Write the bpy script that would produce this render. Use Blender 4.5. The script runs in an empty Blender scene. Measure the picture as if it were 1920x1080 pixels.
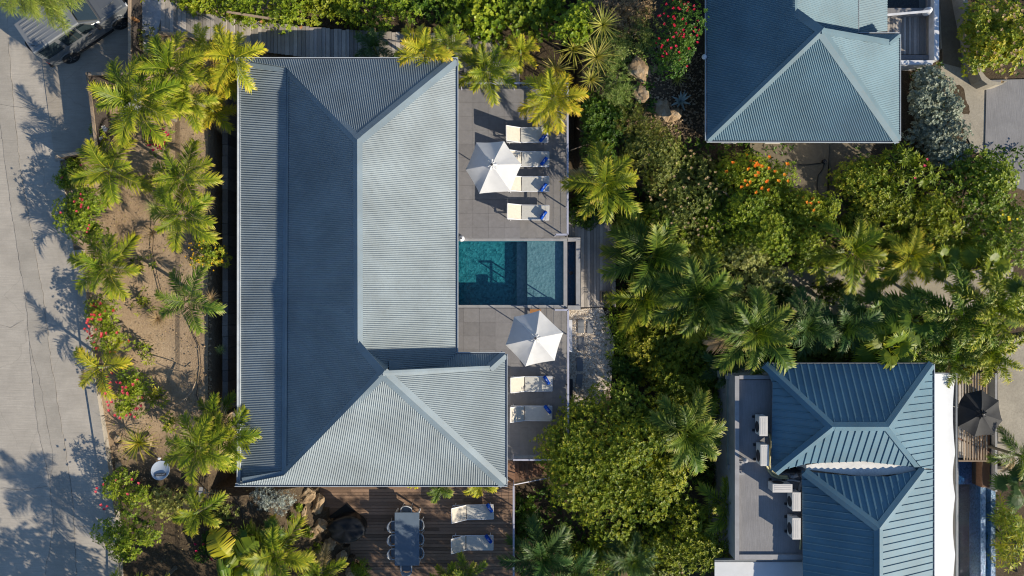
import bpy, bmesh, math, random
import numpy as np
from mathutils import Vector, Matrix, noise

random.seed(7)
RNG = np.random.default_rng(7)
scene = bpy.context.scene
COL = scene.collection
R = math.radians

# ------------------------------------------------------------------ camera
CAMZ = 33.0
FPX = 1320.0
cam = bpy.data.cameras.new('camera')
cam_o = bpy.data.objects.new('camera', cam)
COL.objects.link(cam_o)
cam_o.location = (0, 0, CAMZ)
cam_o.rotation_euler = (0, 0, 0)
cam.sensor_width = 36
cam.lens = 36 * FPX / 1920
cam.clip_start = 0.5
cam.clip_end = 600
scene.camera = cam_o

# ------------------------------------------------------------------ light
SUN_EL = R(25)
SUN_AZ = R(122.7)          # clockwise from +Y
SUN = Vector((math.sin(SUN_AZ) * math.cos(SUN_EL), math.cos(SUN_AZ) * math.cos(SUN_EL), math.sin(SUN_EL)))
world = bpy.data.worlds.new('World')
scene.world = world
world.use_nodes = True
wn = world.node_tree
wn.nodes.clear()
sky = wn.nodes.new('ShaderNodeTexSky')
sky.sky_type = 'NISHITA'
sky.sun_disc = False
sky.sun_elevation = SUN_EL
sky.sun_rotation = SUN_AZ
sky.air_density = 1.0
sky.dust_density = 0.1
sky.ozone_density = 3.5
bg = wn.nodes.new('ShaderNodeBackground')
bg.inputs['Strength'].default_value = 0.100
wo = wn.nodes.new('ShaderNodeOutputWorld')
wn.links.new(sky.outputs[0], bg.inputs[0])
wn.links.new(bg.outputs[0], wo.inputs[0])
sl = bpy.data.lights.new('sun', 'SUN')
sl.energy = 5.0
sl.angle = R(0.53)
sl.color = (1.0, 0.89, 0.715)
so = bpy.data.objects.new('sun', sl)
COL.objects.link(so)
so.rotation_euler = SUN.to_track_quat('Z', 'Y').to_euler()
so.location = SUN * 80
scene.view_settings.view_transform = 'Standard'
scene.view_settings.look = 'None'
scene.view_settings.exposure = 0.50
scene.view_settings.gamma = 1.0
scene.view_settings.use_curve_mapping = False
scene.render.engine = 'CYCLES'
scene.cycles.filter_width = 1.1
scene.cycles.max_bounces = 7
scene.cycles.diffuse_bounces = 3
scene.cycles.transparent_max_bounces = 8

# ------------------------------------------------------------------ helpers
def P(px, py, z=0.0):
    k = (CAMZ - z) / FPX
    return Vector(((px - 960) * k, (540 - py) * k, z))

def smooth(a, b, x):
    t = min(1, max(0, (x - a) / (b - a)))
    return t * t * (3 - 2 * t)

def lift(x, y):
    """the bank on the road side and the slope at the top right rise above the terrace"""
    if x > -3.0 and x < 3.2 and y > 9.6: return 0.35 * smooth(0, 3, x)
    if y > 9.9 and x <= -3.0: return 1.75 * (1 - smooth(-15, -3, x))
    if x < -13.35 and y > -9: return 1.75
    if y <= -9 and x < -8: return 1.75 * (1 - smooth(-12.6, -8.6, x))
    if x >= 3.2 and y > 4.5: return 1.5 * smooth(4.5, 10, y) * (1 - smooth(6.5, 9.3, x))
    if x < -13.35: return 1.75
    return 0.0

def ground_z(x, y):
    z = base_z(x, y)
    if z <= -1.19 and x < 2.45: return z
    return z + lift(x, y)

def base_z(x, y):
    z = 0.45 - 0.45 * smooth(-19.5, -15.0, x)
    if x > -13.35: z = -0.55
    # house and pool footprint kept low
    if -13.4 < x < 2.45 and y < -8.9 and x > -9.3 + (-9.4 - y) * 0.55: return -1.2
    if -11.4 < x < 2.45 and -11.9 < y < 9.3: z = -2.2
    if -13.4 < x < -6.5 and y < -9.0:
        z = 0.0 - 0.25 * smooth(-12, -8, x)
    if x < -6.0 and y > 9.9: z = max(z, 0.3 - 0.5 * smooth(-16, -8, x))
    if -6.0 <= x < 3.2 and y > 9.6: z = -0.35
    if x >= 2.45:
        low = -2.5
        up = -0.75
        m = smooth(3.6, 5.2, y)
        base = low * (1 - m) + up * m
        near = -1.1
        t = smooth(4.7, 6.2, x)
        z = near * (1 - t) + base * t
    if x > 9.5:
        t = smooth(9.5, 11, x)
        m = smooth(3.6, 5.2, y)
        z = z * (1 - t) + t * (-2.5 * (1 - m) + -0.9 * m)
    return z

def setp(o, label=None, cat=None, group=None, kind=None):
    if label: o['label'] = label
    if cat: o['category'] = cat
    if group: o['group'] = group
    if kind: o['kind'] = kind
    return o

def empty(name, loc, rz=0, label=None, cat=None, group=None, kind=None):
    o = bpy.data.objects.new(name, None)
    COL.objects.link(o)
    o.empty_display_size = 0.2
    o.location = loc
    o.rotation_euler = (0, 0, rz)
    return setp(o, label, cat, group, kind)

def link(name, mesh, parent=None, loc=(0, 0, 0), rot=(0, 0, 0), sc=(1, 1, 1)):
    o = bpy.data.objects.new(name, mesh)
    COL.objects.link(o)
    o.location = loc
    o.rotation_euler = rot
    o.scale = sc
    if parent: o.parent = parent
    return o

class MB:
    def __init__(s): s.v = []; s.f = []
    def add(s, vs, fs):
        o = len(s.v)
        s.v += [tuple(v) for v in vs]
        s.f += [tuple(o + i for i in f) for f in fs]
        return s
    def box(s, x0, x1, y0, y1, z0, z1):
        vs = [(x0, y0, z0), (x1, y0, z0), (x1, y1, z0), (x0, y1, z0), (x0, y0, z1), (x1, y0, z1), (x1, y1, z1), (x0, y1, z1)]
        return s.add(vs, [(0, 3, 2, 1), (4, 5, 6, 7), (0, 1, 5, 4), (1, 2, 6, 5), (2, 3, 7, 6), (3, 0, 4, 7)])
    def prism(s, pts, z0, z1):
        # plan polygon; z0,z1 scalars or per point lists
        n = len(pts)
        a = sum(pts[i][0] * pts[(i + 1) % n][1] - pts[(i + 1) % n][0] * pts[i][1] for i in range(n))
        idx = list(range(n)) if a > 0 else list(range(n))[::-1]
        zl = z0 if hasattr(z0, '__len__') else [z0] * n
        zh = z1 if hasattr(z1, '__len__') else [z1] * n
        lo = [(pts[i][0], pts[i][1], zl[i]) for i in idx]
        hi = [(pts[i][0], pts[i][1], zh[i]) for i in idx]
        fs = [tuple(range(n))[::-1], tuple(range(n, 2 * n))]
        for i in range(n):
            j = (i + 1) % n
            fs.append((i, j, n + j, n + i))
        return s.add(lo + hi, fs)
    def beam(s, a, b, w, h):
        a = Vector(a); b = Vector(b)
        t = (b - a).normalized()
        up = Vector((0, 0, 1))
        if abs(t.z) > 0.98: up = Vector((0, 1, 0))
        sd = t.cross(up).normalized() * (w / 2)
        u = sd.cross(t).normalized() * (h / 2)
        vs = []
        for p in (a, b):
            vs += [p - sd - u, p + sd - u, p + sd + u, p - sd + u]
        return s.add(vs, [(0, 3, 2, 1), (4, 5, 6, 7), (0, 1, 5, 4), (1, 2, 6, 5), (2, 3, 7, 6), (3, 0, 4, 7)])
    def tube(s, pts, r, n=6):
        pts = [Vector(p) for p in pts]
        rs = r if hasattr(r, '__len__') else [r] * len(pts)
        vs = []; fs = []
        for i, p in enumerate(pts):
            t = (pts[min(i + 1, len(pts) - 1)] - pts[max(i - 1, 0)]).normalized()
            up = Vector((0, 0, 1)) if abs(t.z) < 0.9 else Vector((1, 0, 0))
            a = t.cross(up).normalized(); b = a.cross(t).normalized()
            for k in range(n):
                q = 2 * math.pi * k / n
                vs.append(p + (a * math.cos(q) + b * math.sin(q)) * rs[i])
        for i in range(len(pts) - 1):
            for k in range(n):
                fs.append((i * n + k, i * n + (k + 1) % n, (i + 1) * n + (k + 1) % n, (i + 1) * n + k))
        fs.append(tuple(range(n))); fs.append(tuple((len(pts) - 1) * n + k for k in range(n))[::-1])
        return s.add(vs, fs)
    def lathe(s, prof, cx=0, cy=0, n=16, M=None):
        vs = []; fs = []
        for (r, z) in prof:
            for k in range(n):
                q = 2 * math.pi * k / n
                p = Vector((cx + r * math.cos(q), cy + r * math.sin(q), z))
                vs.append(M @ p if M else p)
        for i in range(len(prof) - 1):
            for k in range(n):
                fs.append((i * n + k, i * n + (k + 1) % n, (i + 1) * n + (k + 1) % n, (i + 1) * n + k))
        fs.append(tuple(range(n))[::-1]); fs.append(tuple((len(prof) - 1) * n + k for k in range(n)))
        return s.add(vs, fs)
    def mesh(s, name, mat, bevel=0, smooth=False):
        m = bpy.data.meshes.new(name)
        m.from_pydata(s.v, [], s.f)
        if bevel:
            bm = bmesh.new(); bm.from_mesh(m)
            es = [e for e in bm.edges if len(e.link_faces) == 2 and e.calc_face_angle(0) > 0.6]
            bmesh.ops.bevel(bm, geom=es, offset=bevel, segments=2, affect='EDGES', profile=0.6)
            bm.to_mesh(m); bm.free()
        m.materials.append(mat)
        if smooth:
            for p in m.polygons: p.use_smooth = True
        m.update()
        return m
    def build(s, name, mat, parent=None, world=True, bevel=0, smooth=False):
        """world=True: vertices are in world space"""
        off = Vector((0, 0, 0))
        if world:
            if parent is not None:
                off = Vector(parent.location)
                if parent.parent is not None: off += Vector(parent.parent.location)
            else:
                a = np.array(s.v)
                off = Vector(((a[:, 0].min() + a[:, 0].max()) / 2, (a[:, 1].min() + a[:, 1].max()) / 2, a[:, 2].min()))
            s.v = [(x - off.x, y - off.y, z - off.z) for x, y, z in s.v]
        m = s.mesh(name, mat, bevel, smooth)
        o = bpy.data.objects.new(name, m)
        COL.objects.link(o)
        if parent is not None: o.parent = parent
        elif world: o.location = off
        return o

def copy_tree(o, parent=None):
    c = o.copy()
    COL.objects.link(c)
    c.parent = parent
    for ch in list(o.children):
        copy_tree(ch, c)
    return c

# ------------------------------------------------------------------ materials
class N:
    def __init__(s, name):
        s.m = bpy.data.materials.new(name)
        s.m.use_nodes = True
        s.t = s.m.node_tree
        s.t.nodes.clear()
        s.out = s.t.nodes.new('ShaderNodeOutputMaterial')
        s.b = s.t.nodes.new('ShaderNodeBsdfPrincipled')
        s.t.links.new(s.b.outputs[0], s.out.inputs[0])
    def n(s, typ, **kw):
        nd = s.t.nodes.new('ShaderNode' + typ)
        for k, v in kw.items():
            if k.startswith('i_'):
                nd.inputs[k[2:].replace('_', ' ')].default_value = v
            else: setattr(nd, k, v)
        return nd
    def l(s, a, b): s.t.links.new(a, b)
    def coord(s, kind='Object', scale=(1, 1, 1), rot=(0, 0, 0)):
        if kind == 'World':
            g = s.n('NewGeometry'); src = g.outputs['Position']
        else:
            g = s.n('TexCoord'); src = g.outputs[kind]
        mp = s.n('Mapping')
        mp.inputs['Scale'].default_value = scale
        mp.inputs['Rotation'].default_value = rot
        s.l(src, mp.inputs[0])
        return mp.outputs[0]
    def noise(s, co, scale, detail=4, rough=0.55, dist=0):
        nd = s.n('TexNoise')
        nd.inputs['Scale'].default_value = scale
        nd.inputs['Detail'].default_value = detail
        nd.inputs['Roughness'].default_value = rough
        nd.inputs['Distortion'].default_value = dist
        s.l(co, nd.inputs['Vector'])
        return nd.outputs['Fac']
    def ramp(s, fac, stops, interp='LINEAR'):
        nd = s.n('ValToRGB')
        nd.color_ramp.interpolation = interp
        el = nd.color_ramp.elements
        while len(el) > len(stops): el.remove(el[-1])
        while len(el) < len(stops): el.new(0.5)
        for e, (p, c) in zip(el, stops):
            e.position = p
            e.color = (c, c, c, 1) if not hasattr(c, '__len__') else (*c, 1)
        s.l(fac, nd.inputs[0])
        return nd.outputs[0]
    def mix(s, fac, a, b, mode='MIX'):
        nd = s.n('Mix', data_type='RGBA', blend_type=mode)
        for i, v in ((0, fac), (6, a), (7, b)):
            if hasattr(v, 'is_linked') or hasattr(v, 'links'): s.l(v, nd.inputs[i])
            elif i == 0: nd.inputs[0].default_value = v
            else: nd.inputs[i].default_value = (*v, 1)
        return nd.outputs[2]
    def bump(s, h, strength=0.3, dist=0.02):
        nd = s.n('Bump')
        nd.inputs['Strength'].default_value = strength
        nd.inputs['Distance'].default_value = dist
        s.l(h, nd.inputs['Height'])
        s.l(nd.outputs[0], s.b.inputs['Normal'])
    def base(s, c):
        if hasattr(c, 'links'): s.l(c, s.b.inputs['Base Color'])
        else: s.b.inputs['Base Color'].default_value = (*c, 1)
    def set(s, rough=0.6, metal=0.0, spec=0.5):
        s.b.inputs['Roughness'].default_value = rough
        s.b.inputs['Metallic'].default_value = metal
        s.b.inputs['Specular IOR Level'].default_value = spec

def simple(name, col, rough=0.6, metal=0, spec=0.5, var=0.12, scale=3.0, bump=0.0, bscale=40):
    a = N(name)
    co = a.coord('World')
    f = a.noise(co, scale, 5)
    lo = tuple(c * (1 - var) for c in col); hi = tuple(min(1, c * (1 + var)) for c in col)
    a.base(a.ramp(f, [(0.3, lo), (0.7, hi)]))
    a.set(rough, metal, spec)
    if bump:
        a.bump(a.noise(co, bscale, 3), bump, 0.01)
    return a.m

MT = {}
def roof_mat(name, c, rust=0.0):
    a = N(name)
    co = a.coord('World')
    f1 = a.noise(co, 0.7, 4)
    f2 = a.noise(co, 9, 5, 0.7)
    base = a.ramp(f1, [(0.3, tuple(x * 0.84 for x in c)), (0.7, tuple(x * 1.12 for x in c))])
    dirt = a.ramp(f2, [(0.48, 0.0), (0.78, 0.40)])
    a.base(a.mix(dirt, base, (0.16, 0.17, 0.15)))
    a.set(0.55, 0.0, 0.45)
    return a.m
MT['roof'] = roof_mat('blue_grey_roof_paint', (0.235, 0.280, 0.308))
MT['roof_cap'] = roof_mat('blue_grey_cap_paint', (0.175, 0.228, 0.268))
MT['roof2'] = roof_mat('teal_roof_paint', (0.118, 0.205, 0.258))
MT['roof2_cap'] = roof_mat('teal_cap_paint', (0.13, 0.203, 0.243))
MT['roof3'] = roof_mat('deep_teal_roof_paint', (0.088, 0.185, 0.25))
MT['roof3_cap'] = roof_mat('deep_teal_cap_paint', (0.083, 0.175, 0.238))
MT['gutter'] = simple('pale_gutter', (0.42, 0.46, 0.50), 0.4)
MT['gutter_in'] = simple('gutter_inside', (0.17, 0.19, 0.21), 0.6)
MT['wall'] = simple('grey_render_wall', (0.42, 0.40, 0.37), 0.85, bump=0.2)
MT['white_wall'] = simple('white_render_wall', (0.72, 0.71, 0.68), 0.8, bump=0.15)
MT['green_wall'] = simple('grey_green_wall', (0.22, 0.25, 0.22), 0.85, bump=0.15)
MT['glass_dark'] = simple('dark_window_glass', (0.02, 0.03, 0.035), 0.05, spec=0.8)
MT['metal_white'] = simple('white_powder_coat', (0.68, 0.69, 0.72), 0.35)
MT['metal_rail'] = simple('lilac_grey_rail', (0.40, 0.41, 0.50), 0.35)
MT['steel'] = simple('stainless', (0.55, 0.55, 0.56), 0.25, 1.0)
MT['black'] = simple('black_plastic', (0.012, 0.012, 0.013), 0.5)
MT['rubber'] = simple('black_rubber', (0.02, 0.02, 0.02), 0.8)
MT['sling'] = simple('pale_sling_fabric', (0.53, 0.52, 0.48), 0.8, var=0.06, scale=8, bump=0.3, bscale=150)
MT['sling_back'] = simple('cream_sling_fabric', (0.56, 0.51, 0.43), 0.8, var=0.06, scale=8, bump=0.3, bscale=150)
MT['canvas'] = simple('white_canvas', (0.70, 0.70, 0.70), 0.85, var=0.05, scale=4, bump=0.25, bscale=6)
MT['canvas_black'] = simple('charcoal_canvas', (0.022, 0.023, 0.026), 0.8, var=0.2, scale=4, bump=0.3, bscale=8)
def _cloth():
    m = MT['canvas']; t = m.node_tree
    b = [n for n in t.nodes if n.type == 'BSDF_PRINCIPLED'][0]; o = [n for n in t.nodes if n.type == 'OUTPUT_MATERIAL'][0]
    tr = t.nodes.new('ShaderNodeBsdfTranslucent'); tr.inputs[0].default_value = (0.88, 0.88, 0.90, 1)
    ms = t.nodes.new('ShaderNodeMixShader'); ms.inputs[0].default_value = 0.26
    t.links.new(b.outputs[0], ms.inputs[1]); t.links.new(tr.outputs[0], ms.inputs[2]); t.links.new(ms.outputs[0], o.inputs[0])
_cloth()
MT['awning'] = simple('white_awning_cloth', (0.62, 0.64, 0.66), 0.6, var=0.04)
MT['table'] = simple('blue_grey_table_top', (0.13, 0.17, 0.22), 0.3, var=0.06)
MT['chair'] = simple('pale_chair_shell', (0.45, 0.47, 0.49), 0.45)
MT['stone_slab'] = simple('blue_grey_stepping_stone', (0.19, 0.20, 0.215), 0.85, bump=0.3)
MT['coping'] = simple('grey_coping', (0.30, 0.30, 0.31), 0.8, bump=0.15)
MT['ac'] = simple('cream_ac_enclosure', (0.58, 0.56, 0.53), 0.45, var=0.05)
MT['ac_dark'] = simple('ac_fan_dark', (0.03, 0.03, 0.035), 0.6)
MT['pipe_wrap'] = simple('yellowed_pipe_wrap', (0.44, 0.40, 0.22), 0.6)
MT['pipe_grey'] = simple('grey_pipe_wrap', (0.30, 0.32, 0.34), 0.6)
MT['dish'] = simple('pale_dish', (0.40, 0.46, 0.54), 0.4, var=0.05)
MT['bracket'] = simple('orange_timber_block', (0.33, 0.15, 0.05), 0.8)
MT['bark'] = simple('grey_brown_bark', (0.13, 0.105, 0.08), 0.9, bump=0.6, bscale=25)
MT['palm_trunk'] = simple('palm_trunk_bark', (0.16, 0.14, 0.11), 0.9, bump=0.6, bscale=30)
MT['palm_shaft'] = simple('palm_crownshaft_green', (0.16, 0.22, 0.06), 0.5)
MT['water_dark'] = simple('black_water', (0.003, 0.006, 0.008), 0.08, spec=0.6)
MT['chrome_dark'] = simple('dark_alloy', (0.12, 0.12, 0.13), 0.3, 0.8)
MT['head'] = simple('headlight_glass', (0.5, 0.52, 0.55), 0.08)
MT['tail'] = simple('tail_lamp_red', (0.25, 0.01, 0.01), 0.2)
MT['planter'] = simple('white_planter', (0.62, 0.63, 0.62), 0.6)

def wood(name, c0, c1, sc=(1, 1, 1), rough=0.75, stain=0.4):
    a = N(name)
    oi = a.n('ObjectInfo')
    co = a.coord('World', sc)
    g = a.noise(co, 6, 6, 0.65, 0.6)
    big = a.noise(a.coord('World'), 0.9, 3)
    c = a.ramp(g, [(0.28, c0), (0.72, c1)])
    r = a.ramp(oi.outputs['Random'], [(0.0, 0.62), (1.0, 1.32)])
    c = a.mix(1.0, c, r, 'MULTIPLY')
    c = a.mix(a.ramp(big, [(0.4, 0.0), (0.75, stain)]), c, tuple(x * 0.6 for x in c0))
    a.base(c)
    a.set(rough, 0, 0.3)
    a.bump(g, 0.35, 0.01)
    return a.m
MT['grey_wood_y'] = wood('weathered_boards', (0.30, 0.27, 0.24), (0.50, 0.455, 0.41), (14, 1.2, 1))
MT['red_wood_x'] = wood('red_brown_boards', (0.18, 0.115, 0.078), (0.34, 0.225, 0.155), (1.2, 14, 1), stain=0.2)
MT['red_wood_y'] = wood('red_brown_treads', (0.15, 0.08, 0.05), (0.28, 0.16, 0.10), (14, 1.2, 1), stain=0.2)
MT['post_wood'] = wood('pale_worn_timber', (0.26, 0.19, 0.13), (0.44, 0.34, 0.24), (3, 3, 3))
MT['old_wood'] = wood('dark_grey_timber', (0.09, 0.08, 0.075), (0.19, 0.17, 0.155), (3, 3, 1))

def tile_mat(name, c, var=0.16):
    a = N(name)
    oi = a.n('ObjectInfo')
    co = a.coord('World')
    f = a.noise(co, 5, 6, 0.7)
    w = a.noise(co, 0.8, 4, 0.6, 0.4)
    cc = a.ramp(f, [(0.3, tuple(x * 0.88 for x in c)), (0.7, tuple(x * 1.1 for x in c))])
    cc = a.mix(1.0, cc, a.ramp(oi.outputs['Random'], [(0, 1 - var / 2), (1, 1 + var / 2)]), 'MULTIPLY')
    cc = a.mix(a.ramp(w, [(0.5, 0), (0.72, 0.3)]), cc, tuple(min(1, x * 1.35) for x in c))
    a.base(cc)
    a.set(0.7, 0, 0.35)
    a.bump(f, 0.15, 0.005)
    return a.m
MT['tile'] = tile_mat('grey_porcelain_tile', (0.205, 0.20, 0.208))
MT['tile_board'] = tile_mat('warm_grey_tile_board', (0.215, 0.205, 0.20))
MT['joint'] = simple('dark_joint_bed', (0.165, 0.16, 0.165), 0.9)

def concrete(name, c, crack=True, brush=(1, 1, 1)):
    a = N(name)
    co = a.coord('World')
    f = a.noise(co, 1.1, 6, 0.6, 0.3)
    g = a.noise(co, 18, 5, 0.7)
    br = a.noise(a.coord('World', brush), 3.5, 4, 0.6, 0.3)
    cc = a.ramp(f, [(0.3, tuple(x * 0.84 for x in c)), (0.7, tuple(x * 1.1 for x in c))])
    cc = a.mix(a.ramp(g, [(0.4, 0), (0.8, 0.35)]), cc, tuple(x * 0.6 for x in c))
    cc = a.mix(a.ramp(br, [(0.42, 0), (0.62, 0.35)]), cc, tuple(x * 0.62 for x in c))
    if crack:
        v = a.n('TexVoronoi', feature='DISTANCE_TO_EDGE')
        v.inputs['Scale'].default_value = 0.42
        wp = a.n('Mix', data_type='RGBA')
        nn = a.n('TexNoise'); nn.inputs['Scale'].default_value = 1.5; nn.inputs['Detail'].default_value = 6
        a.l(co, nn.inputs['Vector'])
        wp.inputs[0].default_value = 0.28
        a.l(co, wp.inputs[6]); a.l(nn.outputs['Color'], wp.inputs[7])
        a.l(wp.outputs[2], v.inputs['Vector'])
        ck = a.ramp(v.outputs['Distance'], [(0.0, 0.18), (0.005, 0.0)])
        cc = a.mix(ck, cc, (0.05, 0.045, 0.04))
    a.base(cc)
    a.set(0.88, 0, 0.25)
    a.bump(br, 0.5, 0.02)
    return a.m
MT['road'] = concrete('worn_concrete_road', (0.45, 0.41, 0.355), True, (0.35, 14, 1))
MT['road_strip'] = concrete('brushed_concrete_strip', (0.41, 0.375, 0.325), False, (0.5, 30, 1))
MT['parking'] = concrete('concrete_parking', (0.40, 0.355, 0.295), True, (0.4, 9, 1))
MT['drive'] = concrete('pale_concrete_drive', (0.40, 0.36, 0.29), True, (3, 3, 1))
MT['slab'] = concrete('grey_roof_slab', (0.27, 0.265, 0.27), False, (12, 0.5, 1))
MT['yard'] = concrete('mossy_concrete_yard', (0.19, 0.16, 0.115), True, (2, 2, 1))
MT['path_pale'] = concrete('pale_blue_concrete', (0.46, 0.48, 0.50), False, (2, 2, 1))
MT['crack'] = simple('crack_dark', (0.14, 0.125, 0.11), 0.9)

def soil():
    a = N('garden_soil')
    co = a.coord('World')
    f = a.noise(co, 0.55, 6, 0.6, 0.4)
    g = a.noise(co, 14, 6, 0.75)
    v = a.n('TexVoronoi'); v.inputs['Scale'].default_value = 9; a.l(co, v.inputs['Vector'])
    sandy = a.ramp(f, [(0.3, (0.29, 0.205, 0.13)), (0.7, (0.47, 0.355, 0.235))])
    sandy = a.mix(a.ramp(g, [(0.45, 0), (0.7, 0.6)]), sandy, (0.16, 0.105, 0.065))
    sandy = a.mix(a.ramp(v.outputs['Distance'], [(0.06, 0.55), (0.14, 0.0)]), sandy, (0.42, 0.38, 0.32))
    humus = a.ramp(g, [(0.3, (0.045, 0.033, 0.022)), (0.55, (0.10, 0.075, 0.05)), (0.75, (0.17, 0.14, 0.10))])
    gm = a.n('NewGeometry'); sp = a.n('SeparateXYZ'); a.l(gm.outputs['Position'], sp.inputs[0])
    mr = a.n('MapRange'); mr.inputs[1].default_value = -12.5; mr.inputs[2].default_value = -9.0
    a.l(sp.outputs[0], mr.inputs[0])
    mr2 = a.n('MapRange'); mr2.inputs[1].default_value = -6.5; mr2.inputs[2].default_value = -8.5
    a.l(sp.outputs[1], mr2.inputs[0])
    mx = a.n('Math', operation='MAXIMUM'); a.l(mr.outputs[0], mx.inputs[0]); a.l(mr2.outputs[0], mx.inputs[1])
    a.base(a.mix(mx.outputs[0], sandy, humus))
    a.set(0.95, 0, 0.1)
    a.bump(g, 0.7, 0.05)
    return a.m
MT['soil'] = soil()

def gravel_mat():
    a = N('pale_gravel')
    co = a.coord('World')
    v = a.n('TexVoronoi'); v.inputs['Scale'].default_value = 16; a.l(co, v.inputs['Vector'])
    c = a.ramp(v.outputs['Color'], [(0.1, (0.42, 0.33, 0.25)), (0.5, (0.62, 0.54, 0.44)), (0.9, (0.78, 0.71, 0.62))])
    c = a.mix(a.ramp(v.outputs['Distance'], [(0.45, 0), (0.8, 0.4)]), c, (0.12, 0.09, 0.06))
    a.base(c); a.set(0.9, 0, 0.2)
    a.bump(v.outputs['Distance'], 0.9, -0.03)
    return a.m
MT['gravel'] = gravel_mat()

def rock_mat():
    a = N('tan_rock')
    co = a.coord('World')
    f = a.noise(co, 2.2, 6, 0.65, 0.5)
    g = a.noise(co, 12, 5, 0.7)
    c = a.ramp(f, [(0.25, (0.14, 0.095, 0.06)), (0.5, (0.33, 0.235, 0.14)), (0.75, (0.45, 0.38, 0.29))])
    c = a.mix(a.ramp(g, [(0.5, 0), (0.8, 0.5)]), c, (0.09, 0.07, 0.05))
    a.base(c); a.set(0.9, 0, 0.2); a.bump(g, 0.8, 0.04)
    return a.m
MT['rock'] = rock_mat()

def leafmat(name, stops, rough=0.45, trans=0.22, tcol=None, spec=0.25):
    a = N(name)
    at = a.n('Attribute'); at.attribute_name = 'tint'
    oi = a.n('ObjectInfo')
    c = a.ramp(at.outputs['Fac'], stops)
    hs = a.n('HueSaturation')
    r = a.n('MapRange'); r.inputs[3].default_value = 0.485; r.inputs[4].default_value = 0.515
    a.l(oi.outputs['Random'], r.inputs[0]); a.l(r.outputs[0], hs.inputs['Hue'])
    a.l(c, hs.inputs['Color'])
    a.l(hs.outputs[0], a.b.inputs['Base Color'])
    a.set(rough, 0, spec)
    tr = a.n('BsdfTranslucent')
    tm = a.n('Mix', data_type='RGBA', blend_type='MULTIPLY'); tm.inputs[0].default_value = 1
    a.l(hs.outputs[0], tm.inputs[6]); tm.inputs[7].default_value = (*(tcol or (1.6, 1.5, 0.35)), 1)
    a.l(tm.outputs[2], tr.inputs[0])
    ms = a.n('MixShader'); ms.inputs[0].default_value = trans
    a.l(a.b.outputs[0], ms.inputs[1]); a.l(tr.outputs[0], ms.inputs[2])
    a.l(ms.outputs[0], a.out.inputs[0])
    return a.m
L = {}
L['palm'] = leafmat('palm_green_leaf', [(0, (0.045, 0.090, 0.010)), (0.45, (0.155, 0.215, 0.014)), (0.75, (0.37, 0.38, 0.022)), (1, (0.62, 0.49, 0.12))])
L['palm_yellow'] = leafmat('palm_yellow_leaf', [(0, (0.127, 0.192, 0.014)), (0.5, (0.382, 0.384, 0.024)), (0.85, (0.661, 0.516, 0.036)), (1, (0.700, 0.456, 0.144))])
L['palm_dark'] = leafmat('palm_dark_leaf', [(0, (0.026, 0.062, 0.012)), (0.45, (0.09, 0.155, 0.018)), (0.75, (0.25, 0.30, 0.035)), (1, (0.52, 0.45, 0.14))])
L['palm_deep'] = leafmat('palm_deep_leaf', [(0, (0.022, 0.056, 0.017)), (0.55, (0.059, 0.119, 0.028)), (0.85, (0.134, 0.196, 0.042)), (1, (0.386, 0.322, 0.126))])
L['green'] = leafmat('mid_green_leaf', [(0, (0.060, 0.105, 0.010)), (0.5, (0.155, 0.225, 0.014)), (1, (0.32, 0.35, 0.03))])
L['bright'] = leafmat('bright_green_leaf', [(0, (0.075, 0.135, 0.010)), (0.5, (0.19, 0.265, 0.014)), (1, (0.36, 0.39, 0.03))])
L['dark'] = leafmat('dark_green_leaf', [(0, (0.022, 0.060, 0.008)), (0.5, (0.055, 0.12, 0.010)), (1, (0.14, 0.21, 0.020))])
L['lush'] = leafmat('lush_leaf', [(0, (0.06, 0.105, 0.010)), (0.5, (0.175, 0.225, 0.016)), (1, (0.38, 0.36, 0.03))])
L['gold'] = leafmat('golden_green_leaf', [(0, (0.100, 0.162, 0.016)), (0.5, (0.243, 0.297, 0.022)), (1, (0.487, 0.405, 0.041))])
L['olive'] = leafmat('olive_leaf', [(0, (0.075, 0.10, 0.02)), (0.5, (0.18, 0.21, 0.04)), (0.9, (0.32, 0.31, 0.07)), (1, (0.46, 0.28, 0.18))])
L['silver'] = leafmat('silver_leaf', [(0, (0.13, 0.16, 0.12)), (0.5, (0.25, 0.29, 0.22)), (1, (0.42, 0.44, 0.33))], trans=0.15, tcol=(1.2, 1.2, 0.9))
L['bluegrey'] = leafmat('blue_grey_leaf', [(0, (0.16, 0.20, 0.20)), (0.5, (0.30, 0.35, 0.33)), (1, (0.46, 0.49, 0.40))], trans=0.15, tcol=(1.1, 1.1, 0.9))
L['pale'] = leafmat('pale_yellow_leaf', [(0, (0.16, 0.20, 0.04)), (0.5, (0.28, 0.31, 0.08)), (1, (0.45, 0.44, 0.16))])
L['dry'] = leafmat('dry_straw_leaf', [(0, (0.22, 0.17, 0.07)), (0.5, (0.38, 0.28, 0.13)), (1, (0.50, 0.38, 0.22))], trans=0.2, tcol=(1.2, 1.0, 0.6))
L['agave'] = leafmat('agave_leaf', [(0, (0.16, 0.22, 0.22)), (1, (0.33, 0.40, 0.38))], trans=0.05)
L['yucca'] = leafmat('yucca_leaf', [(0, (0.10, 0.13, 0.02)), (0.5, (0.28, 0.28, 0.04)), (1, (0.50, 0.44, 0.12))], trans=0.15)
L['cactus'] = leafmat('cactus_skin', [(0, (0.20, 0.22, 0.08)), (1, (0.42, 0.38, 0.20))], trans=0.0)
L['red'] = leafmat('red_blossom', [(0, (0.45, 0.01, 0.03)), (1, (0.75, 0.04, 0.12))], trans=0.3, tcol=(1.2, 0.8, 0.8))
L['pink'] = leafmat('pink_blossom', [(0, (0.60, 0.03, 0.07)), (1, (0.85, 0.16, 0.20))], trans=0.3, tcol=(1.1, 0.9, 0.9))
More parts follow.
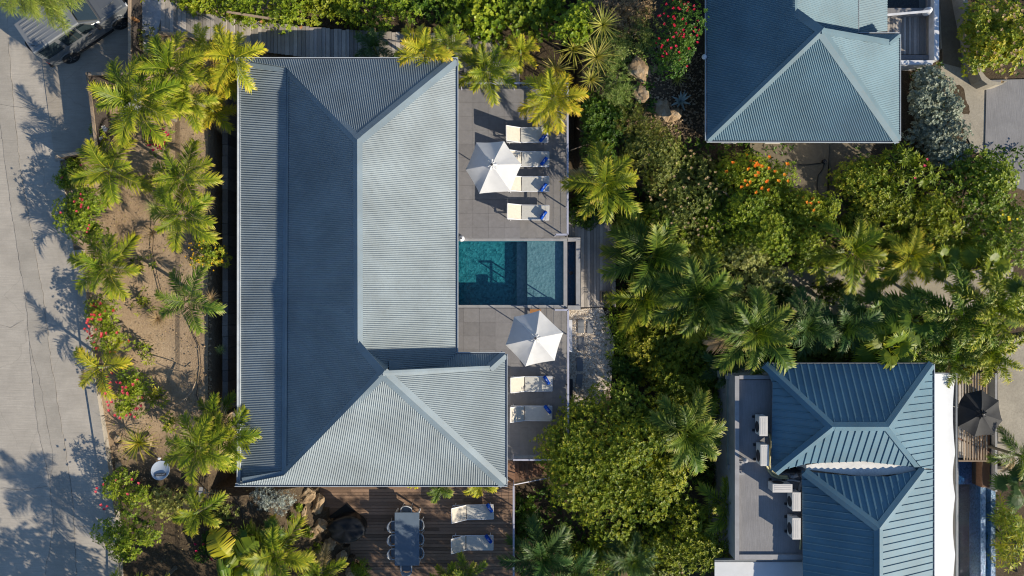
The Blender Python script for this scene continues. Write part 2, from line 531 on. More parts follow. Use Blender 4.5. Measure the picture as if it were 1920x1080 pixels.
L['orange'] = leafmat('orange_blossom', [(0, (0.80, 0.10, 0.01)), (1, (0.90, 0.32, 0.02))], trans=0.3, tcol=(1.1, 0.9, 0.8))
L['yellow'] = leafmat('yellow_blossom', [(0, (0.80, 0.50, 0.01)), (1, (0.90, 0.65, 0.03))], trans=0.3, tcol=(1.1, 0.9, 0.8))
L['white'] = leafmat('white_blossom', [(0, (0.70, 0.70, 0.70)), (1, (0.85, 0.85, 0.85))], trans=0.3, tcol=(1, 1, 1))
L['fuzz'] = leafmat('feathery_leaf', [(0, (0.10, 0.17, 0.03)), (0.5, (0.20, 0.28, 0.06)), (1, (0.38, 0.42, 0.14))])

# ------------------------------------------------------------------ pool materials
def water_mat(name, tint, gloss=0.12, scale=3.0, bs=0.35):
    a = N(name)
    a.t.nodes.remove(a.b)
    co = a.coord('World')
    n1 = a.noise(co, scale, 4, 0.6, 0.8)
    bp = a.n('Bump'); bp.inputs['Strength'].default_value = bs; bp.inputs['Distance'].default_value = 0.05
    a.l(n1, bp.inputs['Height'])
    tr = a.n('BsdfTransparent'); tr.inputs[0].default_value = (*tint, 1)
    gl = a.n('BsdfGlossy'); gl.inputs['Roughness'].default_value = 0.04
    gl.inputs[0].default_value = (1, 1, 1, 1)
    a.l(bp.outputs[0], gl.inputs['Normal'])
    ms = a.n('MixShader')
    ms.inputs[0].default_value = 0.045; a.l(tr.outputs[0], ms.inputs[1]); a.l(gl.outputs[0], ms.inputs[2])
    a.l(ms.outputs[0], a.out.inputs[0])
    return a.m
def mosaic(name, c0, c1, scale=11):
    a = N(name)
    co = a.coord('World')
    wv = a.noise(co, 3.2, 3, 0.6, 0.6)
    v = a.n('TexVoronoi'); v.inputs['Scale'].default_value = scale; a.l(co, v.inputs['Vector'])
    c = a.ramp(v.outputs['Color'], [(0.15, c0), (0.85, c1)])
    c = a.mix(a.ramp(wv, [(0.4, 0), (0.7, 0.4)]), c, c1)
    a.base(c); a.set(0.35, 0, 0.5)
    a.bump(v.outputs['Distance'], 0.6, 0.02)
    return a.m
MT['water'] = water_mat('pool_water', (0.62, 0.84, 0.89))
MT['water_blue'] = water_mat('blue_pool_water', (0.30, 0.50, 0.68), scale=6, bs=0.6)
MT['mosaic_deep'] = mosaic('teal_pool_mosaic', (0.008, 0.10, 0.13), (0.06, 0.27, 0.30))
MT['mosaic_shelf'] = mosaic('grey_teal_shelf_tile', (0.19, 0.24, 0.26), (0.31, 0.34, 0.355), 9)
MT['mosaic_wall'] = mosaic('teal_pool_wall_tile', (0.01, 0.10, 0.15), (0.03, 0.20, 0.26))
MT['mosaic_blue'] = mosaic('blue_pool_mosaic', (0.03, 0.10, 0.20), (0.16, 0.30, 0.48), 14)

# ================================================================== STRUCTURE
def structure(o): o['kind'] = 'structure'; return o

# --- terrain
def terrain():
    xs = np.concatenate([np.linspace(-160, -34, 12)[:-1], np.arange(-34, 34.01, 0.25), np.linspace(34, 160, 12)[1:]])
    ys = np.concatenate([np.linspace(-140, -22, 10)[:-1], np.arange(-22, 22.01, 0.25), np.linspace(22, 140, 10)[1:]])
    vs = []
    for y in ys:
        for x in xs:
            z = ground_z(x, y)
            if -14.9 < x < 34 and not (-11.4 < x < 2.45 and -11.9 < y < 9.3):
                z += 0.07 * noise.noise(Vector((x * 0.9, y * 0.9, 0))) + 0.03 * noise.noise(Vector((x * 4, y * 4, 3)))
            elif x <= -14.9: z -= 0.06
            vs.append((x, y, z - 0.02))
    nx = len(xs); fs = []
    for j in range(len(ys) - 1):
        for i in range(nx - 1):
            a = j * nx + i
            fs.append((a, a + 1, a + nx + 1, a + nx))
    m = bpy.data.meshes.new('ground')
    m.from_pydata(vs, [], fs); m.materials.append(MT['soil'])
    o = link('ground', m); structure(o)
terrain()

# --- road on the left, parking slab, kerb
RZ = 2.20
def poly_sheet(name, pxs, z, mat, thick=0.3):
    pts = [P(px, py, z) for px, py in pxs]
    mb = MB().prism([(p.x, p.y) for p in pts], z - thick, z)
    return structure(mb.build(name, mat))
edge = [(60, 0), (92, 190), (112, 300), (140, 480), (152, 600), (166, 725), (182, 830), (196, 920), (205, 1000), (205, 1300)]
L0 = [(p[0], p[1]) for p in edge]
poly_sheet('road', [(-500, -500), (40, -500)] + L0 + [(-500, 1300)], RZ, MT['road'])
strip = [(-24, -100), (-15, 80), (0, 230), (12, 330), (28, 440), (48, 560), (58, 680), (70, 800), (92, 900), (100, 980), (84, 1080), (80, 1200)]
stripr = [(8, -100), (16, 80), (28, 230), (40, 330), (60, 440), (82, 560), (96, 680), (112, 780), (128, 880), (138, 960), (143, 1080), (146, 1200)]
poly_sheet('road_strip', strip + stripr[::-1], RZ + 0.006, MT['road_strip'], 0.02)
# joints and cracks as narrow sunk strips
def crack(pxs, z, w=0.02, wob=2.2, seed=1, name='road_crack'):
    rd = random.Random(seed)
    pts = []
    for (a, b) in zip(pxs[:-1], pxs[1:]):
        n = max(2, int(math.hypot(b[0] - a[0], b[1] - a[1]) / 9))
        for i in range(n):
            t = i / n
            pts.append((a[0] + (b[0] - a[0]) * t + rd.uniform(-wob, wob) * 0.5, a[1] + (b[1] - a[1]) * t + rd.uniform(-wob, wob) * 0.5))
    pts.append(pxs[-1])
    pts = [P(x, y, z) for x, y in pts]
    vs = []; fs = []
    for i, p in enumerate(pts):
        t = (pts[min(i + 1, len(pts) - 1)] - pts[max(i - 1, 0)]).normalized()
        s = Vector((-t.y, t.x, 0)) * w * rd.uniform(0.3, 1.0)
        vs += [p + s, p - s]
    for i in range(len(pts) - 1):
        fs.append((2 * i, 2 * i + 1, 2 * i + 3, 2 * i + 2))
    mb = MB().add(vs, fs)
    return structure(mb.build(name, MT['crack']))
crack(strip[1:], RZ + 0.0105, 0.007, 3, 3)
crack(stripr[1:], RZ + 0.0105, 0.007, 3, 4)
crack([(0, 195), (60, 205), (95, 195)], RZ + 0.0145, 0.006, 2, 5)
crack([(0, 915), (40, 918), (90, 912)], RZ + 0.0145, 0.006, 3, 6)
crack([(0, 610), (20, 615), (45, 600)], RZ + 0.0145, 0.008, 2, 7)
crack([(140, 985), (175, 990), (200, 975)], RZ + 0.0145, 0.008, 2, 8)
crack([(95, 905), (100, 860), (78, 730), (55, 640)], RZ + 0.0145, 0.006, 3, 9)
poly_sheet('parking_slab', [(76, 95), (60, -100), (262, -100), (262, 142), (168, 142), (186, 290), (103, 302)], RZ + 0.03, MT['parking'])
# kerb on the garden side of the road
def kerb():
    pts = [(138, 470), (150, 600), (163, 720), (180, 830), (193, 915), (204, 1000), (206, 1100)]
    for i in range(len(pts) - 1):
        a, b = P(*pts[i], RZ), P(*pts[i + 1], RZ)
        t = (b - a).normalized(); s = Vector((-t.y, t.x, 0))
        mb = MB().prism([(a + s * 0)[:2], (b)[:2], (b + s * 0.42)[:2], (a + s * 0.42)[:2]], RZ - 0.6, RZ + 0.09)
        structure(mb.build('kerb', MT['road_strip']))
kerb()

# --- roofs
def poly_clip_v(poly, u, ua, va):
    """intervals of v where the plan line dot(p,ua)=u is inside poly"""
    ts = []
    n = len(poly)
    for i in range(n):
        p, q = poly[i], poly[(i + 1) % n]
        pu, qu = p[0] * ua[0] + p[1] * ua[1], q[0] * ua[0] + q[1] * ua[1]
        if (pu - u) * (qu - u) < 0:
            t = (u - pu) / (qu - pu)
            x = p[0] + (q[0] - p[0]) * t; y = p[1] + (q[1] - p[1]) * t
            ts.append(x * va[0] + y * va[1])
    ts.sort()
    return ts

def plane_of(pts):
    # least squares z = ax+by+c
    A = np.array([[p[0], p[1], 1] for p in pts]); b = np.array([p[2] for p in pts])
    return np.linalg.lstsq(A, b, rcond=None)[0]

def corrugated(name, pts, fall, mat, parent, pitch=0.076, amp=0.017, kind='sine', plane_pts=None):
    """pts 3D polygon; fall = plan unit vector of the slope"""
    a, b, c = plane_of(plane_pts or pts)
    va = fall; ua = (-fall[1], fall[0])
    us = [p[0] * ua[0] + p[1] * ua[1] for p in pts]
    u0, u1 = min(us), max(us)
    if kind == 'sine':
        prof = [(k / 6, amp * math.cos(2 * math.pi * k / 6)) for k in range(6)]
    else:  # box rib: narrow trapezoid ribs
        prof = [(0.0, 0), (0.40, 0), (0.46, amp), (0.54, amp), (0.60, 0), (0.80, 0.0)]
    uu = []
    k = math.floor(u0 / pitch)
    while k * pitch < u1:
        for (f, h) in prof:
            u = (k + f) * pitch
            if u0 + 1e-4 < u < u1 - 1e-4: uu.append((u, h))
        k += 1
    uu = [(u0 + 1e-4, 0)] + uu + [(u1 - 1e-4, 0)]
    nrm = Vector((-a, -b, 1)).normalized()
    mb = MB(); prev = None
    for u, h in uu:
        iv = poly_clip_v(pts, u, ua, va)
        if len(iv) < 2: prev = None; continue
        v0, v1 = iv[0], iv[-1]
        row = []
        for v in (v0, v1):
            x = u * ua[0] + v * va[0]; y = u * ua[1] + v * va[1]
            row.append(Vector((x, y, a * x + b * y + c)) + nrm * h)
        if prev: mb.add([prev[0], prev[1], row[1], row[0]], [(0, 1, 2, 3)])
        prev = row
    # underlay
    under = [Vector((p[0], p[1], a * p[0] + b * p[1] + c - 0.05)) for p in pts]
    o = mb.build(name, mat, parent)
    mb2 = MB().add(under, [tuple(range(len(under)))])
    mb2.build('roof_underlay', MT['gutter_in'], parent)
    return o

def onp(c, p): return Vector((p[0], p[1], c[0] * p[0] + c[1] * p[1] + c[2]))
def cap(parent, a, b, ca, cb, mat, w=0.2, lift=0.035, name='ridge_cap', convex=True):
    """capping strip from a to b; ca, cb = plane coefs on either side"""
    a = Vector(a); b = Vector(b)
    t = (b - a).normalized()
    sides = []
    mid = (a + b) / 2
    for sgn in (1, -1):
        q = mid + Vector((-t.y, t.x, 0)).normalized() * 0.3 * sgn
        za_, zb_ = onp(ca, q).z, onp(cb, q).z
        pick = ca if ((za_ < zb_) == convex) else cb
        (pa, pb, pc) = pick
        n = Vector((-pa, -pb, 1)).normalized()
        s = n.cross(t).normalized() * sgn
        hs = Vector((-t.y, t.x, 0)) * sgn
        if s.dot(hs) < 0: s = -s
        sides.append(s * w + n * (lift * 0.75))
    l = Vector((0, 0, lift))
    vs = [a + l, b + l, b + sides[0], a + sides[0], b + sides[1], a + sides[1]]
    lo = [v - Vector((0, 0, 0.02)) for v in vs]
    mb = MB().add(vs + lo, [(0, 1, 2, 3), (1, 0, 5, 4), (3, 2, 8, 9), (4, 5, 11, 10), (0, 3, 9, 6), (0, 6, 11, 5), (1, 7, 8, 2), (1, 4, 10, 7)])
    return mb.build(name, mat, parent)

def gutter(parent, a, b, out, w=0.11, mat='gutter'):
    """a,b 3D eave points; out = plan unit vector outward"""
    a = Vector(a); b = Vector(b); o = Vector((out[0], out[1], 0))
    g = MB()
    # floor
    g.beam(a + o * w * 0.5 - Vector((0, 0, 0.09)), b + o * w * 0.5 - Vector((0, 0, 0.09)), w, 0.012)
    g.beam(a + o * w - Vector((0, 0, 0.045)), b + o * w - Vector((0, 0, 0.045)), 0.028, 0.11)
    ob = g.build('gutter', MT[mat], parent)
    f = MB().beam(a - o * 0.03 - Vector((0, 0, 0.16)), b - o * 0.03 - Vector((0, 0, 0.16)), 0.03, 0.2)
    f.build('fascia_board', MT[mat], parent)
    return ob

def wallbox(parent, x0, x1, y0, y1, z0, z1, mat='white_wall'):
    return MB().box(x0, x1, y0, y1, z0, z1).build('wall', MT[mat], parent)

# ---------------- main villa
ZE = 2.9
V = {}
V['NE'] = P(854, 111, ZE); V['NW'] = P(447, 111, ZE - 0.1)
V['RN'] = P(670, 262, 5.14); V['RS'] = P(671, 645, 5.14)
V['A'] = P(718, 700, 5.82)
V['BT'] = P(538, 128, 3.06); V['BB'] = P(534, 890, 3.06)
V['SW'] = P(447, 909, ZE - 0.15); V['SE'] = P(947, 909, ZE)
V['B'] = P(918, 690, 3.3); V['WN'] = P(947, 664, ZE)
V['EK'] = P(854, 660, ZE)      # main east eave meets wing north eave
villa = empty('villa', (-6.5, 0, -0.1), label='large villa with pale blue grey corrugated hip roof beside the pool deck', cat='house')
W1 = [V['BT'], V['RN'], V['RS'], V['A'], V['BB']]
plW = [V['BT'], V['BB'], V['RN'], V['RS']]
cW = plane_of(plW)
def onp(c, p): return Vector((p[0], p[1], c[0] * p[0] + c[1] * p[1] + c[2]))
e1 = Vector((V['NE'].x, V['NE'].y, ZE)); e2 = Vector((V['NE'].x, V['EK'].y, ZE))
cE = plane_of([e1, e2, V['RN'], V['RS']])
yA = V['A'].y
E1 = [e1, V['RN'], V['RS'], onp(cE, (V['A'].x, yA)), onp(cE, (e2.x, yA))]
corrugated('roof_slope', W1, (-1, 0), MT['roof'], villa, plane_pts=plW)
corrugated('roof_slope', E1, (1, 0), MT['roof'], villa, plane_pts=[e1, e2, V['RN'], V['RS']])
nE = [Vector((V['NW'].x, V['NE'].y, ZE)), e1, V['RN']]
cN = plane_of(nE)
corrugated('roof_slope', [Vector((V['NW'].x, e1.y, ZE)), e1, V['RN'], V['BT']], (0, 1), MT['roof'], villa, plane_pts=nE)
# shallow west slope
SWp = [Vector((V['NW'].x, V['NW'].y, 2.74)), V['BT'], V['BB'], Vector((V['SW'].x, V['SW'].y, 2.5))]
cSh = plane_of(SWp)
corrugated('verandah_roof_slope', SWp, (-1, 0), MT['roof'], villa)
# south slope
Sp = [Vector((V['SW'].x, V['SE'].y, ZE)), V['BB'], V['A'], V['SE']]
plS = [Vector((V['SW'].x, V['SE'].y, ZE)), V['A'], V['SE']]
cS = plane_of(plS)
corrugated('roof_slope', Sp, (0, -1), MT['roof'], villa, plane_pts=plS)
# wing east slope
plWE = [V['WN'], V['SE'], V['A']]
cWE = plane_of(plWE)
corrugated('roof_slope', [V['A'], onp(cWE, V['B']), V['WN'], V['SE']], (1, 0), MT['roof'], villa, plane_pts=plWE)
# small wing north slope
nw = [Vector((e2.x - 0.75, V['B'].y + 0.02, 3.3)), Vector((e2.x, V['WN'].y, ZE)), V['WN'], V['B']]
cWN = plane_of([nw[1], nw[2], nw[3]])
corrugated('roof_slope', nw, (0, 1), MT['roof'], villa, plane_pts=[nw[1], nw[2], nw[3]])
# gable wall between the wing ridge and the east slope, with smooth flashing
g = MB()
A = V['A']; Bv = onp(cWE, V['B'])
ga = onp(cE, (A.x, yA)); gb = onp(cE, (e2.x, yA)); 
g.add([A, Bv, Vector((Bv.x, Bv.y, 3.15)), gb + Vector((0, 0.0, -0.1)), ga + Vector((0, 0, -0.1))], [(0, 1, 2, 3, 4)])
g.add([V['RS'], A, ga + Vector((0, 0.12, -0.02))], [(0, 1, 2)])
g.build('gable_cladding', MT['roof_cap'], villa)
fl = MB().add([ga + Vector((0, 0.34, 0.03)), gb + Vector((-0.4, 0.26, 0.03)), gb + Vector((-0.4, 0.0, 0.06)), ga + Vector((0, 0.0, 0.06))], [(0, 1, 2, 3)])
fl.build('valley_flashing', MT['roof_cap'], villa)
# caps
cap(villa, V['RN'], V['RS'], cE, cW, MT['roof_cap'], 0.20)
cap(villa, V['RS'], V['A'], cW, cW, MT['roof_cap'], 0.17)
cap(villa, e1, V['RN'], cN, cE, MT['roof_cap'], 0.24)
cap(villa, V['RN'], V['BT'], cW, cN, MT['roof_cap'], 0.20)
cap(villa, V['BT'], P(453, 116, 2.86), cSh, cN, MT['roof_cap'], 0.2, 0.05)
cap(villa, V['BT'], V['BB'], cW, cSh, MT['roof_cap'], 0.13, convex=False)
cap(villa, V['BB'], V['A'], cW, cS, MT['roof_cap'], 0.20)
cap(villa, P(455, 903, 2.85), V['BB'], cSh, cS, MT['roof_cap'], 0.17, 0.03)
cap(villa, V['A'], V['SE'], cWE, cS, MT['roof_cap'], 0.24)
cap(villa, A, Bv, cWE, cWE, MT['roof_cap'], 0.10, 0.04)
cap(villa, Bv, V['WN'], cWN, cWE, MT['roof_cap'], 0.2)
# gutters
gutter(villa, Vector((V['NW'].x - 0.1, e1.y, ZE)), e1 + Vector((0.1, 0, 0)), (0, 1), 0.07)
gutter(villa, e1, e2 + Vector((0, -0.05, 0)), (1, 0), 0.1)
gutter(villa, Vector((V['SW'].x - 0.1, V['SE'].y, ZE)), V['SE'] + Vector((0.1, 0, 0)), (0, -1), 0.07)
gutter(villa, V['WN'], V['SE'], (1, 0), 0.09)
gutter(villa, Vector((e2.x, V['WN'].y, ZE)), V['WN'], (0, 1), 0.07)
gutter(villa, Vector((V['NW'].x, e1.y, 2.74)), Vector((V['SW'].x, V['SE'].y, 2.74)), (-1, 0), 0.06)
# walls
wallbox(villa, -10.6, -3.6, -7.6, 8.9, -0.55, 2.6)
wallbox(villa, -3.6, -1.1, -7.6, -4.0, -0.55, 2.6)
for y0 in (-2.2, 0.6, 3.4, 6.2):
    fr = MB().box(-3.59, -3.53, y0, y0 + 2.2, 0.02, 2.2).build('glass_door', MT['glass_dark'], villa)
    MB().box(-3.53, -3.50, y0 - 0.05, y0, 0.0, 2.25).box(-3.53, -3.50, y0 + 1.07, y0 + 1.13, 0.0, 2.25).box(-3.53, -3.50, y0 + 2.2, y0 + 2.25, 0.0, 2.25).build('door_frame', MT['metal_white'], fr)
for x0 in (-9.0, -6.5, -3.6):
    fr = MB().box(x0, x0 + 1.6, -7.66, -7.61, 0.3, 2.0).build('window', MT['glass_dark'], villa)

# ---------------- terrace slab, tiles, pool
structure(MB().box(-3.6, P(1065, 0, 0).x, P(0, 447, 0).y, P(0, 166, 0).y, -2.3, -0.03).build('terrace_base', MT['joint']))
structure(MB().box(P(862, 0, 0).x - 0.9, P(1065, 0, 0).x, P(0, 863, 0).y, P(0, 577, 0).y, -2.3, -0.03).build('terrace_base', MT['joint']))
terrace = empty('terrace_tiling', (0, 0, 0), kind='structure')
terr2 = empty('lower_terrace_tiling', (0, 0, 0), kind='structure')
def tiles(par, x0, x1, y0, y1, tx, ty, mat='tile', name='tile', off=0):
    cache = {}
    x = x0; ci = 0
    while x < x1 - 1:
        w = min(tx, x1 - x)
        y = y0 - (off * ty if ci % 2 else 0)
        while y < y1 - 1:
            ya = max(y, y0); yb = min(y + ty, y1)
            if yb - ya > 1.5:
                key = (round(w, 2), round(yb - ya, 2))
                if key not in cache:
                    hw = w / 80 - 0.003; hh = (yb - ya) / 80 - 0.003
                    cache[key] = MB().box(-hw, hw, -hh, hh, -0.03, 0).mesh(name, MT[mat])
                c = P(x + w / 2, (ya + yb) / 2, 0)
                link(name, cache[key], par, (c.x, c.y, random.uniform(-0.002, 0.002)))
            y += ty
        x += tx; ci += 1
tiles(terrace, 857, 975, 166, 447, 29.5, 26)
tiles(terrace, 975, 1065, 166, 447, 15, 56, 'tile_board', 'tile_board', 0.5)
tiles(terr2, 840, 975, 578, 863, 29.5, 26)
tiles(terr2, 975, 1065, 578, 863, 15, 56, 'tile_board', 'tile_board', 0.5)

pool = empty('swimming_pool', (0.3, 0.7, -1.0), label='rectangular teal swimming pool with shallow shelf and infinity trough beside the grey terrace', cat='pool')
px0, px1, py0, py1 = 858, 1057, 452, 572
WZ = -0.10
def bx(x0, x1, y0, y1, z0, z1, name, mat, par=None, z=0):
    a = P(x0, y1, z); b = P(x1, y0, z)
    return MB().box(a.x, b.x, a.y, b.y, z0, z1).build(name, MT[mat], par)
bx(840, 969, 450, 574, -1.3, -0.92, 'deep_floor', 'mosaic_deep', pool)
bx(969, 989, 450, 574, -1.3, -0.60, 'step', 'mosaic_shelf', pool)
bx(989, 1057, 450, 574, -1.3, -0.32, 'shallow_shelf', 'mosaic_shelf', pool)
bx(840, 1057, 447, 452, -1.3, -0.035, 'pool_wall', 'mosaic_wall', pool)
bx(840, 1057, 572, 577, -1.3, -0.035, 'pool_wall', 'mosaic_wall', pool)
bx(834, 840, 447, 577, -1.3, -0.035, 'pool_wall', 'mosaic_wall', pool)
bx(1057, 1064, 447, 577, -1.3, WZ - 0.004, 'infinity_edge', 'coping', pool)
bx(840, 1057, 447, 452, -0.03, 0.005, 'coping', 'coping', pool)
bx(840, 1057, 572, 577, -0.03, 0.005, 'coping', 'coping', pool)
a = P(840, 572); b = P(1057, 452)
MB().add([(a.x, a.y, WZ), (b.x, a.y, WZ), (b.x, b.y, WZ), (a.x, b.y, WZ)], [(0, 1, 2, 3)]).build('water_surface', MT['water'], pool)
bx(1064, 1081, 452, 573, -1.9, -1.0, 'trough_floor', 'mosaic_wall', pool)
a = P(1064, 573); b = P(1081, 452)
MB().add([(a.x, a.y, -.6), (b.x, a.y, -.6), (b.x, b.y, -.6), (a.x, b.y, -.6)], [(0, 1, 2, 3)]).build('trough_water', MT['water_blue'], pool)
bx(1081, 1089, 452, 573, -2.2, -0.20, 'trough_wall', 'coping', pool)
bx(1065, 1089, 445, 452, -2.2, -0.15, 'end_coping', 'coping', pool)
bx(1065, 1089, 573, 581, -2.2, -0.15, 'end_coping', 'coping', pool)
d = MB(); c = P(1071, 512, -0.58)
d.lathe([(0.09, -0.6), (0.09, -0.58), (0.05, -0.565), (0.0, -0.56)], c.x, c.y, 12); d.build('trough_drain', MT['black'], pool)

# boardwalk east of the pool
boardwalk = empty('boardwalk', P(1120, 490, -1.0), kind='structure')
def board_row(par, xs, y0f, y1f, z, mat, name='board', gap=0.006, thick=0.05, zf=None):
    for i in range(len(xs) - 1):
        xm = (xs[i] + xs[i + 1]) / 2
        zz = z if zf is None else zf(xm)
        a = P(xs[i], y1f(xm), zz); b = P(xs[i + 1], y0f(xm), zz)
        if b.y - a.y < 0.02: continue
        zr = zz + random.uniform(-0.004, 0.004)
        MB().box(a.x + gap, b.x - gap, a.y, b.y, zr - thick, zr).build(name, MT[mat], par)
xs = [1066]
while xs[-1] < 1147: xs.append(xs[-1] + 5.85)
board_row(boardwalk, xs, lambda x: 395, lambda x: 444 if x < 1089 else (576 if x < 1126 else (545 if x < 1146 else 572)), -1.0, 'grey_wood_y')
a = P(1066, 578); b = P(1150, 390)
structure(MB().box(a.x, b.x, a.y, b.y, -2.4, -1.08).build('boardwalk_base', MT['joint']))
fence = empty('timber_screen', P(1152, 500, -1), label='weathered timber screen along the right edge of the boardwalk', cat='fence')
MB().beam(P(1150, 445, -0.5), P(1150, 572, -0.5), 0.10, 0.05).build('top_rail', MT['grey_wood_y'], fence)
for y in range(450, 572, 12):
    c = P(1151, y, -1)
    MB().box(c.x - 0.02, c.x + 0.02, c.y - 0.14, c.y + 0.14, -1.6, -0.54).build('board', MT['grey_wood_y'], fence)
pb = empty('planter_box', P(1136, 556, -1.2), label='small timber planter cut into the boardwalk corner', cat='planter')
for (x0, x1, y0, y1) in ((1126, 1128, 545, 567), (1128, 1146, 545, 547)):
    bx(x0, x1, y0, y1, -1.2, -0.88, 'side_board', 'post_wood', pb, -1)

# gravel court with stepping stones
gr = [(1066, 580), (1130, 577), (1152, 640), (1146, 720), (1120, 760), (1066, 760)]
poly_sheet('gravel_court', gr, -1.02, MT['gravel'], 0.5)
def scatter_stones(name, region, n, smin, smax, zf, mat, seed=3):
    rd = random.Random(seed); mb = MB()
    for i in range(n):
        p = region(rd)
        s = rd.uniform(smin, smax)
        z = zf(p[0], p[1])
        vs = []
        for k in range(6):
            q = k * math.pi / 3 + rd.uniform(-.3, .3)
            vs.append((p[0] + s * math.cos(q) * rd.uniform(.7, 1.2), p[1] + s * math.sin(q) * rd.uniform(.6, 1), z - 0.01))
        vs.append((p[0], p[1], z + s * rd.uniform(.5, .9)))
        mb.add(vs, [(k, (k + 1) % 6, 6) for k in range(6)])
    o = mb.build(name, MT[mat]); o['kind'] = 'stuff'
    return o
def reg_gravel(rd):
    p = P(rd.uniform(1068, 1145), rd.uniform(582, 745), -1.02); return p.x, p.y
scatter_stones('gravel_stones', reg_gravel, 4500, 0.012, 0.028, lambda x, y: -1.02, 'gravel')
for i, (x, y, rz, lab) in enumerate([(1089, 612, 0, 'stepping stone in the gravel closest to the pool and the white ledge'),
                             (1107, 613, -3, 'stepping stone at the pool end of the gravel, right of its neighbour'),
                             (1090, 645, 0, 'stepping stone in the middle of the gravel column'),
                             (1087, 683, 2, 'stepping stone third down the gravel column'),
                             (1086, 714, -6, 'stepping stone at the end of the gravel partly under the big tree')]):
    c = P(x, y, -1.0)
    mb = MB().box(-0.15, 0.15, -0.32, 0.32, -0.04, 0.03)
    o = mb.build('stepping_stone', MT['stone_slab'], None, world=False, bevel=0.008)
    o.location = (c.x, c.y, -1.0); o.rotation_euler = (0, 0, R(rz))
    setp(o, 'blue grey ' + lab, 'stepping stone', 'stepping stones in the gravel')
pl = empty('wall_ledge', P(1069, 630, -0.6), label='narrow white ledge on the outside of the terrace wall above the gravel', cat='ledge')
bx(1066, 1073, 600, 660, -0.7, -0.25, 'ledge_body', 'metal_white', pl, -.25)
pl2 = empty('wall_recess', P(1069, 760, -1.0), label='dark slot against the terrace wall beside the big round tree', cat='recess')
bx(1066, 1074, 712, 800, -1.3, -0.7, 'slot_cover', 'ac_dark', pl2, -.7)

# stair path across the top
stair = empty('timber_stair_path', P(620, 80, 0), kind='structure')
def ip(tab, x):
    for (a, b) in zip(tab[:-1], tab[1:]):
        if a[0] <= x <= b[0]: return a[1] + (b[1] - a[1]) * (x - a[0]) / (b[0] - a[0])
    return tab[-1][1] if x > tab[-1][0] else tab[0][1]
topy = [(300, -8), (330, 4), (380, 24), (425, 33), (500, 42), (540, 46), (620, 54), (720, 60), (860, 64), (890, 66), (930, 78), (975, 110)]
boty = [(300, 62), (330, 64), (420, 78), (498, 98), (580, 108), (640, 112), (855, 114), (862, 130), (900, 158), (975, 160)]
xs = [301]
while xs[-1] < 974: xs.append(xs[-1] + random.choice([7.4, 7.8, 8.4, 6.8]))
def stz(x):
    if x < 405: return 2.05
    if x < 500: return 2.05 - 0.10 * int((x - 405) / 16)
    if x < 570: return 1.45
    return max(-0.2, 1.45 - 0.10 * int((x - 570) / 16))
board_row(stair, xs, lambda x: ip(topy, x) + random.uniform(-1.2, 1.2), lambda x: ip(boty, x) + random.uniform(-0.6, 0.6), 0, 'grey_wood_y', zf=stz, gap=0.007)
structure(MB().prism([P(x, y, 0.8)[:2] for x, y in [(302, 0), (430, 34), (540, 47), (975, 105), (975, 160), (858, 158), (858, 112), (560, 108), (302, 64)]], -1.0, [1.95, 1.5, 1.3, -.35, -.35, -.35, -.35, 1.2, 1.95]).build('stair_base', MT['joint']))
hr = empty('timber_handrail', P(470, 30, 0.4), label='pale timber handrail at the bushes above the stair path', cat='handrail')
MB().beam(P(425, 22, 2.75), P(520, 37, 2.45), 0.09, 0.05).build('rail', MT['post_wood'], hr)
for x, y in ((432, 24), (492, 35), (565, 46)):
    a = P(x, y + 3, 1.9); MB().beam(a, a + Vector((0.12, -0.25, 0.5)), 0.09, 0.09).build('post', MT['bracket'], hr)
lg = empty('log_edging', P(330, 66, 0.4), label='pale round log edging below the first boards of the stair path', cat='edging')
MB().tube([P(300, 62, 2.1), P(345, 66, 2.1), P(372, 71, 2.05)], [0.10, 0.09, 0.08], 8).build('log', MT['post_wood'], lg)
MB().tube([P(372, 73, 2.02), P(430, 82, 1.8), P(480, 92, 1.5)], [0.07, 0.07, 0.05], 8).build('log', MT['old_wood'], lg)
# pale path left of the stair
poly_sheet('pale_path', [(262, -60), (303, -60), (303, 30), (294, 62), (285, 95), (268, 95)], 2.05, MT['path_pale'], 0.4)

poly_sheet('painted_shade_strip', [(246, -60), (262, -60), (264, 130), (248, 130)], 2.1, MT['ac_dark'], 0.3)  # dark sheet over bare soil, painted shade between fence and path
# retaining wall strip between garden and villa, and trench floor
tr = poly_sheet('side_path', [(420, 140), (470, 140), (470, 905), (420, 905)], -0.42, MT['slab'], 0.2)
rw = empty('retaining_wall', P(424, 500, -0.4), label='long weathered grey timber wall between the garden and the villa roof', cat='wall')
for i in range(28):
    y0 = 165 + i * 21.2
    a = P(417, y0 + 20.6, 1.85); b = P(427, y0, 1.85)
    MB().box(a.x, b.x, a.y, b.y, -0.7, 1.85 + random.uniform(-0.012, 0.012)).build('plank', MT['old_wood'], rw)

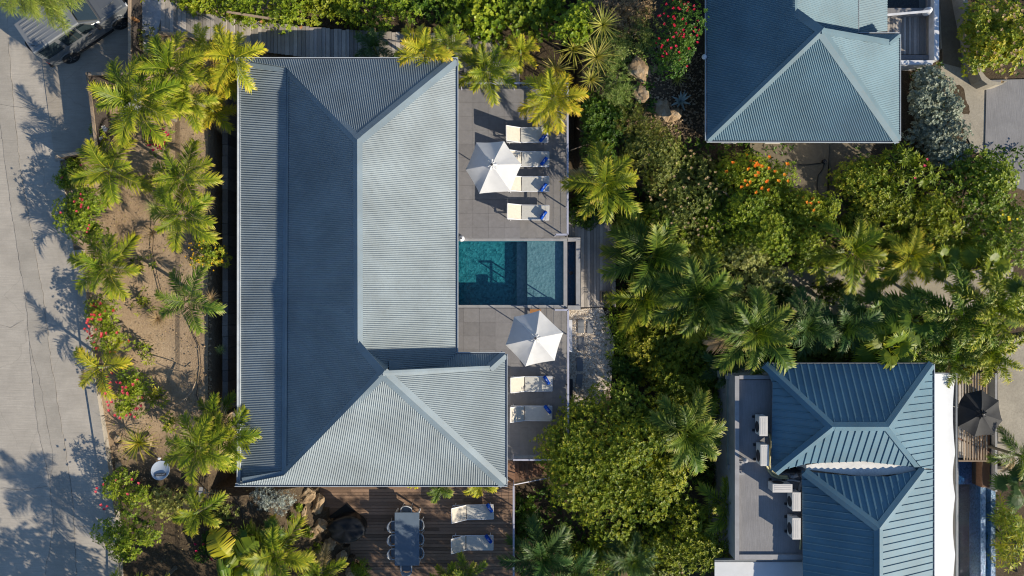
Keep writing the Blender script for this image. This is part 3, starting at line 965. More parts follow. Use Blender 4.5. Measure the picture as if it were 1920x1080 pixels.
# dining deck
deck = empty('dining_deck', P(780, 1000, -0.5), kind='structure')
DZ = -0.5
lefty = [(912, 596), (950, 606), (985, 622), (1010, 640), (1040, 668), (1090, 700)]
y = 905.0; rowi = 0
while y < 1100:
    x = ip(lefty, y) - 4
    segs = [x, x + random.uniform(60, 160)]
    while segs[-1] < 966: segs.append(segs[-1] + random.uniform(90, 150))
    segs[-1] = 966
    if segs[-1] - segs[-2] < 20: segs.pop(-2)
    for s0, s1 in zip(segs[:-1], segs[1:]):
        a = P(s0, y + 6.0, DZ); b = P(s1, y, DZ)
        zr = DZ + random.uniform(-0.004, 0.004)
        MB().box(a.x + 0.004, b.x - 0.004, a.y + 0.006, b.y - 0.006, zr - 0.04, zr).build('deck_board', MT['red_wood_x'], deck)
    y += 6.05
structure(MB().prism([P(x, y, -.6)[:2] for x, y in [(590, 900), (966, 900), (966, 1100), (700, 1100), (668, 1040), (622, 985), (600, 940)]], -1.6, -0.56).build('deck_base', MT['joint']))
# steps down from terrace to the right
st = empty('deck_stairs', P(985, 885, -0.8), label='red brown wooden stairs going down between the terrace and the big tree', cat='stairs')
bx(947, 966, 863, 905, -0.6, -0.06, 'landing', 'red_wood_y', st)
for i in range(8):
    x0 = 966 + i * 8.6
    z = -0.16 - i * 0.16
    a = P(x0, 903 - i * 2.0, z); b = P(x0 + 8.0, 865, z)
    MB().box(a.x, b.x, a.y, b.y, z - 0.05, z).build('tread', MT['red_wood_y'], st)
    MB().box(b.x - 0.03, b.x - 0.01, a.y, b.y, z - 0.16, z - 0.055).build('riser', MT['red_wood_y'], st)
MB().box(P(1038, 0, -1.5).x, P(1060, 0, -1.5).x, P(0, 905, -1.5).y, P(0, 862, -1.5).y, -1.9, -1.42).build('bottom_landing', MT['red_wood_y'], st)

# railings
def railing(label, pts, z0, h=1.05, post_step=1.35, cables=5, w=0.085, mat='metal_rail', zs=None, cat='railing'):
    ws = [P(x, y, z0) for x, y in pts] if zs is None else [P(p[0], p[1], z) for p, z in zip(pts, zs)]
    root = empty('cable_railing', ws[0], label=label, cat=cat)
    for a, b in zip(ws[:-1], ws[1:]):
        H = Vector((0, 0, h))
        MB().beam(a + H, b + H, w, 0.035).build('top_rail', MT[mat], root)
        n = max(1, round((b - a).length / post_step))
        for i in range(n + 1):
            p = a.lerp(b, i / n)
            MB().beam(p, p + H * 0.98, 0.045, 0.045).build('post', MT[mat], root)
        for k in range(cables):
            hh = Vector((0, 0, h * (k + 0.7) / (cables + 0.4)))
            MB().tube([a + hh, b + hh], 0.005, 4).build('cable', MT['steel'], root)
    return root
# the rails lean with perspective: positions are given for the post feet
railing('pale railing along the top edge of the upper terrace', [(866, 168), (1062, 168)], 0)
railing('pale cable railing along the right edge of the upper terrace beside the bushes', [(1061, 172), (1061, 443), (1040, 443)], 0)
railing('pale cable railing along the right edge of the lower terrace above the gravel', [(1038, 580), (1062, 580), (1062, 720), (1062, 850)], 0)
railing('pale horizontal railing across the head of the wooden stairs', [(962, 852), (1036, 852)], -0.02, cables=4)
railing('sloping handrail down the lower side of the wooden stairs', [(963, 899), (1030, 886)], -0.3, 0.9, cables=2, zs=[-0.3, -1.3], w=0.04)
railing('pale railing on the right edge of the dining deck under the big tree', [(963, 900), (963, 1100)], -0.5, 1.0)

# ================================================================== upper right house
h2 = empty('neighbour_house', P(1500, 150, -0.75), label='neighbouring house with blue green corrugated roof at the upper right', cat='house')
Z2 = 2.0
pSW = P(1326, 263, Z2); pSE = P(1686, 264, Z2); pNE = P(1686, 64, Z2); pA = P(1540, 58, 4.55)
pRt = P(1490, 22, 3.92); pRtN = P(1490, -160, 3.92)
pW2 = P(1326, -160, Z2)
c2W = plane_of([pSW, pW2, pRt, pRtN, pA])
corrugated('roof_slope', [pSW, pW2, pRtN, pRt, pA], (-1, 0), MT['roof2'], h2)
c2S = plane_of([pSW, pSE, pA])
corrugated('roof_slope', [pSW, pSE, pA], (0, -1), MT['roof2'], h2)
c2E = plane_of([pSE, pNE, pA])
pBk = P(1668, 79, 2.42)
corrugated('roof_slope', [pA, onp(c2E, pBk), pNE, pSE], (1, 0), MT['roof2'], h2, plane_pts=[pSE, pNE, pA])
xe = P(1609, 0, 1.95).x
e2a = Vector((xe, pA.y - 0.25, 1.95)); e2b = Vector((xe, pRtN.y, 1.95))
c2E2 = plane_of([e2a, e2b, pRt, pRtN])
up = [pRtN, pRt, onp(c2E2, (pA.x, pA.y - 0.05)), onp(c2E2, (xe, pNE.y - 0.3)), e2b]
corrugated('roof_slope', up, (1, 0), MT['roof2'], h2, plane_pts=[e2a, e2b, pRt, pRtN])
corrugated('roof_slope', [Vector((xe - 0.5, pBk.y, 2.42)), Vector((xe - 0.1, pNE.y, Z2)), pNE, pBk], (0, 1), MT['roof2'], h2, plane_pts=[Vector((xe - 0.1, pNE.y, Z2)), pNE, pBk])
g = MB(); ga2 = onp(c2E2, (pA.x, pA.y)); gb2 = onp(c2E2, (xe, pA.y))
g.add([pA, onp(c2E, pBk), Vector((pBk.x, pBk.y, 2.1)), gb2 - Vector((0, 0, .3)), ga2 - Vector((0, 0, .2))], [(0, 1, 2, 3, 4)])
g.add([pRt, pA, ga2 - Vector((0, 0, 0.1))], [(0, 1, 2)])
g.build('gable_cladding', MT['roof2_cap'], h2)
cap(h2, pRtN, pRt, c2W, c2E2, MT['roof2_cap'], 0.14)
cap(h2, pRt, pA, c2W, c2W, MT['roof2_cap'], 0.16)
cap(h2, pSW, pA, c2W, c2S, MT['roof2_cap'], 0.17)
cap(h2, pA, pSE, c2E, c2S, MT['roof2_cap'], 0.22)
cap(h2, pA, onp(c2E, pBk), c2E, c2E, MT['roof2_cap'], 0.13)
cap(h2, onp(c2E, pBk), pNE, plane_of([Vector((xe, pNE.y, Z2)), pNE, pBk]), c2E, MT['roof2_cap'], 0.14)
low = [P(1611, 62, 1.75), P(1611, -160, 1.75), P(1664, -160, 1.2), P(1664, 58, 1.2)]
corrugated('porch_roof_slope', low, (1, 0), MT['roof2'], h2)
gutter(h2, pW2, pSW, (-1, 0), 0.07); gutter(h2, pSW, pSE, (0, -1), 0.07); gutter(h2, pNE, pSE, (1, 0), 0.06)
gutter(h2, Vector((xe, pNE.y, Z2)), pNE, (0, 1), 0.06); gutter(h2, e2b, Vector((xe, pNE.y, 1.9)), (1, 0), 0.05)
wallbox(h2, 9.4, 14.6, 7.1, 20, -1.0, 1.7)
for x0 in (1372, 1455):
    a = P(x0, 268, 0.6)
    MB().box(a.x - 0.35, a.x + 0.35, 6.75, 7.1, 0.1, 0.6).build('window_hood', MT['white_wall'], h2)
# downpipe and wall lamp at the west eave
dp = MB().tube([P(1322, 105, 1.9), P(1322, 105, -0.6)], 0.04, 8).build('downpipe', MT['metal_white'], h2)
MB().lathe([(0.0, 1.86), (0.10, 1.9), (0.12, 1.97), (0.07, 2.05), (0, 2.07)], P(1321, 106, 2).x, P(1321, 106, 2).y, 10).build('pipe_head', MT['metal_white'], h2)

# small pool and deck of the neighbour
np_ = empty('plunge_pool', P(1708, 5, -0.6), label='dark green plunge pool at the top edge beside the neighbouring house', cat='pool')
def bz(x0, x1, y0, y1, z0, z1, name, mat, par):
    a = P(x0, y1, z1); b = P(x1, y0, z1)
    return MB().box(a.x, b.x, a.y, b.y, z0, z1).build(name, MT[mat], par)
MT['mosaic_green'] = mosaic('green_pool_mosaic', (0.004, 0.05, 0.045), (0.012, 0.10, 0.08))
bz(1650, 1741, -120, 16, -1.6, -1.1, 'pool_floor', 'mosaic_green', np_)
a = P(1650, 15, -.35); b = P(1740, -120, -.35)
MB().add([(a.x, a.y, -.35), (b.x, a.y, -.35), (b.x, b.y, -.35), (a.x, b.y, -.35)], [(0, 1, 2, 3)]).build('water_surface', MT['water_blue'], np_)
bz(1650, 1748, 15, 27, -1.6, -0.22, 'coping', 'slab', np_)
bz(1739, 1750, -120, 14.5, -1.6, -0.2, 'coping', 'slab', np_)
nd = empty('neighbour_deck', P(1715, 70, -0.7), kind='structure')
xs = [1664]
while xs[-1] < 1739: xs.append(xs[-1] + 5.0)
board_row(nd, xs, lambda x: 28.5, lambda x: 102, -0.55, 'grey_wood_y', 'deck_board')
bz(1741, 1750, 28, 104, -1.2, -0.35, 'bench_board', 'grey_wood_y', nd)
bz(1686, 1752, 103, 112, -1.2, -0.33, 'bench_board', 'slab', nd)
nwl = empty('white_boundary_wall', P(1757, 50, -1), label='white wall wrapping the corner of the neighbouring timber deck', cat='wall')
bz(1752, 1761, -120, 112, -1.4, 0.1, 'wall_section', 'metal_white', nwl)
bz(1686, 1749, 113, 121, -1.4, 0.0, 'wall_section', 'metal_white', nwl)
hm = empty('beam_sail', P(1700, 26, 0), label='narrow white awning rail above the plunge pool coping', cat='awning')
MB().beam(P(1662, 28, 0.3), P(1742, 21, 0.3), 0.1, 0.03).build('rail', MT['metal_white'], hm)
MB().lathe([(0.0, -0.2), (0.16, -0.18), (0.19, 0.0), (0.12, 0.22), (0.0, 0.28)], P(1739, 21, 0).x, P(1739, 21, 0).y, 12).build('end_hub', MT['metal_white'], hm)

# driveway east of the house
poly_sheet('driveway', [(1760, -60), (1805, -60), (1822, 60), (1838, 128), (1850, 160), (1990, 158), (1990, 330), (1850, 330), (1830, 290), (1800, 230), (1765, 150)], -0.9, MT['drive'], 0.4)
poly_sheet('side_lane', [(1760, -60), (1788, -60), (1797, 60), (1806, 128), (1768, 118)], -0.88, MT['yard'], 0.1)
poly_sheet('street', [(1850, 150), (2100, 145), (2100, 420), (1846, 330)], -0.86, MT['slab'], 0.1)
cw = empty('curved_planter_wall', P(1835, 110, -0.9), label='curved pale concrete planter wall beside the driveway at the upper right', cat='wall')
wp = [(1798, -60), (1806, 0), (1816, 50), (1826, 95), (1834, 135), (1841, 150), (1852, 158), (1866, 160), (1882, 157)]
mb = MB()
inner = [(x + 8, y - 6 if i > 4 else y) for i, (x, y) in enumerate(wp)]
for i in range(len(wp) - 1):
    q = [P(*wp[i], -0.1), P(*wp[i + 1], -0.1), P(*inner[i + 1], -0.1), P(*inner[i], -0.1)]
    mb.prism([p[:2] for p in q], -1.3, -0.1)
mb.build('wall_body', MT['drive'], cw)

# yard south of the upper right house
poly_sheet('yard_slab', [(1400, 262), (1555, 262), (1552, 330), (1550, 400), (1470, 400)], -0.62, MT['yard'], 0.3)
poly_sheet('yard_step', [(1555, 262), (1640, 262), (1620, 330), (1590, 410), (1553, 410)], -0.85, MT['yard'], 0.3)
hs = empty('garden_hose', P(1540, 330, -0.6), label='thin dark hose curling over the yard slab below the upper right house', cat='hose')
MB().tube([P(x, y, -0.6) for x, y in [(1487, 308), (1510, 309), (1538, 306), (1548, 300), (1542, 318), (1534, 328), (1532, 345), (1535, 375)]], 0.02, 5).build('hose', MT['black'], hs)
MB().lathe([(0.0, -0.6), (0.09, -0.6), (0.09, -0.45), (0, -0.43)], P(1544, 303, -.6).x, P(1544, 303, -.6).y, 10).build('reel', MT['black'], hs)

# alley between the plantings
poly_sheet('alley', [(1440, 500), (1900, 500), (1900, 590), (1440, 590)], -2.4, MT['drive'], 0.3)

# ================================================================== lower right house
h3 = empty('standing_rib_house', P(1600, 880, -2.5), label='house with dark teal ribbed hip roofs and flat concrete roof at the lower right', cat='house')
ZR = 2.1
def rib(pts, fall, pp=None):
    return corrugated('roof_slope', pts, fall, MT['roof3'], h3, 0.305, 0.040, 'box', pp)
n1 = [P(1434, 683, ZR), P(1748, 683, ZR)]
rA = P(1560, 800, 3.45); rB = P(1665, 800, 3.45)
wv = P(1450, 884, 2.3)
sB = P(1728, 878, 2.4); sA = P(1452, 888, 2.55)
pn = [n1[0], n1[1], rB, rA]; c3N = plane_of(pn)
rib(pn, (0, 1))
pw = [P(1449, 705, 2.1), rA, P(1449, 884, 2.1)]; c3W = plane_of(pw)
rib([n1[0] + Vector((0, 0, 0)), rA, P(1450, 886, 2.3), P(1449, 718, 2.1)], (-1, 0), pw)
ps = [rA, rB, P(1727, 877, 2.25), P(1640, 880, 2.25), P(1452, 886, 2.25)]; c3S = plane_of([rA, rB, P(1727, 877, 2.25), P(1452, 887, 2.25)])
rib([rA, rB, P(1727, 877, 2.25), P(1616, 864, 2.4), P(1512, 868, 2.4), P(1453, 885, 2.25)], (0, -1), [rA, rB, P(1727, 877, 2.25), P(1452, 887, 2.25)])
pe = [n1[1], rB, P(1727, 878, 2.3), P(1749, 879, ZR)]; c3E = plane_of([n1[1], rB, P(1749, 879, ZR)])
rib(pe, (1, 0), [n1[1], rB, P(1749, 879, ZR)])
# second roof
n2a = P(1508, 884, 2.4); n2b = P(1733, 879, 2.4); r2 = P(1648, 990, 3.5); r2s = P(1648, 1300, 3.5)
pn2 = [n2a, P(1625, 893, 2.3), n2b, r2]; c4N = plane_of([n2a, n2b, r2])
rib([n2a, P(1590, 890, 2.3), P(1660, 891, 2.3), n2b, r2], (0, 1), [n2a, n2b, r2])
pw2 = [n2a, r2, r2s, P(1508, 1300, 2.2)]; c4W = plane_of([P(1508, 884, 2.2), r2, r2s, P(1508, 1300, 2.2)])
rib([n2a, r2, r2s, P(1508, 1300, 2.2)], (-1, 0), [P(1508, 884, 2.2), r2, r2s, P(1508, 1300, 2.2)])
ee = P(1749, 881, ZR); pe2 = [ee, r2, r2s, P(1749, 1300, ZR)]; c4E = plane_of(pe2)
rib([P(1733, 880, 2.25), ee, P(1749, 1300, ZR), r2s, r2], (1, 0), pe2)
for (a, b, ca, cb) in [(n1[0], rA, c3N, c3W), (rA, rB, c3N, c3S), (n1[1], rB, c3N, c3E), (rA, P(1453, 886, 2.4), c3W, c3S), (rB, P(1727, 878, 2.3), c3S, c3E),
                       (n2a, r2, c4N, c4W), (n2b, r2, c4N, c4E), (r2, r2s, c4W, c4E)]:
    cap(h3, a, b, ca, cb, MT['roof3_cap'], 0.19, 0.06)
vl = MB().prism([P(x, y, 2.3)[:2] for x, y in [(1512, 872), (1560, 864), (1620, 864), (1700, 869), (1738, 878), (1700, 887), (1625, 894), (1560, 886), (1512, 880)]], 1.7, 2.3)
vl.build('valley_gutter', MT['white_wall'], h3)
gutter(h3, P(1434, 683, ZR), P(1750, 683, ZR), (0, 1), 0.05, 'gutter_in')
gutter(h3, P(1750, 683, ZR), P(1750, 1300, ZR), (1, 0), 0.05, 'gutter')
wallbox(h3, P(1460, 0, 2).x, P(1735, 0, 2).x, P(0, 878, 2).y, P(0, 700, 2).y, -2.6, 1.75)
wallbox(h3, P(1518, 0, 2).x, P(1735, 0, 2).x, -22, P(0, 882, 2).y, -2.6, 1.75)
# flat roof
ZF = 1.6
bz(1386, 1450, 712, 1050, -2.6, ZF, 'flat_roof', 'slab', h3)
bz(1450, 1508, 888, 1050, -2.6, ZF, 'flat_roof', 'slab', h3)
bz(1378, 1386, 705, 1050, -2.6, ZF + 0.16, 'parapet', 'coping', h3)
bz(1386.3, 1450, 704, 711, -2.6, ZF + 0.158, 'parapet', 'coping', h3)
bz(1386.3, 1505, 1040, 1049, ZF, ZF + 0.10, 'parapet', 'coping', h3)
# side gutter trough hanging outside
bz(1363, 1376, 712, 876, 0.75, 0.85, 'box_gutter', 'green_wall', h3)
bz(1363, 1375.5, 704, 711.5, 0.7, 1.0, 'gutter_end', 'coping', h3)
bz(1365, 1375.5, 872, 880, 0.7, 1.0, 'gutter_end', 'coping', h3)
for y in (735, 860):
    MB().beam(P(1350, y - 14, -1.0), P(1366, y, 0.7), 0.1, 0.1).build('bracket', MT['green_wall'], h3)
bz(1348, 1363, 696, 708, -2.5, 0.4, 'buttress', 'green_wall', h3)
fr = MB().box(P(1366, 0, 0).x, P(1373, 0, 0).x, P(0, 1030, 0).y, P(0, 930, 0).y, 0.0, 0.25).build('clerestory_window', MT['glass_dark'], h3)
MB().box(P(1366, 0, 0).x - .05, P(1366, 0, 0).x, P(0, 1030, 0).y, P(0, 930, 0).y, -0.05, 0.28).build('window_frame', MT['metal_white'], fr)
# low pale lean-to roof
lt = empty('pale_lean_to', P(1425, 1070, -1), label='pale metal lean-to roof at the bottom edge beside the ribbed teal roof', cat='roof')
bz(1340, 1504, 1054, 1120, 1.15, 1.2, 'roof_sheet', 'awning', lt)
bz(1340, 1504, 1050, 1053, 1.0, 1.25, 'front_trim', 'gutter_in', lt)
# AC units
def ac_proto():
    r = empty('air_conditioner', (0, 0, 0), 0, 'x', 'air conditioner', 'air conditioner units on the flat roof')
    # width along y 0.84, depth x 0.36, height z 0.6, front faces -x
    MB().box(-0.17, 0.17, -0.42, 0.42, 0.07, 0.66).build('case', MT['ac'], r, world=False, bevel=0.012)
    lid = MB().box(-0.18, 0.18, -0.43, 0.43, 0.66, 0.685)
    for k in range(3): lid.box(-0.12 + k * 0.09, -0.08 + k * 0.09, -0.36, 0.36, 0.685, 0.692)
    lid.build('lid', MT['ac'], r, world=False)
    M = Matrix.Translation((-0.172, -0.08, 0.36)) @ Matrix.Rotation(-math.pi / 2, 4, 'Y')
    MB().lathe([(0.24, 0), (0.24, 0.012), (0.20, 0.016), (0, 0.016)], 0, 0, 20, M).build('fan_grille', MT['ac_dark'], r, world=False)
    for y in (-0.3, 0.3):
        MB().box(-0.27, 0.23, y - 0.05, y + 0.05, 0.0, 0.07).build('foot', MT['black'], r, world=False)
    sv = MB().box(-0.05, 0.1, 0.43, 0.47, 0.15, 0.35).build('service_valve', MT['steel'], r, world=False)
    return r
acp = ac_proto()
acs = [(1426, 796, 0, 1, 'cream air conditioner highest up on the flat roof beside the teal slope'),
       (1428, 850, 0, 1.08, 'cream air conditioner second from the top with yellowed pipes looping from it'),
       (1461, 911, 90, 1, 'cream air conditioner turned sideways in the middle of the flat roof'),
       (1487, 936, 0, 0.95, 'cream air conditioner just below the sideways unit close to the roof edge'),
       (1487, 986, 0, 1.08, 'cream air conditioner lowest on the flat roof with a short yellowed pipe')]
for i, (x, y, rz, s, lab) in enumerate(acs):
    o = acp if i == 0 else copy_tree(acp)
    c = P(x, y, ZF + .3)
    o.location = (c.x, c.y, ZF); o.rotation_euler = (0, 0, R(rz if rz else (180 if False else 0))); o.scale = (1, s, 1)
    if rz: o.rotation_euler = (0, 0, R(-90))
    o['label'] = lab
def pipe(label, pts, r, mat, z=ZF + 0.08):
    root = empty('pipe_run', P(*pts[0], ZF), label=label, cat='pipe')
    MB().tube([P(x, y, z) for x, y in pts], r, 8).build('insulated_pipe', MT[mat], root, smooth=True)
pipe('yellowed pipe from the uppermost air conditioner curving down to the roof edge', [(1438, 812), (1444, 815), (1446, 830), (1444, 850), (1442, 872), (1448, 885), (1458, 892), (1476, 894)], 0.055, 'pipe_wrap')
pipe('yellowed pipe running from the second air conditioner along the roof foot', [(1437, 872), (1441, 882), (1448, 891), (1458, 896), (1478, 897)], 0.05, 'pipe_wrap')
pipe('short thick grey pipe sleeve lying at the foot of the ribbed slope', [(1481, 893), (1488, 894), (1495, 891)], 0.09, 'pipe_grey')
pipe('grey elbow pipe bending down beside the ribbed roof corner', [(1502, 889), (1506, 897), (1504, 903), (1500, 912), (1498, 922)], 0.07, 'pipe_grey')
pipe('thin grey pipe behind the sideways air conditioner', [(1473, 905), (1477, 900), (1487, 900), (1500, 903)], 0.045, 'pipe_grey')
pipe('short yellowed pipe below the lowest air conditioner', [(1499, 1003), (1502, 1010), (1501, 1022), (1500, 1030)], 0.045, 'pipe_wrap')
vt = empty('roof_vent_pipe', P(1391, 858, ZF), label='small pale vent pipe on the parapet of the flat roof', cat='vent')
c = P(1391, 858, ZF)
MB().lathe([(0.06, ZF), (0.06, ZF + 0.45), (0.11, ZF + 0.47), (0.11, ZF + 0.55), (0, ZF + 0.6)], c.x, c.y, 12).build('pipe', MT['coping'], vt)
for y, lb in ((868, 'small square roof outlet just under the vent pipe'), (886, 'small square roof outlet in the dark recess further down the parapet')):
    c = P(1390, y, ZF)
    o = MB().box(c.x - 0.12, c.x + 0.12, c.y - 0.1, c.y + 0.1, ZF, ZF + 0.05).lathe([(0.04, ZF + .05), (0.04, ZF + 0.09), (0, ZF + 0.09)], c.x, c.y, 8).build('roof_outlet', MT['coping'])
    setp(o, lb, 'roof outlet')

# long white awning
aw = empty('long_white_awning', P(1771, 900, 0), label='long white scalloped awning running down beside the ribbed teal roof', cat='awning')
vs = []; fs = []
ys = np.linspace(701, 1300, 100)
scal = [701, 850, 930, 1040, 1190, 1320]
n = 0
for y in ys:
    k = max(i for i in range(len(scal) - 1) if scal[i] <= y + 1e-6)
    t = (y - scal[k]) / (scal[k + 1] - scal[k])
    inn = 4.5 * math.sin(math.pi * min(1, max(0, t)))
    a = P(1752.5, y, 1.9); b = P(1791 - inn, y, 1.68)
    m1 = a.lerp(b, 0.5) + Vector((0, 0, -0.05))
    vs += [a, m1, b]
    if n: o_ = 3 * n; fs += [(o_ - 3, o_ - 2, o_ + 1, o_), (o_ - 2, o_ - 1, o_ + 2, o_ + 1)]
    n += 1
MB().add(vs, fs).build('cloth', MT['awning'], aw, smooth=True)
MB().beam(P(1752, 700, 1.9), P(1791, 700, 1.7), 0.06, 0.05).build('frame_bar', MT['gutter_in'], aw)
MB().beam(P(1793, 700, 1.6), P(1793, 1300, 1.6), 0.07, 0.06).build('frame_bar', MT['gutter_in'], aw)

# slatted deck, pool of the lower right house
DZ3 = -1.5
d3 = empty('slatted_deck', P(1830, 780, DZ3), kind='structure')
structure(MB().box(P(1790, 0, DZ3).x, P(1868, 0, DZ3).x, P(0, 860, DZ3).y, P(0, 700, DZ3).y, -2.6, DZ3 - 0.12).build('deck_base', MT['joint']))
xs = [1797 + i * 6.1 for i in range(12)]
board_row(d3, xs, lambda x: 702, lambda x: 858, DZ3, 'grey_wood_y', 'deck_board', gap=0.018)
bz(1841, 1856, 815, 914, -2.5, DZ3 + 0.25, 'bench_board', 'red_wood_y', d3)
bz(1866, 1870, 700, 922, -2.6, DZ3 + 0.5, 'edge_wall', 'coping', d3)
pg = empty('slat_screen', P(1825, 780, 0), label='row of thin timber slats laid over the deck near the charcoal parasol', cat='pergola')
for i in range(9):
    x = 1808 + i * 5.2
    MB().beam(P(x, 700, 0.3), P(x + 0, 862, 0.3), 0.055, 0.04).build('slat', MT['post_wood'], pg)
MB().beam(P(1797, 822, 0.24), P(1858, 850, 0.24), 0.07, 0.07).build('cross_beam', MT['red_wood_y'], pg)
MB().beam(P(1797, 864, 0.24), P(1864, 864, 0.24), 0.07, 0.07).build('cross_beam', MT['post_wood'], pg)
p3 = empty('lap_pool', P(1818, 960, -1.8), label='long dark blue lap pool beside the white awning at the lower right', cat='pool')
bz(1797, 1839, 862, 908, -2.6, -2.0, 'shelf_floor', 'mosaic_blue', p3)
bz(1797, 1839, 908, 1300, -2.9, -2.75, 'pool_floor', 'mosaic_blue', p3)
a = P(1797, 1300, -1.7); b = P(1839, 861, -1.7)
MB().add([(a.x, a.y, -1.7), (b.x, a.y, -1.7), (b.x, b.y, -1.7), (a.x, b.y, -1.7)], [(0, 1, 2, 3)]).build('water_surface', MT['water_blue'], p3)
bz(1839, 1848, 912, 1300, -2.8, -1.66, 'infinity_edge', 'mosaic_blue', p3)
bz(1848, 1858, 912, 1300, -2.9, -2.6, 'trough', 'gutter_in', p3)
bz(1858, 1866.5, 912, 1300, -2.8, -1.9, 'outer_wall', 'mosaic_blue', p3)
bz(1794, 1797, 860, 1300, -2.8, -1.6, 'pool_edge', 'coping', p3)
bz(1835, 1840, 883, 891, -1.8, -1.55, 'skimmer', 'metal_white', p3)
poly_sheet('back_street', [(1870, 640), (2100, 600), (2100, 900), (1900, 900), (1872, 860)], -2.35, MT['drive'], 0.2)
for (x0, x1, y0, y1, lb) in ((1862, 1886, 832, 840, 'small concrete ledge right of the slatted deck below the charcoal parasol'), (1868, 1905, 880, 891, 'wide concrete ledge in the shade right of the lap pool')):
    a = P(x0, y1, -1.7); b = P(x1, y0, -1.7)
    setp(MB().box(a.x, b.x, a.y, b.y, -2.4, -1.7).build('concrete_ledge', MT['drive']), lb, 'ledge')

# ================================================================== fences by the parking slab
MT['fence_shaded'] = simple('shade_darkened_board', (0.055, 0.043, 0.036), 0.9)  # brown darkened in the colour itself for the plants' shade on the boards
def board_fence(label, pts, z0, h, lean=0):
    ws = [P(x, y, z0 + h) for x, y in pts]
    root = empty('timber_fence', (ws[0].x, ws[0].y, z0), label=label, cat='fence')
    for a, b in zip(ws[:-1], ws[1:]):
        MB().beam(a, b, 0.12, 0.05).build('top_rail', MT['post_wood'], root)
        n = max(1, int((b - a).length / 0.16))
        t = (b - a).normalized(); s = Vector((-t.y, t.x, 0))
        for i in range(n):
            p = a.lerp(b, (i + 0.5) / n); w = (b - a).length / n * 0.47
            q = [p - t * w + s * 0.015, p + t * w + s * 0.015, p + t * w - s * 0.015, p - t * w - s * 0.015]
            MB().prism([v[:2] for v in q], z0 - 0.5, z0 + h - 0.03).build('board', MT['fence_shaded'], root)
    return root
board_fence('tall timber fence between the parked off-roader and the pale path', [(243, -60), (243, 133)], RZ, 0.85)
board_fence('short timber fence along the lower end of the parking bay next to the car', [(243, 137), (166, 139)], RZ, 1.15)
board_fence('slanted timber fence running down the right side of the parking slab', [(163, 136), (172, 200), (181, 279)], RZ, 1.1)
board_fence('low timber fence closing the lower end of the parking slab', [(181, 281), (104, 294)], RZ, 0.9)
for i, (x, y, dx, dy, lb) in enumerate([(248, 33, 11, 7, 'orange brown timber strut on the fence beside the pale path'), (166, 137, 10, 5, 'orange brown timber strut at the top corner of the slanted fence'),
                       (175, 208, 9, 1, 'orange brown timber strut halfway down the slanted fence'), (181, 280, 12, 3, 'orange brown timber strut at the bottom corner of the slanted fence')]):
    o = MB().beam(P(x, y, 3.0), P(x + dx, y + dy, 2.5), 0.13, 0.1).build('timber_strut', MT['bracket'])
    setp(o, lb, 'strut')
poly_sheet('pale_ledge', [(178, 145), (262, 142), (262, 205), (198, 280), (190, 280)], 1.9, MT['path_pale'], 0.5)
poly_sheet('pale_ledge', [(112, 303), (186, 291), (188, 300), (150, 306), (116, 312)], 1.95, MT['path_pale'], 0.5)

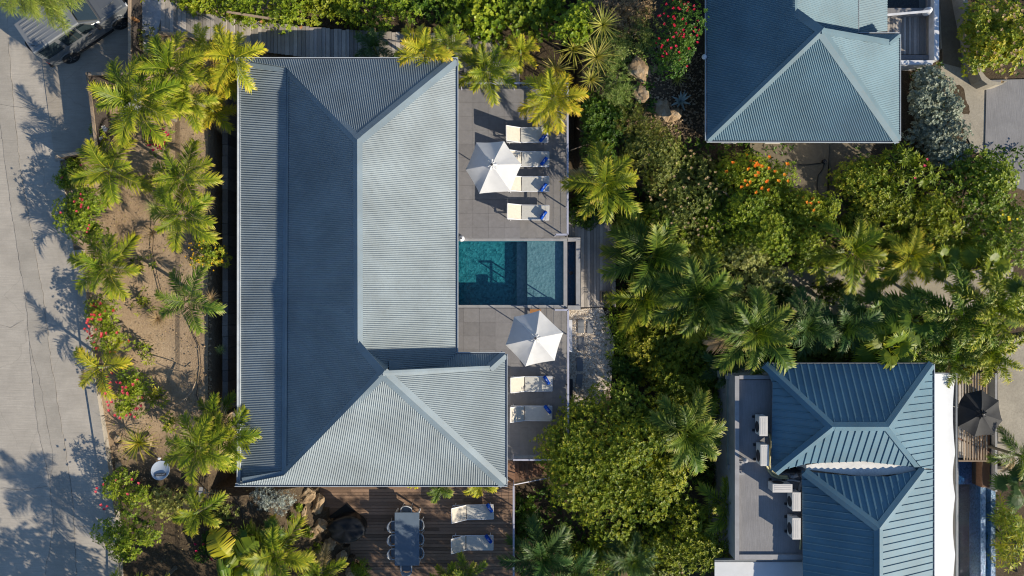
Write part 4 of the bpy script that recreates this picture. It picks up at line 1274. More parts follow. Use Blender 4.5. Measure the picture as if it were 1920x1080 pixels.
# ================================================================== off-road car
def car():
    root = empty('parked_car', P(150, 62, RZ), 0, 'grey boxy off-road vehicle parked at the top left under the pine branch', 'car')
    paint = simple('grey_car_paint', (0.15, 0.16, 0.17), 0.28, 0.35, 0.6, 0.04)
    roofp = simple('pale_grey_roof_paint', (0.21, 0.22, 0.23), 0.35, 0.2, 0.6, 0.04)
    glass = MT['glass_dark']
    def W(mb, name, mat, par=root, bevel=0, smooth=False): return mb.build(name, mat, par, world=False, bevel=bevel, smooth=smooth)
    def secs(sl):  # list of (x, halfwidth_bottom, z_bottom, halfwidth_top, z_top)
        vs = []; fs = []
        for (x, wb, zb, wt, zt) in sl:
            m = (zb + zt) / 2; wm = (wb + wt) / 2 if zt > 1.15 else max(wb, wt)
            vs += [(x, -wb, zb), (x, -wm, m), (x, -wt, zt), (x, wt, zt), (x, wm, m), (x, wb, zb)]
        for i in range(len(sl) - 1):
            for k in range(6): fs.append((i * 6 + k, i * 6 + (k + 1) % 6, (i + 1) * 6 + (k + 1) % 6, (i + 1) * 6 + k))
        fs.append(tuple(range(6))[::-1]); fs.append(tuple((len(sl) - 1) * 6 + k for k in range(6)))
        return MB().add(vs, fs)
    # x forward; centre between axles; wheelbase 2.8
    W(secs([(-2.2, 0.90, 0.42, 0.92, 1.12), (-1.9, 0.93, 0.38, 0.94, 1.14), (0.75, 0.93, 0.38, 0.94, 1.14), (1.0, 0.93, 0.4, 0.90, 1.15), (2.0, 0.92, 0.42, 0.84, 1.08), (2.18, 0.86, 0.5, 0.80, 1.0)]), 'body', paint, bevel=0.03)
    W(secs([(-2.18, 0.91, 1.12, 0.78, 1.84), (-1.0, 0.91, 1.13, 0.79, 1.87), (0.15, 0.91, 1.13, 0.78, 1.84), (0.85, 0.90, 1.12, 0.76, 1.20)]), 'cabin', paint, bevel=0.03)
    rf = W(secs([(-2.16, 0.79, 1.84, 0.75, 1.89), (-1.0, 0.80, 1.86, 0.76, 1.92), (0.2, 0.79, 1.84, 0.74, 1.88)]), 'roof', roofp, bevel=0.015)
    for k in range(6):
        y = -0.55 + k * 0.22
        W(MB().box(-1.95, 0.0, y - 0.03, y + 0.03, 1.90, 1.926), 'roof_rib', roofp, rf)
    # bonnet
    bn = W(secs([(0.95, 0.80, 1.12, 0.78, 1.19), (2.05, 0.74, 1.05, 0.70, 1.11)]), 'bonnet', paint, bevel=0.02)
    W(MB().box(1.2, 1.85, -0.4, 0.4, 1.14, 1.175), 'bonnet_bulge', paint, bn, bevel=0.01)
    # windscreen
    W(MB().add([(0.83, -0.72, 1.23), (0.83, 0.72, 1.23), (0.24, 0.66, 1.84), (0.24, -0.66, 1.84), (0.86, -0.72, 1.25), (0.86, 0.72, 1.25), (0.27, 0.66, 1.86), (0.27, -0.66, 1.86)],
               [(4, 5, 6, 7), (0, 1, 5, 4), (2, 3, 7, 6), (0, 4, 7, 3), (1, 2, 6, 5)]), 'windscreen', glass)
    W(MB().add([(-2.2, -0.7, 1.2), (-2.2, 0.7, 1.2), (-2.19, 0.62, 1.75), (-2.19, -0.62, 1.75)], [(0, 1, 2, 3)]), 'rear_window', glass)
    def slab(x0, x1, s, xt0=None, xt1=None):
        xt0 = x0 if xt0 is None else xt0; xt1 = x1 if xt1 is None else xt1
        def yz(z): return s * (0.935 - (z - 1.14) * 0.185)
        v = [(x0, yz(1.18), 1.18), (x1, yz(1.18), 1.18), (xt1, yz(1.76), 1.76), (xt0, yz(1.76), 1.76)]
        v2 = [(a, b - s * 0.05, c) for a, b, c in v]
        return MB().add(v + v2, [(0, 1, 2, 3), (0, 1, 5, 4), (1, 2, 6, 5), (2, 3, 7, 6), (3, 0, 4, 7)])
    for s in (-1, 1):
        W(slab(-0.95, -0.15, s), 'side_window', glass)
        W(slab(-2.0, -1.15, s), 'side_window', glass)
        W(slab(-0.05, 0.62, s, -0.05, 0.22), 'side_window', glass)
        d = W(MB().box(-0.10, 0.74, min(s * 0.935, s * 0.957), max(s * 0.935, s * 0.957), 0.5, 1.12), 'door', paint, bevel=0.008)
        W(MB().box(0.0, 0.16, min(s * 0.957, s * 0.985), max(s * 0.957, s * 0.985), 0.98, 1.02), 'handle', MT['black'], d)
        W(MB().box(0.62, 0.78, min(s * 0.96, s * 1.14), max(s * 0.96, s * 1.14), 1.16, 1.36), 'side_mirror', MT['black'], bevel=0.03)
        W(MB().box(-0.9, 0.95, min(s * 0.9, s * 1.0), max(s * 0.9, s * 1.0), 0.33, 0.40), 'side_step', MT['black'])
        W(MB().lathe([(0.0, 0), (0.10, 0), (0.11, 0.05), (0, 0.05)], 0, 0, 14, Matrix.Translation((2.18, s * 0.66, 0.86)) @ Matrix.Rotation(math.pi / 2, 4, 'Y')), 'headlight', MT['head'])
        W(MB().box(-2.24, -2.19, min(s * 0.72, s * 0.86), max(s * 0.72, s * 0.86), 0.75, 1.0), 'tail_light', MT['tail'])
        for x in (-1.4, 1.4):
            M = Matrix.Translation((x, s * 0.86, 0.385)) @ Matrix.Rotation(math.pi / 2 * -s, 4, 'X')
            wh = W(MB().lathe([(0.22, -0.13), (0.35, -0.13), (0.385, -0.09), (0.385, 0.11), (0.35, 0.15), (0.25, 0.155), (0.22, 0.14)], 0, 0, 26, M), 'tyre', MT['rubber'], smooth=True)
            W(MB().lathe([(0.24, 0.0), (0.24, 0.12), (0.22, 0.135), (0.205, 0.10), (0.0, 0.09)], 0, 0, 20, M), 'rim', MT['chrome_dark'], wh)
            sp = MB()
            for k in range(5):
                q = k * 2 * math.pi / 5
                sp.beam(M @ Vector((0.05 * math.cos(q), 0.05 * math.sin(q), 0.12)), M @ Vector((0.215 * math.cos(q), 0.215 * math.sin(q), 0.128)), 0.05, 0.03)
            W(sp, 'spokes', MT['steel'], wh)
            # arch flare
            fl = []
            for k in range(9):
                q = math.pi * (0.0 + k / 8)
                fl.append((x + 0.44 * math.cos(q), s * 0.96, 0.46 + 0.42 * math.sin(q)))
            W(MB().tube(fl[1:-1], 0.045, 6), 'wheel_arch', paint)
    W(MB().box(2.12, 2.32, -0.88, 0.88, 0.42, 0.66), 'front_bumper', MT['black'], bevel=0.04)
    W(MB().box(-2.36, -2.18, -0.88, 0.88, 0.42, 0.62), 'rear_bumper', MT['black'], bevel=0.04)
    W(MB().box(2.16, 2.21, -0.55, 0.55, 0.70, 0.98), 'grille', MT['black'])
    M = Matrix.Translation((-2.24, 0.05, 0.98)) @ Matrix.Rotation(-math.pi / 2, 4, 'Y')
    sw = W(MB().lathe([(0.0, 0), (0.35, 0), (0.38, 0.04), (0.38, 0.17), (0.34, 0.21), (0.0, 0.21)], 0, 0, 24, M), 'spare_wheel', MT['rubber'], smooth=False)
    W(MB().lathe([(0.0, 0.21), (0.20, 0.21), (0.18, 0.23), (0, 0.23)], 0, 0, 16, M), 'rim', MT['chrome_dark'], sw)
    for yy in (-0.35, 0.35):
        W(MB().beam((0.80, yy - 0.25, 1.28), (0.62, yy + 0.2, 1.47), 0.02, 0.02), 'wiper', MT['black'])
    W(MB().tube([(-1.9, -0.55, 1.9), (-1.98, -0.55, 2.05)], 0.012, 5), 'aerial', MT['black'])
    # exact place
    rear = P(132, 106, RZ + .385); front = P(226, 42, RZ + .385)
    h = math.atan2(front.y - rear.y, front.x - rear.x)
    mid = (rear + front) / 2
    left = Vector((-math.sin(h), math.cos(h), 0))
    c = mid + left * 0.87
    s_ = (front - rear).length / 2.8
    c = mid + left * 0.87 * s_
    root.location = (c.x, c.y, RZ + 0.035); root.rotation_euler = (0, 0, h); root.scale = (s_, s_, s_)
car()

# ================================================================== terrace furniture
def lounger_proto():
    r = empty('sun_lounger', (0, 0, 0), 0, 'x', 'sun lounger')
    fr = MB()
    # head at -x. seat 1.26 long, back hinged; origin at the hinge on the ground
    sl = 1.28; w = 0.34; h = 0.36
    for s in (-1, 1):
        fr.beam((-0.62, s * w, h - 0.03), (sl, s * w, h - 0.03), 0.035, 0.04)
    fr.beam((sl, -w, h - 0.03), (sl, w, h - 0.03), 0.035, 0.04)
    fr.beam((-0.62, -w, h - 0.03), (-0.62, w, h - 0.03), 0.035, 0.04)
    fr.build('frame', MT['metal_white'], r, world=False)
    for (x, s) in ((-0.5, -1), (-0.5, 1), (1.15, -1), (1.15, 1)):
        MB().beam((x, s * w, 0), (x, s * w, h - 0.04), 0.035, 0.04).build('leg', MT['metal_white'], r, world=False)
    MB().box(0.02, sl, -w + 0.015, w - 0.015, h - 0.012, h + 0.006).build('seat_sling', MT['sling'], r, world=False, bevel=0.004)
    # back
    L_, an = 0.80, R(36)
    dx, dz = -math.cos(an) * L_, math.sin(an) * L_
    bk = MB()
    vs = []
    for (x, z) in ((-0.015, h), (dx, h + dz)):
        for s in (-1, 1): vs.append((x, s * (w - 0.015), z))
    n_ = Vector((math.sin(an), 0, math.cos(an))) * 0.018
    vs2 = [Vector(v) - n_ for v in vs]
    bk.add(vs + vs2, [(0, 1, 3, 2), (4, 6, 7, 5), (0, 2, 6, 4), (1, 5, 7, 3), (2, 3, 7, 6), (0, 4, 5, 1)])
    b = bk.build('backrest', MT['sling_back'], r, world=False)
    bf = MB()
    for s in (-1, 1): bf.beam((0, s * w, h - 0.01), (dx, s * w, h + dz - 0.01), 0.03, 0.035)
    bf.beam((dx, -w, h + dz - 0.01), (dx, w, h + dz - 0.01), 0.03, 0.035)
    bf.build('back_frame', MT['metal_white'], b, world=False)
    for s in (-1, 1):
        MB().beam((-0.55, s * (w - 0.05), h - 0.03), (-0.40, s * (w - 0.05), h + 0.28), 0.02, 0.02).build('prop', MT['metal_white'], r, world=False)
    return r
lp = lounger_proto()
lg_ = 'sun loungers with rolled blue towels'
lou = [(975.5, 253, 0, 0, 'first pale sun lounger from the top, above the white parasol'),
       (977.5, 298, 0, 0, 'second pale sun lounger from the top with its backrest half under the white parasol'),
       (977.5, 345, 0, 0, 'third pale sun lounger from the top, its backrest corner under the white parasol'),
       (977.5, 398, 0, 0, 'fourth pale sun lounger down, standing clear of the parasol near the pool'),
       (983.5, 720, 0, 0, 'shaded sun lounger on the lower terrace just under the second white parasol'),
       (983, 775, 0, 0, 'shaded sun lounger on the lower terrace farther from the parasol'),
       (874, 961, 1, -0.5, 'sun lounger on the red wood deck nearer to the villa roof'),
       (873.5, 1018, 1, -0.5, 'sun lounger on the red wood deck nearer to the bottom edge')]
for i, (x, y, rz, z, lab) in enumerate(lou):
    o = lp if i == 0 else copy_tree(lp)
    c = P(x, y, z + 0.36)
    o.location = (c.x, c.y, z); o.rotation_euler = (0, 0, R(rz + [0.6, -0.5, 0.3, -0.9, 0.5, -0.6, 0.4, -0.8][i])); o['label'] = lab; o['group'] = lg_
# towels
blue = N('blue_terry_towel')
co_ = blue.coord('Object'); 
wv_ = blue.n('TexNoise'); wv_.inputs['Scale'].default_value = 60; blue.l(co_, wv_.inputs['Vector'])
blue.base((0.012, 0.075, 0.42)); blue.set(0.9, 0, 0.1); blue.bump(wv_.outputs['Fac'], 0.5, 0.01)
MT['towel'] = blue.m
MT['towel_print'] = simple('white_towel_print', (0.55, 0.62, 0.75), 0.9)
def towel_proto():
    r = empty('rolled_towel', (0, 0, 0), 0, 'x', 'towel')
    Mx = Matrix.Rotation(math.pi / 2, 4, 'Y')
    MB().lathe([(0.0, -0.19), (0.07, -0.19), (0.085, -0.175), (0.085, 0.175), (0.07, 0.19), (0, 0.19)], 0, 0, 14, Matrix.Translation((0, 0, 0.085)) @ Mx).build('roll', MT['towel'], r, world=False, smooth=True)
    Mx2 = Matrix.Translation((0, 0, 0.20)) @ Mx
    MB().lathe([(0.0, -0.16), (0.05, -0.16), (0.062, -0.15), (0.062, 0.15), (0.05, 0.16), (0, 0.16)], 0, 0, 14, Mx2).build('upper_roll', MT['towel'], r, world=False, smooth=True)
    pr = MB()
    for (x, w_) in ((-0.045, 0.022), (-0.005, 0.03), (0.04, 0.02)):
        for k in range(3):
            a0 = R(55 + k * 22); a1 = R(70 + k * 22)
            if (k + int(x * 100)) % 3 == 0: continue
            rr = 0.0640
            pr.add([(x - w_ / 2, rr * math.cos(a0), 0.2 + rr * math.sin(a0)), (x + w_ / 2, rr * math.cos(a0), 0.2 + rr * math.sin(a0)), (x + w_ / 2, rr * math.cos(a1), 0.2 + rr * math.sin(a1)), (x - w_ / 2, rr * math.cos(a1), 0.2 + rr * math.sin(a1))], [(0, 1, 2, 3)])
    pr.build('printed_emblem', MT['towel_print'], r, world=False)
    return r
TL = ['topmost sun lounger', 'second lounger from the top', 'third lounger from the top', 'fourth lounger, the one nearest the pool', 'lower terrace lounger nearest the parasol', 'lower terrace lounger farther from the parasol', 'wood deck lounger nearer the villa roof', 'wood deck lounger nearer the bottom edge']
tp = towel_proto()
tows = [(1018, 258, 50, 0), (1020, 302, 52, 0), (1019, 351, 52, 0), (1019, 403, 54, 0), (1025, 713, -58, 0), (1027, 768, -52, 0), (918, 953, -58, -0.5), (916, 1011, -52, -0.5)]
for i, (x, y, rz, z) in enumerate(tows):
    o = tp if i == 0 else copy_tree(tp)
    zz = z + 0.366
    c = P(x, y, zz + 0.12)
    o.location = (c.x, c.y, zz); o.rotation_euler = (0, 0, R(rz)); o.scale = (1.15, 1, 1)
    o['label'] = 'rolled royal blue towel on the ' + TL[i]; o['group'] = 'rolled blue towels on the loungers'
for o in list(bpy.data.objects):
    if o.get('category') == 'towel' and len(o['label'].split()) > 16:
        o['label'] = ' '.join(o['label'].split()[:16])

# parasols
def parasol(name, label, verts, centre, zr, za, zg, mat, lean=(0, 0), vent=True):
    c = P(*centre, za)
    root = empty('parasol', (c.x, c.y, zg), label=label, cat='parasol')
    rim = [P(x, y, zr) for x, y in verts]
    n = len(rim)
    hub = Vector((c.x, c.y, za))
    vs = []; fs = []
    rings = 6
    # each panel sagging between ribs with inward scallop
    seg = 6
    for i in range(n):
        a, b = rim[i], rim[(i + 1) % n]
        panel = len(vs)
        for r_ in range(rings + 1):
            t = 0.06 + 0.94 * r_ / rings
            for s in range(seg + 1):
                u = s / seg
                e = a.lerp(b, u)
                sag = 4 * u * (1 - u)
                e = e + (hub - e) * (0.022 * sag)
                p = hub.lerp(e, t)
                p.z = za + (zr - za) * (t ** 1.15) - 0.05 * sag * t + 0.012 * math.sin(7 * t + i * 2.1 + 9 * u) * t
                vs.append(p)
        for r_ in range(rings):
            for s in range(seg):
                q = panel + r_ * (seg + 1) + s
                fs.append((q, q + 1, q + seg + 2, q + seg + 1))
        # valance
    MB().add(vs, fs).build('canopy', MT[mat], root, smooth=True)
    for a in rim:
        MB().beam(hub - Vector((0, 0, 0.06)), a - Vector((0, 0, 0.03)), 0.02, 0.02).build('rib', MT['metal_white' if mat == 'canvas' else 'black'], root)
    # vent frill
    rd = random.Random(len(label))
    vv = []; ff = []
    m = 36
    for k in range(m):
        q = 2 * math.pi * k / m
        r1 = 0.06; r2 = 0.21 + 0.05 * math.sin(q * 6) + rd.uniform(-0.03, 0.03)
        vv += [(hub.x + r1 * math.cos(q), hub.y + r1 * math.sin(q), za + 0.10 + rd.uniform(-.02, .02)), (hub.x + r2 * math.cos(q), hub.y + r2 * math.sin(q), za + 0.02 + 0.05 * math.sin(q * 9) - 0.02)]
    for k in range(m):
        j = (k + 1) % m
        ff.append((2 * k, 2 * k + 1, 2 * j + 1, 2 * j))
    MB().add(vv, ff).build('vent_cap', MT[mat], root, smooth=False)
    MB().lathe([(0.045, za + 0.05), (0.05, za + 0.13), (0.03, za + 0.17), (0, za + 0.18)], hub.x, hub.y, 12).build('finial', MT['chrome_dark'], root)
    MB().tube([(c.x, c.y, zg), (c.x, c.y, za)], 0.024, 10).build('pole', MT['metal_white'], root)
    MB().lathe([(0.30, zg), (0.30, zg + 0.06), (0.06, zg + 0.09), (0.035, zg + 0.35), (0, zg + 0.35)], c.x, c.y, 20).build('base', MT['coping'], root)
parasol('a', 'white six-sided parasol shading the loungers on the upper terrace', [(893, 267), (945, 264.5), (978, 308), (957, 359), (899, 363), (873, 318)], (922, 309), 2.2, 2.75, 0, 'canvas')
parasol('b', 'white six-sided parasol on the lower terrace just below the pool', [(1012, 582), (1056, 624), (1040, 676), (985, 687), (948, 647), (964, 594)], (1004, 634), 2.2, 2.75, 0, 'canvas')
parasol('c', 'charcoal eight-sided parasol above the slatted deck at the right edge', [(1841, 731), (1873, 751), (1880, 789), (1864, 815), (1827, 819), (1796, 800), (1797, 758), (1809, 738)], (1840, 776), 0.75, 1.2, DZ3, 'canvas_black')
so1 = empty('wooden_side_table', P(1004, 584, 0), label='small orange wood side table half hidden by the lower white parasol', cat='side table')
c = P(1004, 588, 0.5)
MB().box(c.x - 0.26, c.x + 0.26, c.y - 0.2, c.y + 0.2, 0.46, 0.5).build('table_top', MT['bracket'], so1)
for sx in (-1, 1):
    for sy in (-1, 1): MB().box(c.x + sx * .22 - .02, c.x + sx * .22 + .02, c.y + sy * .16 - .02, c.y + sy * .16 + .02, 0, .458).build('leg', MT['bracket'], so1)
# skimmer float
c = P(865, 447, 0.15)
fl = empty('white_speaker_pod', (c.x, c.y, 0), label='small white rounded garden speaker at the corner of the pool', cat='speaker')
MB().lathe([(0.0, 0.0), (0.12, 0.0), (0.15, 0.06), (0.13, 0.16), (0.06, 0.24), (0, 0.25)], c.x, c.y, 16).build('shell', MT['metal_white'], fl, smooth=True)
MB().lathe([(0.04, 0.245), (0.035, 0.262), (0, 0.265)], c.x, c.y, 10).build('cap', MT['black'], fl)

# dining table and chairs
DZ = -0.5
tb = empty('dining_table', P(763, 1010, DZ), label='long blue grey outdoor dining table on the red wood deck', cat='dining table')
a = P(740, 1060.5, DZ + .75); b = P(786, 961, DZ + .75)
MB().box(a.x, b.x, a.y, b.y, DZ + 0.71, DZ + 0.75).build('table_top', MT['table'], tb, bevel=0.006)
MB().box(a.x + .06, b.x - .06, a.y + .06, b.y - .06, DZ + 0.64, DZ + 0.708).build('apron', MT['metal_white'], tb)
for x in (a.x + 0.05, b.x - 0.05):
    for y in (a.y + 0.05, b.y - 0.05): MB().box(x - .035, x + .035, y - .035, y + .035, DZ, DZ + .638).build('leg', MT['metal_white'], tb)
def chair_proto():
    r = empty('dining_chair', (0, 0, 0), 0, 'x', 'dining chair')
    # facing +x (towards table); origin at seat centre
    MB().box(-0.22, 0.23, -0.22, 0.22, 0.43, 0.455).build('seat', MT['table'], r, world=False, bevel=0.01)
    mb = MB(); pts = []
    n = 9
    vs = []; fs = []
    for k in range(n):
        q = R(-62 + 124 * k / (n - 1))
        x = -0.02 - 0.26 * math.cos(q); y = 0.27 * math.sin(q)
        top = 0.80 - 0.13 * abs(math.sin(q)) ** 2
        for (rr, z) in ((0, 0.50), (0, top), (0.03, top), (0.03, 0.50)):
            vs.append((x - rr * math.cos(q) - (0.05 if z > 0.6 else 0), y + rr * math.sin(q), z))
    for k in range(n - 1):
        for j in range(4): fs.append((k * 4 + j, k * 4 + (j + 1) % 4, (k + 1) * 4 + (j + 1) % 4, (k + 1) * 4 + j))
    MB().add(vs, fs).build('backrest', MT['chair'], r, world=False, smooth=False)
    for s in (-1, 1):
        MB().beam((-0.16, s * 0.25, 0.655), (0.20, s * 0.25, 0.65), 0.045, 0.025).build('armrest', MT['chair'], r, world=False)
        MB().beam((0.2, s * 0.25, 0.0), (0.2, s * 0.25, 0.64), 0.03, 0.03).build('leg', MT['chair'], r, world=False)
        MB().beam((-0.25, s * 0.2, 0.0), (-0.2, s * 0.21, 0.55), 0.03, 0.03).build('leg', MT['chair'], r, world=False)
    return r
cp = chair_proto()
chs = [(742, 985, 0, 'pale dining chair on the left side of the table, nearest the villa'), (742, 1010, 0, 'pale dining chair in the middle of the left side of the table'), (742, 1036, 0, 'pale dining chair on the left side of the table, nearest the bottom edge'),
       (783, 982, 180, 'pale dining chair on the right side of the table, nearest the villa'), (783, 1008, 180, 'pale dining chair in the middle of the right side of the table'), (783, 1034, 180, 'pale dining chair on the right side of the table, nearest the bottom edge'),
       (763, 959, -90, 'pale dining chair at the head of the table on the villa side'), (763, 1062, 90, 'pale dining chair at the foot of the table on the bottom edge side')]
for i, (x, y, rz, lab) in enumerate(chs):
    o = cp if i == 0 else copy_tree(cp)
    c = P(x, y, DZ + .45)
    o.location = (c.x, c.y, DZ); o.rotation_euler = (0, 0, R(rz)); o['label'] = lab; o['group'] = 'chairs around the dining table'
# covered barbecue on black mat
mt = MB()
q = [(651, 943), (681, 972), (650, 1000), (617, 968)]
setp(MB().prism([P(x, y, DZ + .02)[:2] for x, y in q], DZ + 0.006, DZ + 0.03).build('black_mat', MT['black']), 'square black mat turned diagonally on the red wood deck', 'mat')
bb = empty('covered_barbecue', P(651, 990, DZ), label='bulky barbecue under a crumpled black cover beside the rocks', cat='barbecue')
c = P(652, 989, DZ + 0.6)
vs = []; fs = []; nr, ns = 12, 40
for i in range(nr + 1):
    t = i / nr
    for k in range(ns):
        q = 2 * math.pi * k / ns
        rad = 0.72 if t < 0.55 else 0.80 * math.cos((t - 0.55) / 0.45 * math.pi / 2) ** 0.6
        rad *= 1 + 0.10 * noise.noise(Vector((math.cos(q) * 2, math.sin(q) * 2, t * 1.5))) + 0.05 * noise.noise(Vector((math.cos(q) * 7, math.sin(q) * 7, t * 3)))
        rad *= 1 + 0.10 * abs(math.cos(2 * q + 0.6)) ** 3
        z = 1.0 * math.sin(min(1, t / 0.9) * math.pi / 2) + 0.06 * noise.noise(Vector((math.cos(q) * rad * 4, math.sin(q) * rad * 4, 1.5)))
        vs.append((c.x + rad * math.cos(q) * 1.05, c.y + rad * math.sin(q) * 0.75, DZ + 0.04 + max(0, z)))
    if i:
        for k in range(ns):
            fs.append(((i - 1) * ns + k, (i - 1) * ns + (k + 1) % ns, i * ns + (k + 1) % ns, i * ns + k))
mbb = MB().add(vs, fs).build('cover', simple('shiny_black_cover', (0.006, 0.007, 0.009), 0.4, spec=0.35), bb, smooth=True)

# satellite dish
def dish():
    c = P(302, 882, 2.5)
    root = empty('satellite_dish', (c.x, c.y, 1.75), label='round pale satellite dish with a dark printed word under a palm', cat='satellite dish')
    tilt = Matrix.Translation((c.x, c.y, 2.5)) @ Matrix.Rotation(R(5), 4, 'Z') @ Matrix.Rotation(R(-14), 4, 'X')
    prof = [(0.0, 0.0)] + [(0.40 * t / 8, 0.07 * (t / 8) ** 2) for t in range(1, 9)] + [(0.41, 0.075), (0.405, 0.055), (0.2, 0.0), (0.0, -0.03)]
    vs = MB()
    n = 32; V_ = []; F_ = []
    for (r, z) in prof:
        for k in range(n):
            q = 2 * math.pi * k / n
            V_.append(tilt @ Vector((r * math.cos(q), r * math.sin(q), z)))
    for i in range(len(prof) - 1):
        for k in range(n): F_.append((i * n + k, i * n + (k + 1) % n, (i + 1) * n + (k + 1) % n, (i + 1) * n + k))
    vs.add(V_, F_); vs.build('reflector', MT['dish'], root, smooth=True)
    MB().tube([(c.x, c.y, 1.6), (c.x, c.y, 2.47)], 0.035, 8).build('mast', MT['steel'], root)
    lnb = tilt @ Vector((0.02, 0.50, 0.22)); e0 = tilt @ Vector((0, 0.39, 0.0))
    MB().tube([e0, lnb], 0.014, 6).build('feed_arm', MT['steel'], root)
    MB().lathe([(0, -0.06), (0.045, -0.06), (0.055, 0.05), (0, 0.06)], 0, 0, 12, Matrix.Translation(lnb)).build('receiver', MT['metal_white'], root)
    pl = MB(); pl.add([tilt @ Vector(v) for v in ((-0.24, -0.23, 0.04), (0.24, -0.23, 0.04), (0.24, -0.12, 0.04), (-0.24, -0.12, 0.04), (-0.24, -0.23, 0.062), (0.24, -0.23, 0.062), (0.24, -0.12, 0.062), (-0.24, -0.12, 0.062))],
                      [(4, 5, 6, 7), (0, 1, 5, 4), (1, 2, 6, 5), (2, 3, 7, 6), (3, 0, 4, 7)])
    plo = pl.build('name_plate', MT['ac_dark'], root)
    cu = bpy.data.curves.new('name', 'FONT'); cu.body = 'CANALSAT'; cu.size = 0.078; cu.align_x = 'CENTER'; cu.align_y = 'CENTER'; cu.extrude = 0.001
    to = bpy.data.objects.new('lettering', cu); COL.objects.link(to)
    dg = bpy.context.evaluated_depsgraph_get()
    me = bpy.data.meshes.new_from_object(to.evaluated_get(dg)); COL.objects.unlink(to); bpy.data.objects.remove(to)
    me.transform(Matrix.Translation(-Vector(root.location)) @ tilt @ Matrix.Translation((0.0, -0.175, 0.066)))
    me.materials.clear(); me.materials.append(MT['dish'])
    link('lettering', me, plo)
dish()
# aerial rack
an = empty('television_aerial', P(410, 922, 1.4), label='comb shaped television aerial beside the corner of the villa roof', cat='aerial')
za = 2.3
MB().beam(P(357, 919, za), P(430, 929, za), 0.03, 0.03).build('boom', MT['steel'], an)
MB().tube([P(392, 924, za), P(392, 924, 1.0)], 0.02, 8).build('mast', MT['steel'], an)
MB().beam(P(377, 913, za), P(374, 940, za), 0.16, 0.02).build('reflector', MT['coping'], an)
for i in range(9):
    x = 381 + i * 4.6
    MB().beam(P(x, 915 + i * .8, za), P(x - 1.5, 936 + i * .5, za), 0.018, 0.018).build('element', MT['steel'], an)

# rocks
def rock(label, px, py, r, zg, seed, sq=(1, 1, 0.6), group=None, cat='rock', mat='rock'):
    bm = bmesh.new()
    bmesh.ops.create_icosphere(bm, subdivisions=3, radius=1)
    rd = random.Random(seed); off = Vector((rd.uniform(-9, 9), rd.uniform(-9, 9), rd.uniform(-9, 9)))
    for v in bm.verts:
        d = v.co.normalized()
        k = 1 + 0.42 * noise.noise(d * 1.4 + off) + 0.16 * noise.noise(d * 3.5 + off)
        k = round(k * 6) / 6 * 0.75 + k * 0.25
        v.co = Vector((d.x * k * sq[0], d.y * k * sq[1], d.z * k * sq[2])) * r
    m = bpy.data.meshes.new('rock'); bm.to_mesh(m); bm.free()
    m.materials.append(MT[mat])
    o = link('rock', m); c = P(px, py, zg)
    o.location = (c.x, c.y, zg); o.rotation_euler = (0, 0, rd.uniform(0, 6))
    setp(o, label, cat, group)
rks = [(580, 930, 0.42, (1, 1.5, .6), 'tan boulder at the head of the outcrop touching the villa roof corner'), (601, 945, 0.5, (0.8, 1.3, .7), 'large pale yellow boulder against the red wood deck corner'), (574, 962, .28, (.5, 1.6, .6), 'long pale rock slab on the garden side of the outcrop'),
       (607, 985, 0.42, (1, 1, .7), 'brown boulder left of the black mat'), (590, 1000, .35, (1, 1.2, .5), 'dark rock in the middle of the outcrop'), (623, 1020, 0.40, (1, .9, .6), 'rounded rock just below the covered barbecue'),
       (603, 1038, .34, (.8, 1.2, .5), 'flat brown rock low in the outcrop'), (645, 1046, .42, (1.1, .9, .5), 'broad rock at the lower end of the outcrop'), (662, 1072, .35, (1, 1, .6), 'rock at the bottom edge beside the small shrub'), (628, 1068, .3, (1, 1, .5), 'small rock near the bottom edge left of the outcrop'),
       (560, 985, .2, (.6, 1.6, .5), 'thin pale stone half buried left of the outcrop')]
for i, (x, y, r, sq, lb) in enumerate(rks): rock(lb, x - 4, y, r * 0.72, max(-0.4, ground_z(*P(x, y, 0)[:2]) + 0.05), 20 + i, sq)
sm = [(408, 700, .17, 'bluish stone beside the timber wall, largest of the row'), (405, 688, .12, 'small stone just above the bluish one by the timber wall'), (410, 678, .1, 'small tan stone higher up along the timber wall'), (276, 827, .22, 'pale flat stone under the spiky plant near the dish'),
      (218, 822, .15, 'small ochre stone on the road side of the spiky plant'), (226, 836, .13, 'small dark stone below the ochre one'), (222, 872, .14, 'grey stone at the kerb beside the flowering shrub'), (412, 448, .14, 'pale stone at the timber wall by the yellow flowering bush')]
for i, (x, y, r, lb) in enumerate(sm): rock(lb, x, y, r, ground_z(*P(x, y, 1.8)[:2]) + 0.03, 60 + i, (1, 1.2, .5))
for i, (x, y, r, lb) in enumerate([(1196, 130, .45, 'tan boulder at the edge of the feathery shrub upper right of the terrace'), (1203, 175, .35, 'pale rock on the dark slope between the terrace and the upper right house'), (1240, 205, .4, 'sunlit rock beside the blue agave'), (1262, 215, .3, 'low rock just left of the blue agave'), (1228, 128, .13, 'small white stone beside the cactus')]):
    rock(lb, x, y, r, ground_z(*P(x, y, 0.3)[:2]) + 0.05, 90 + i, (1, 1.3, .6))
def reg_wall(rd):
    p = P(rd.gauss(401, 7), rd.uniform(290, 740), 1.8); return p.x, p.y
scatter_stones('garden_stones', reg_wall, 900, 0.02, 0.07, lambda x, y: ground_z(x, y) + 0.03, 'rock', 5)
def reg_slope(rd):
    p = P(rd.uniform(1205, 1320), rd.uniform(100, 260), -0.75); return p.x, p.y
scatter_stones('slope_stones', reg_slope, 900, 0.02, 0.07, lambda x, y: ground_z(x, y) + 0.04, 'rock', 6)
def reg_gard(rd):
    p = P(rd.uniform(200, 412), rd.uniform(240, 900), 1.8); return p.x, p.y
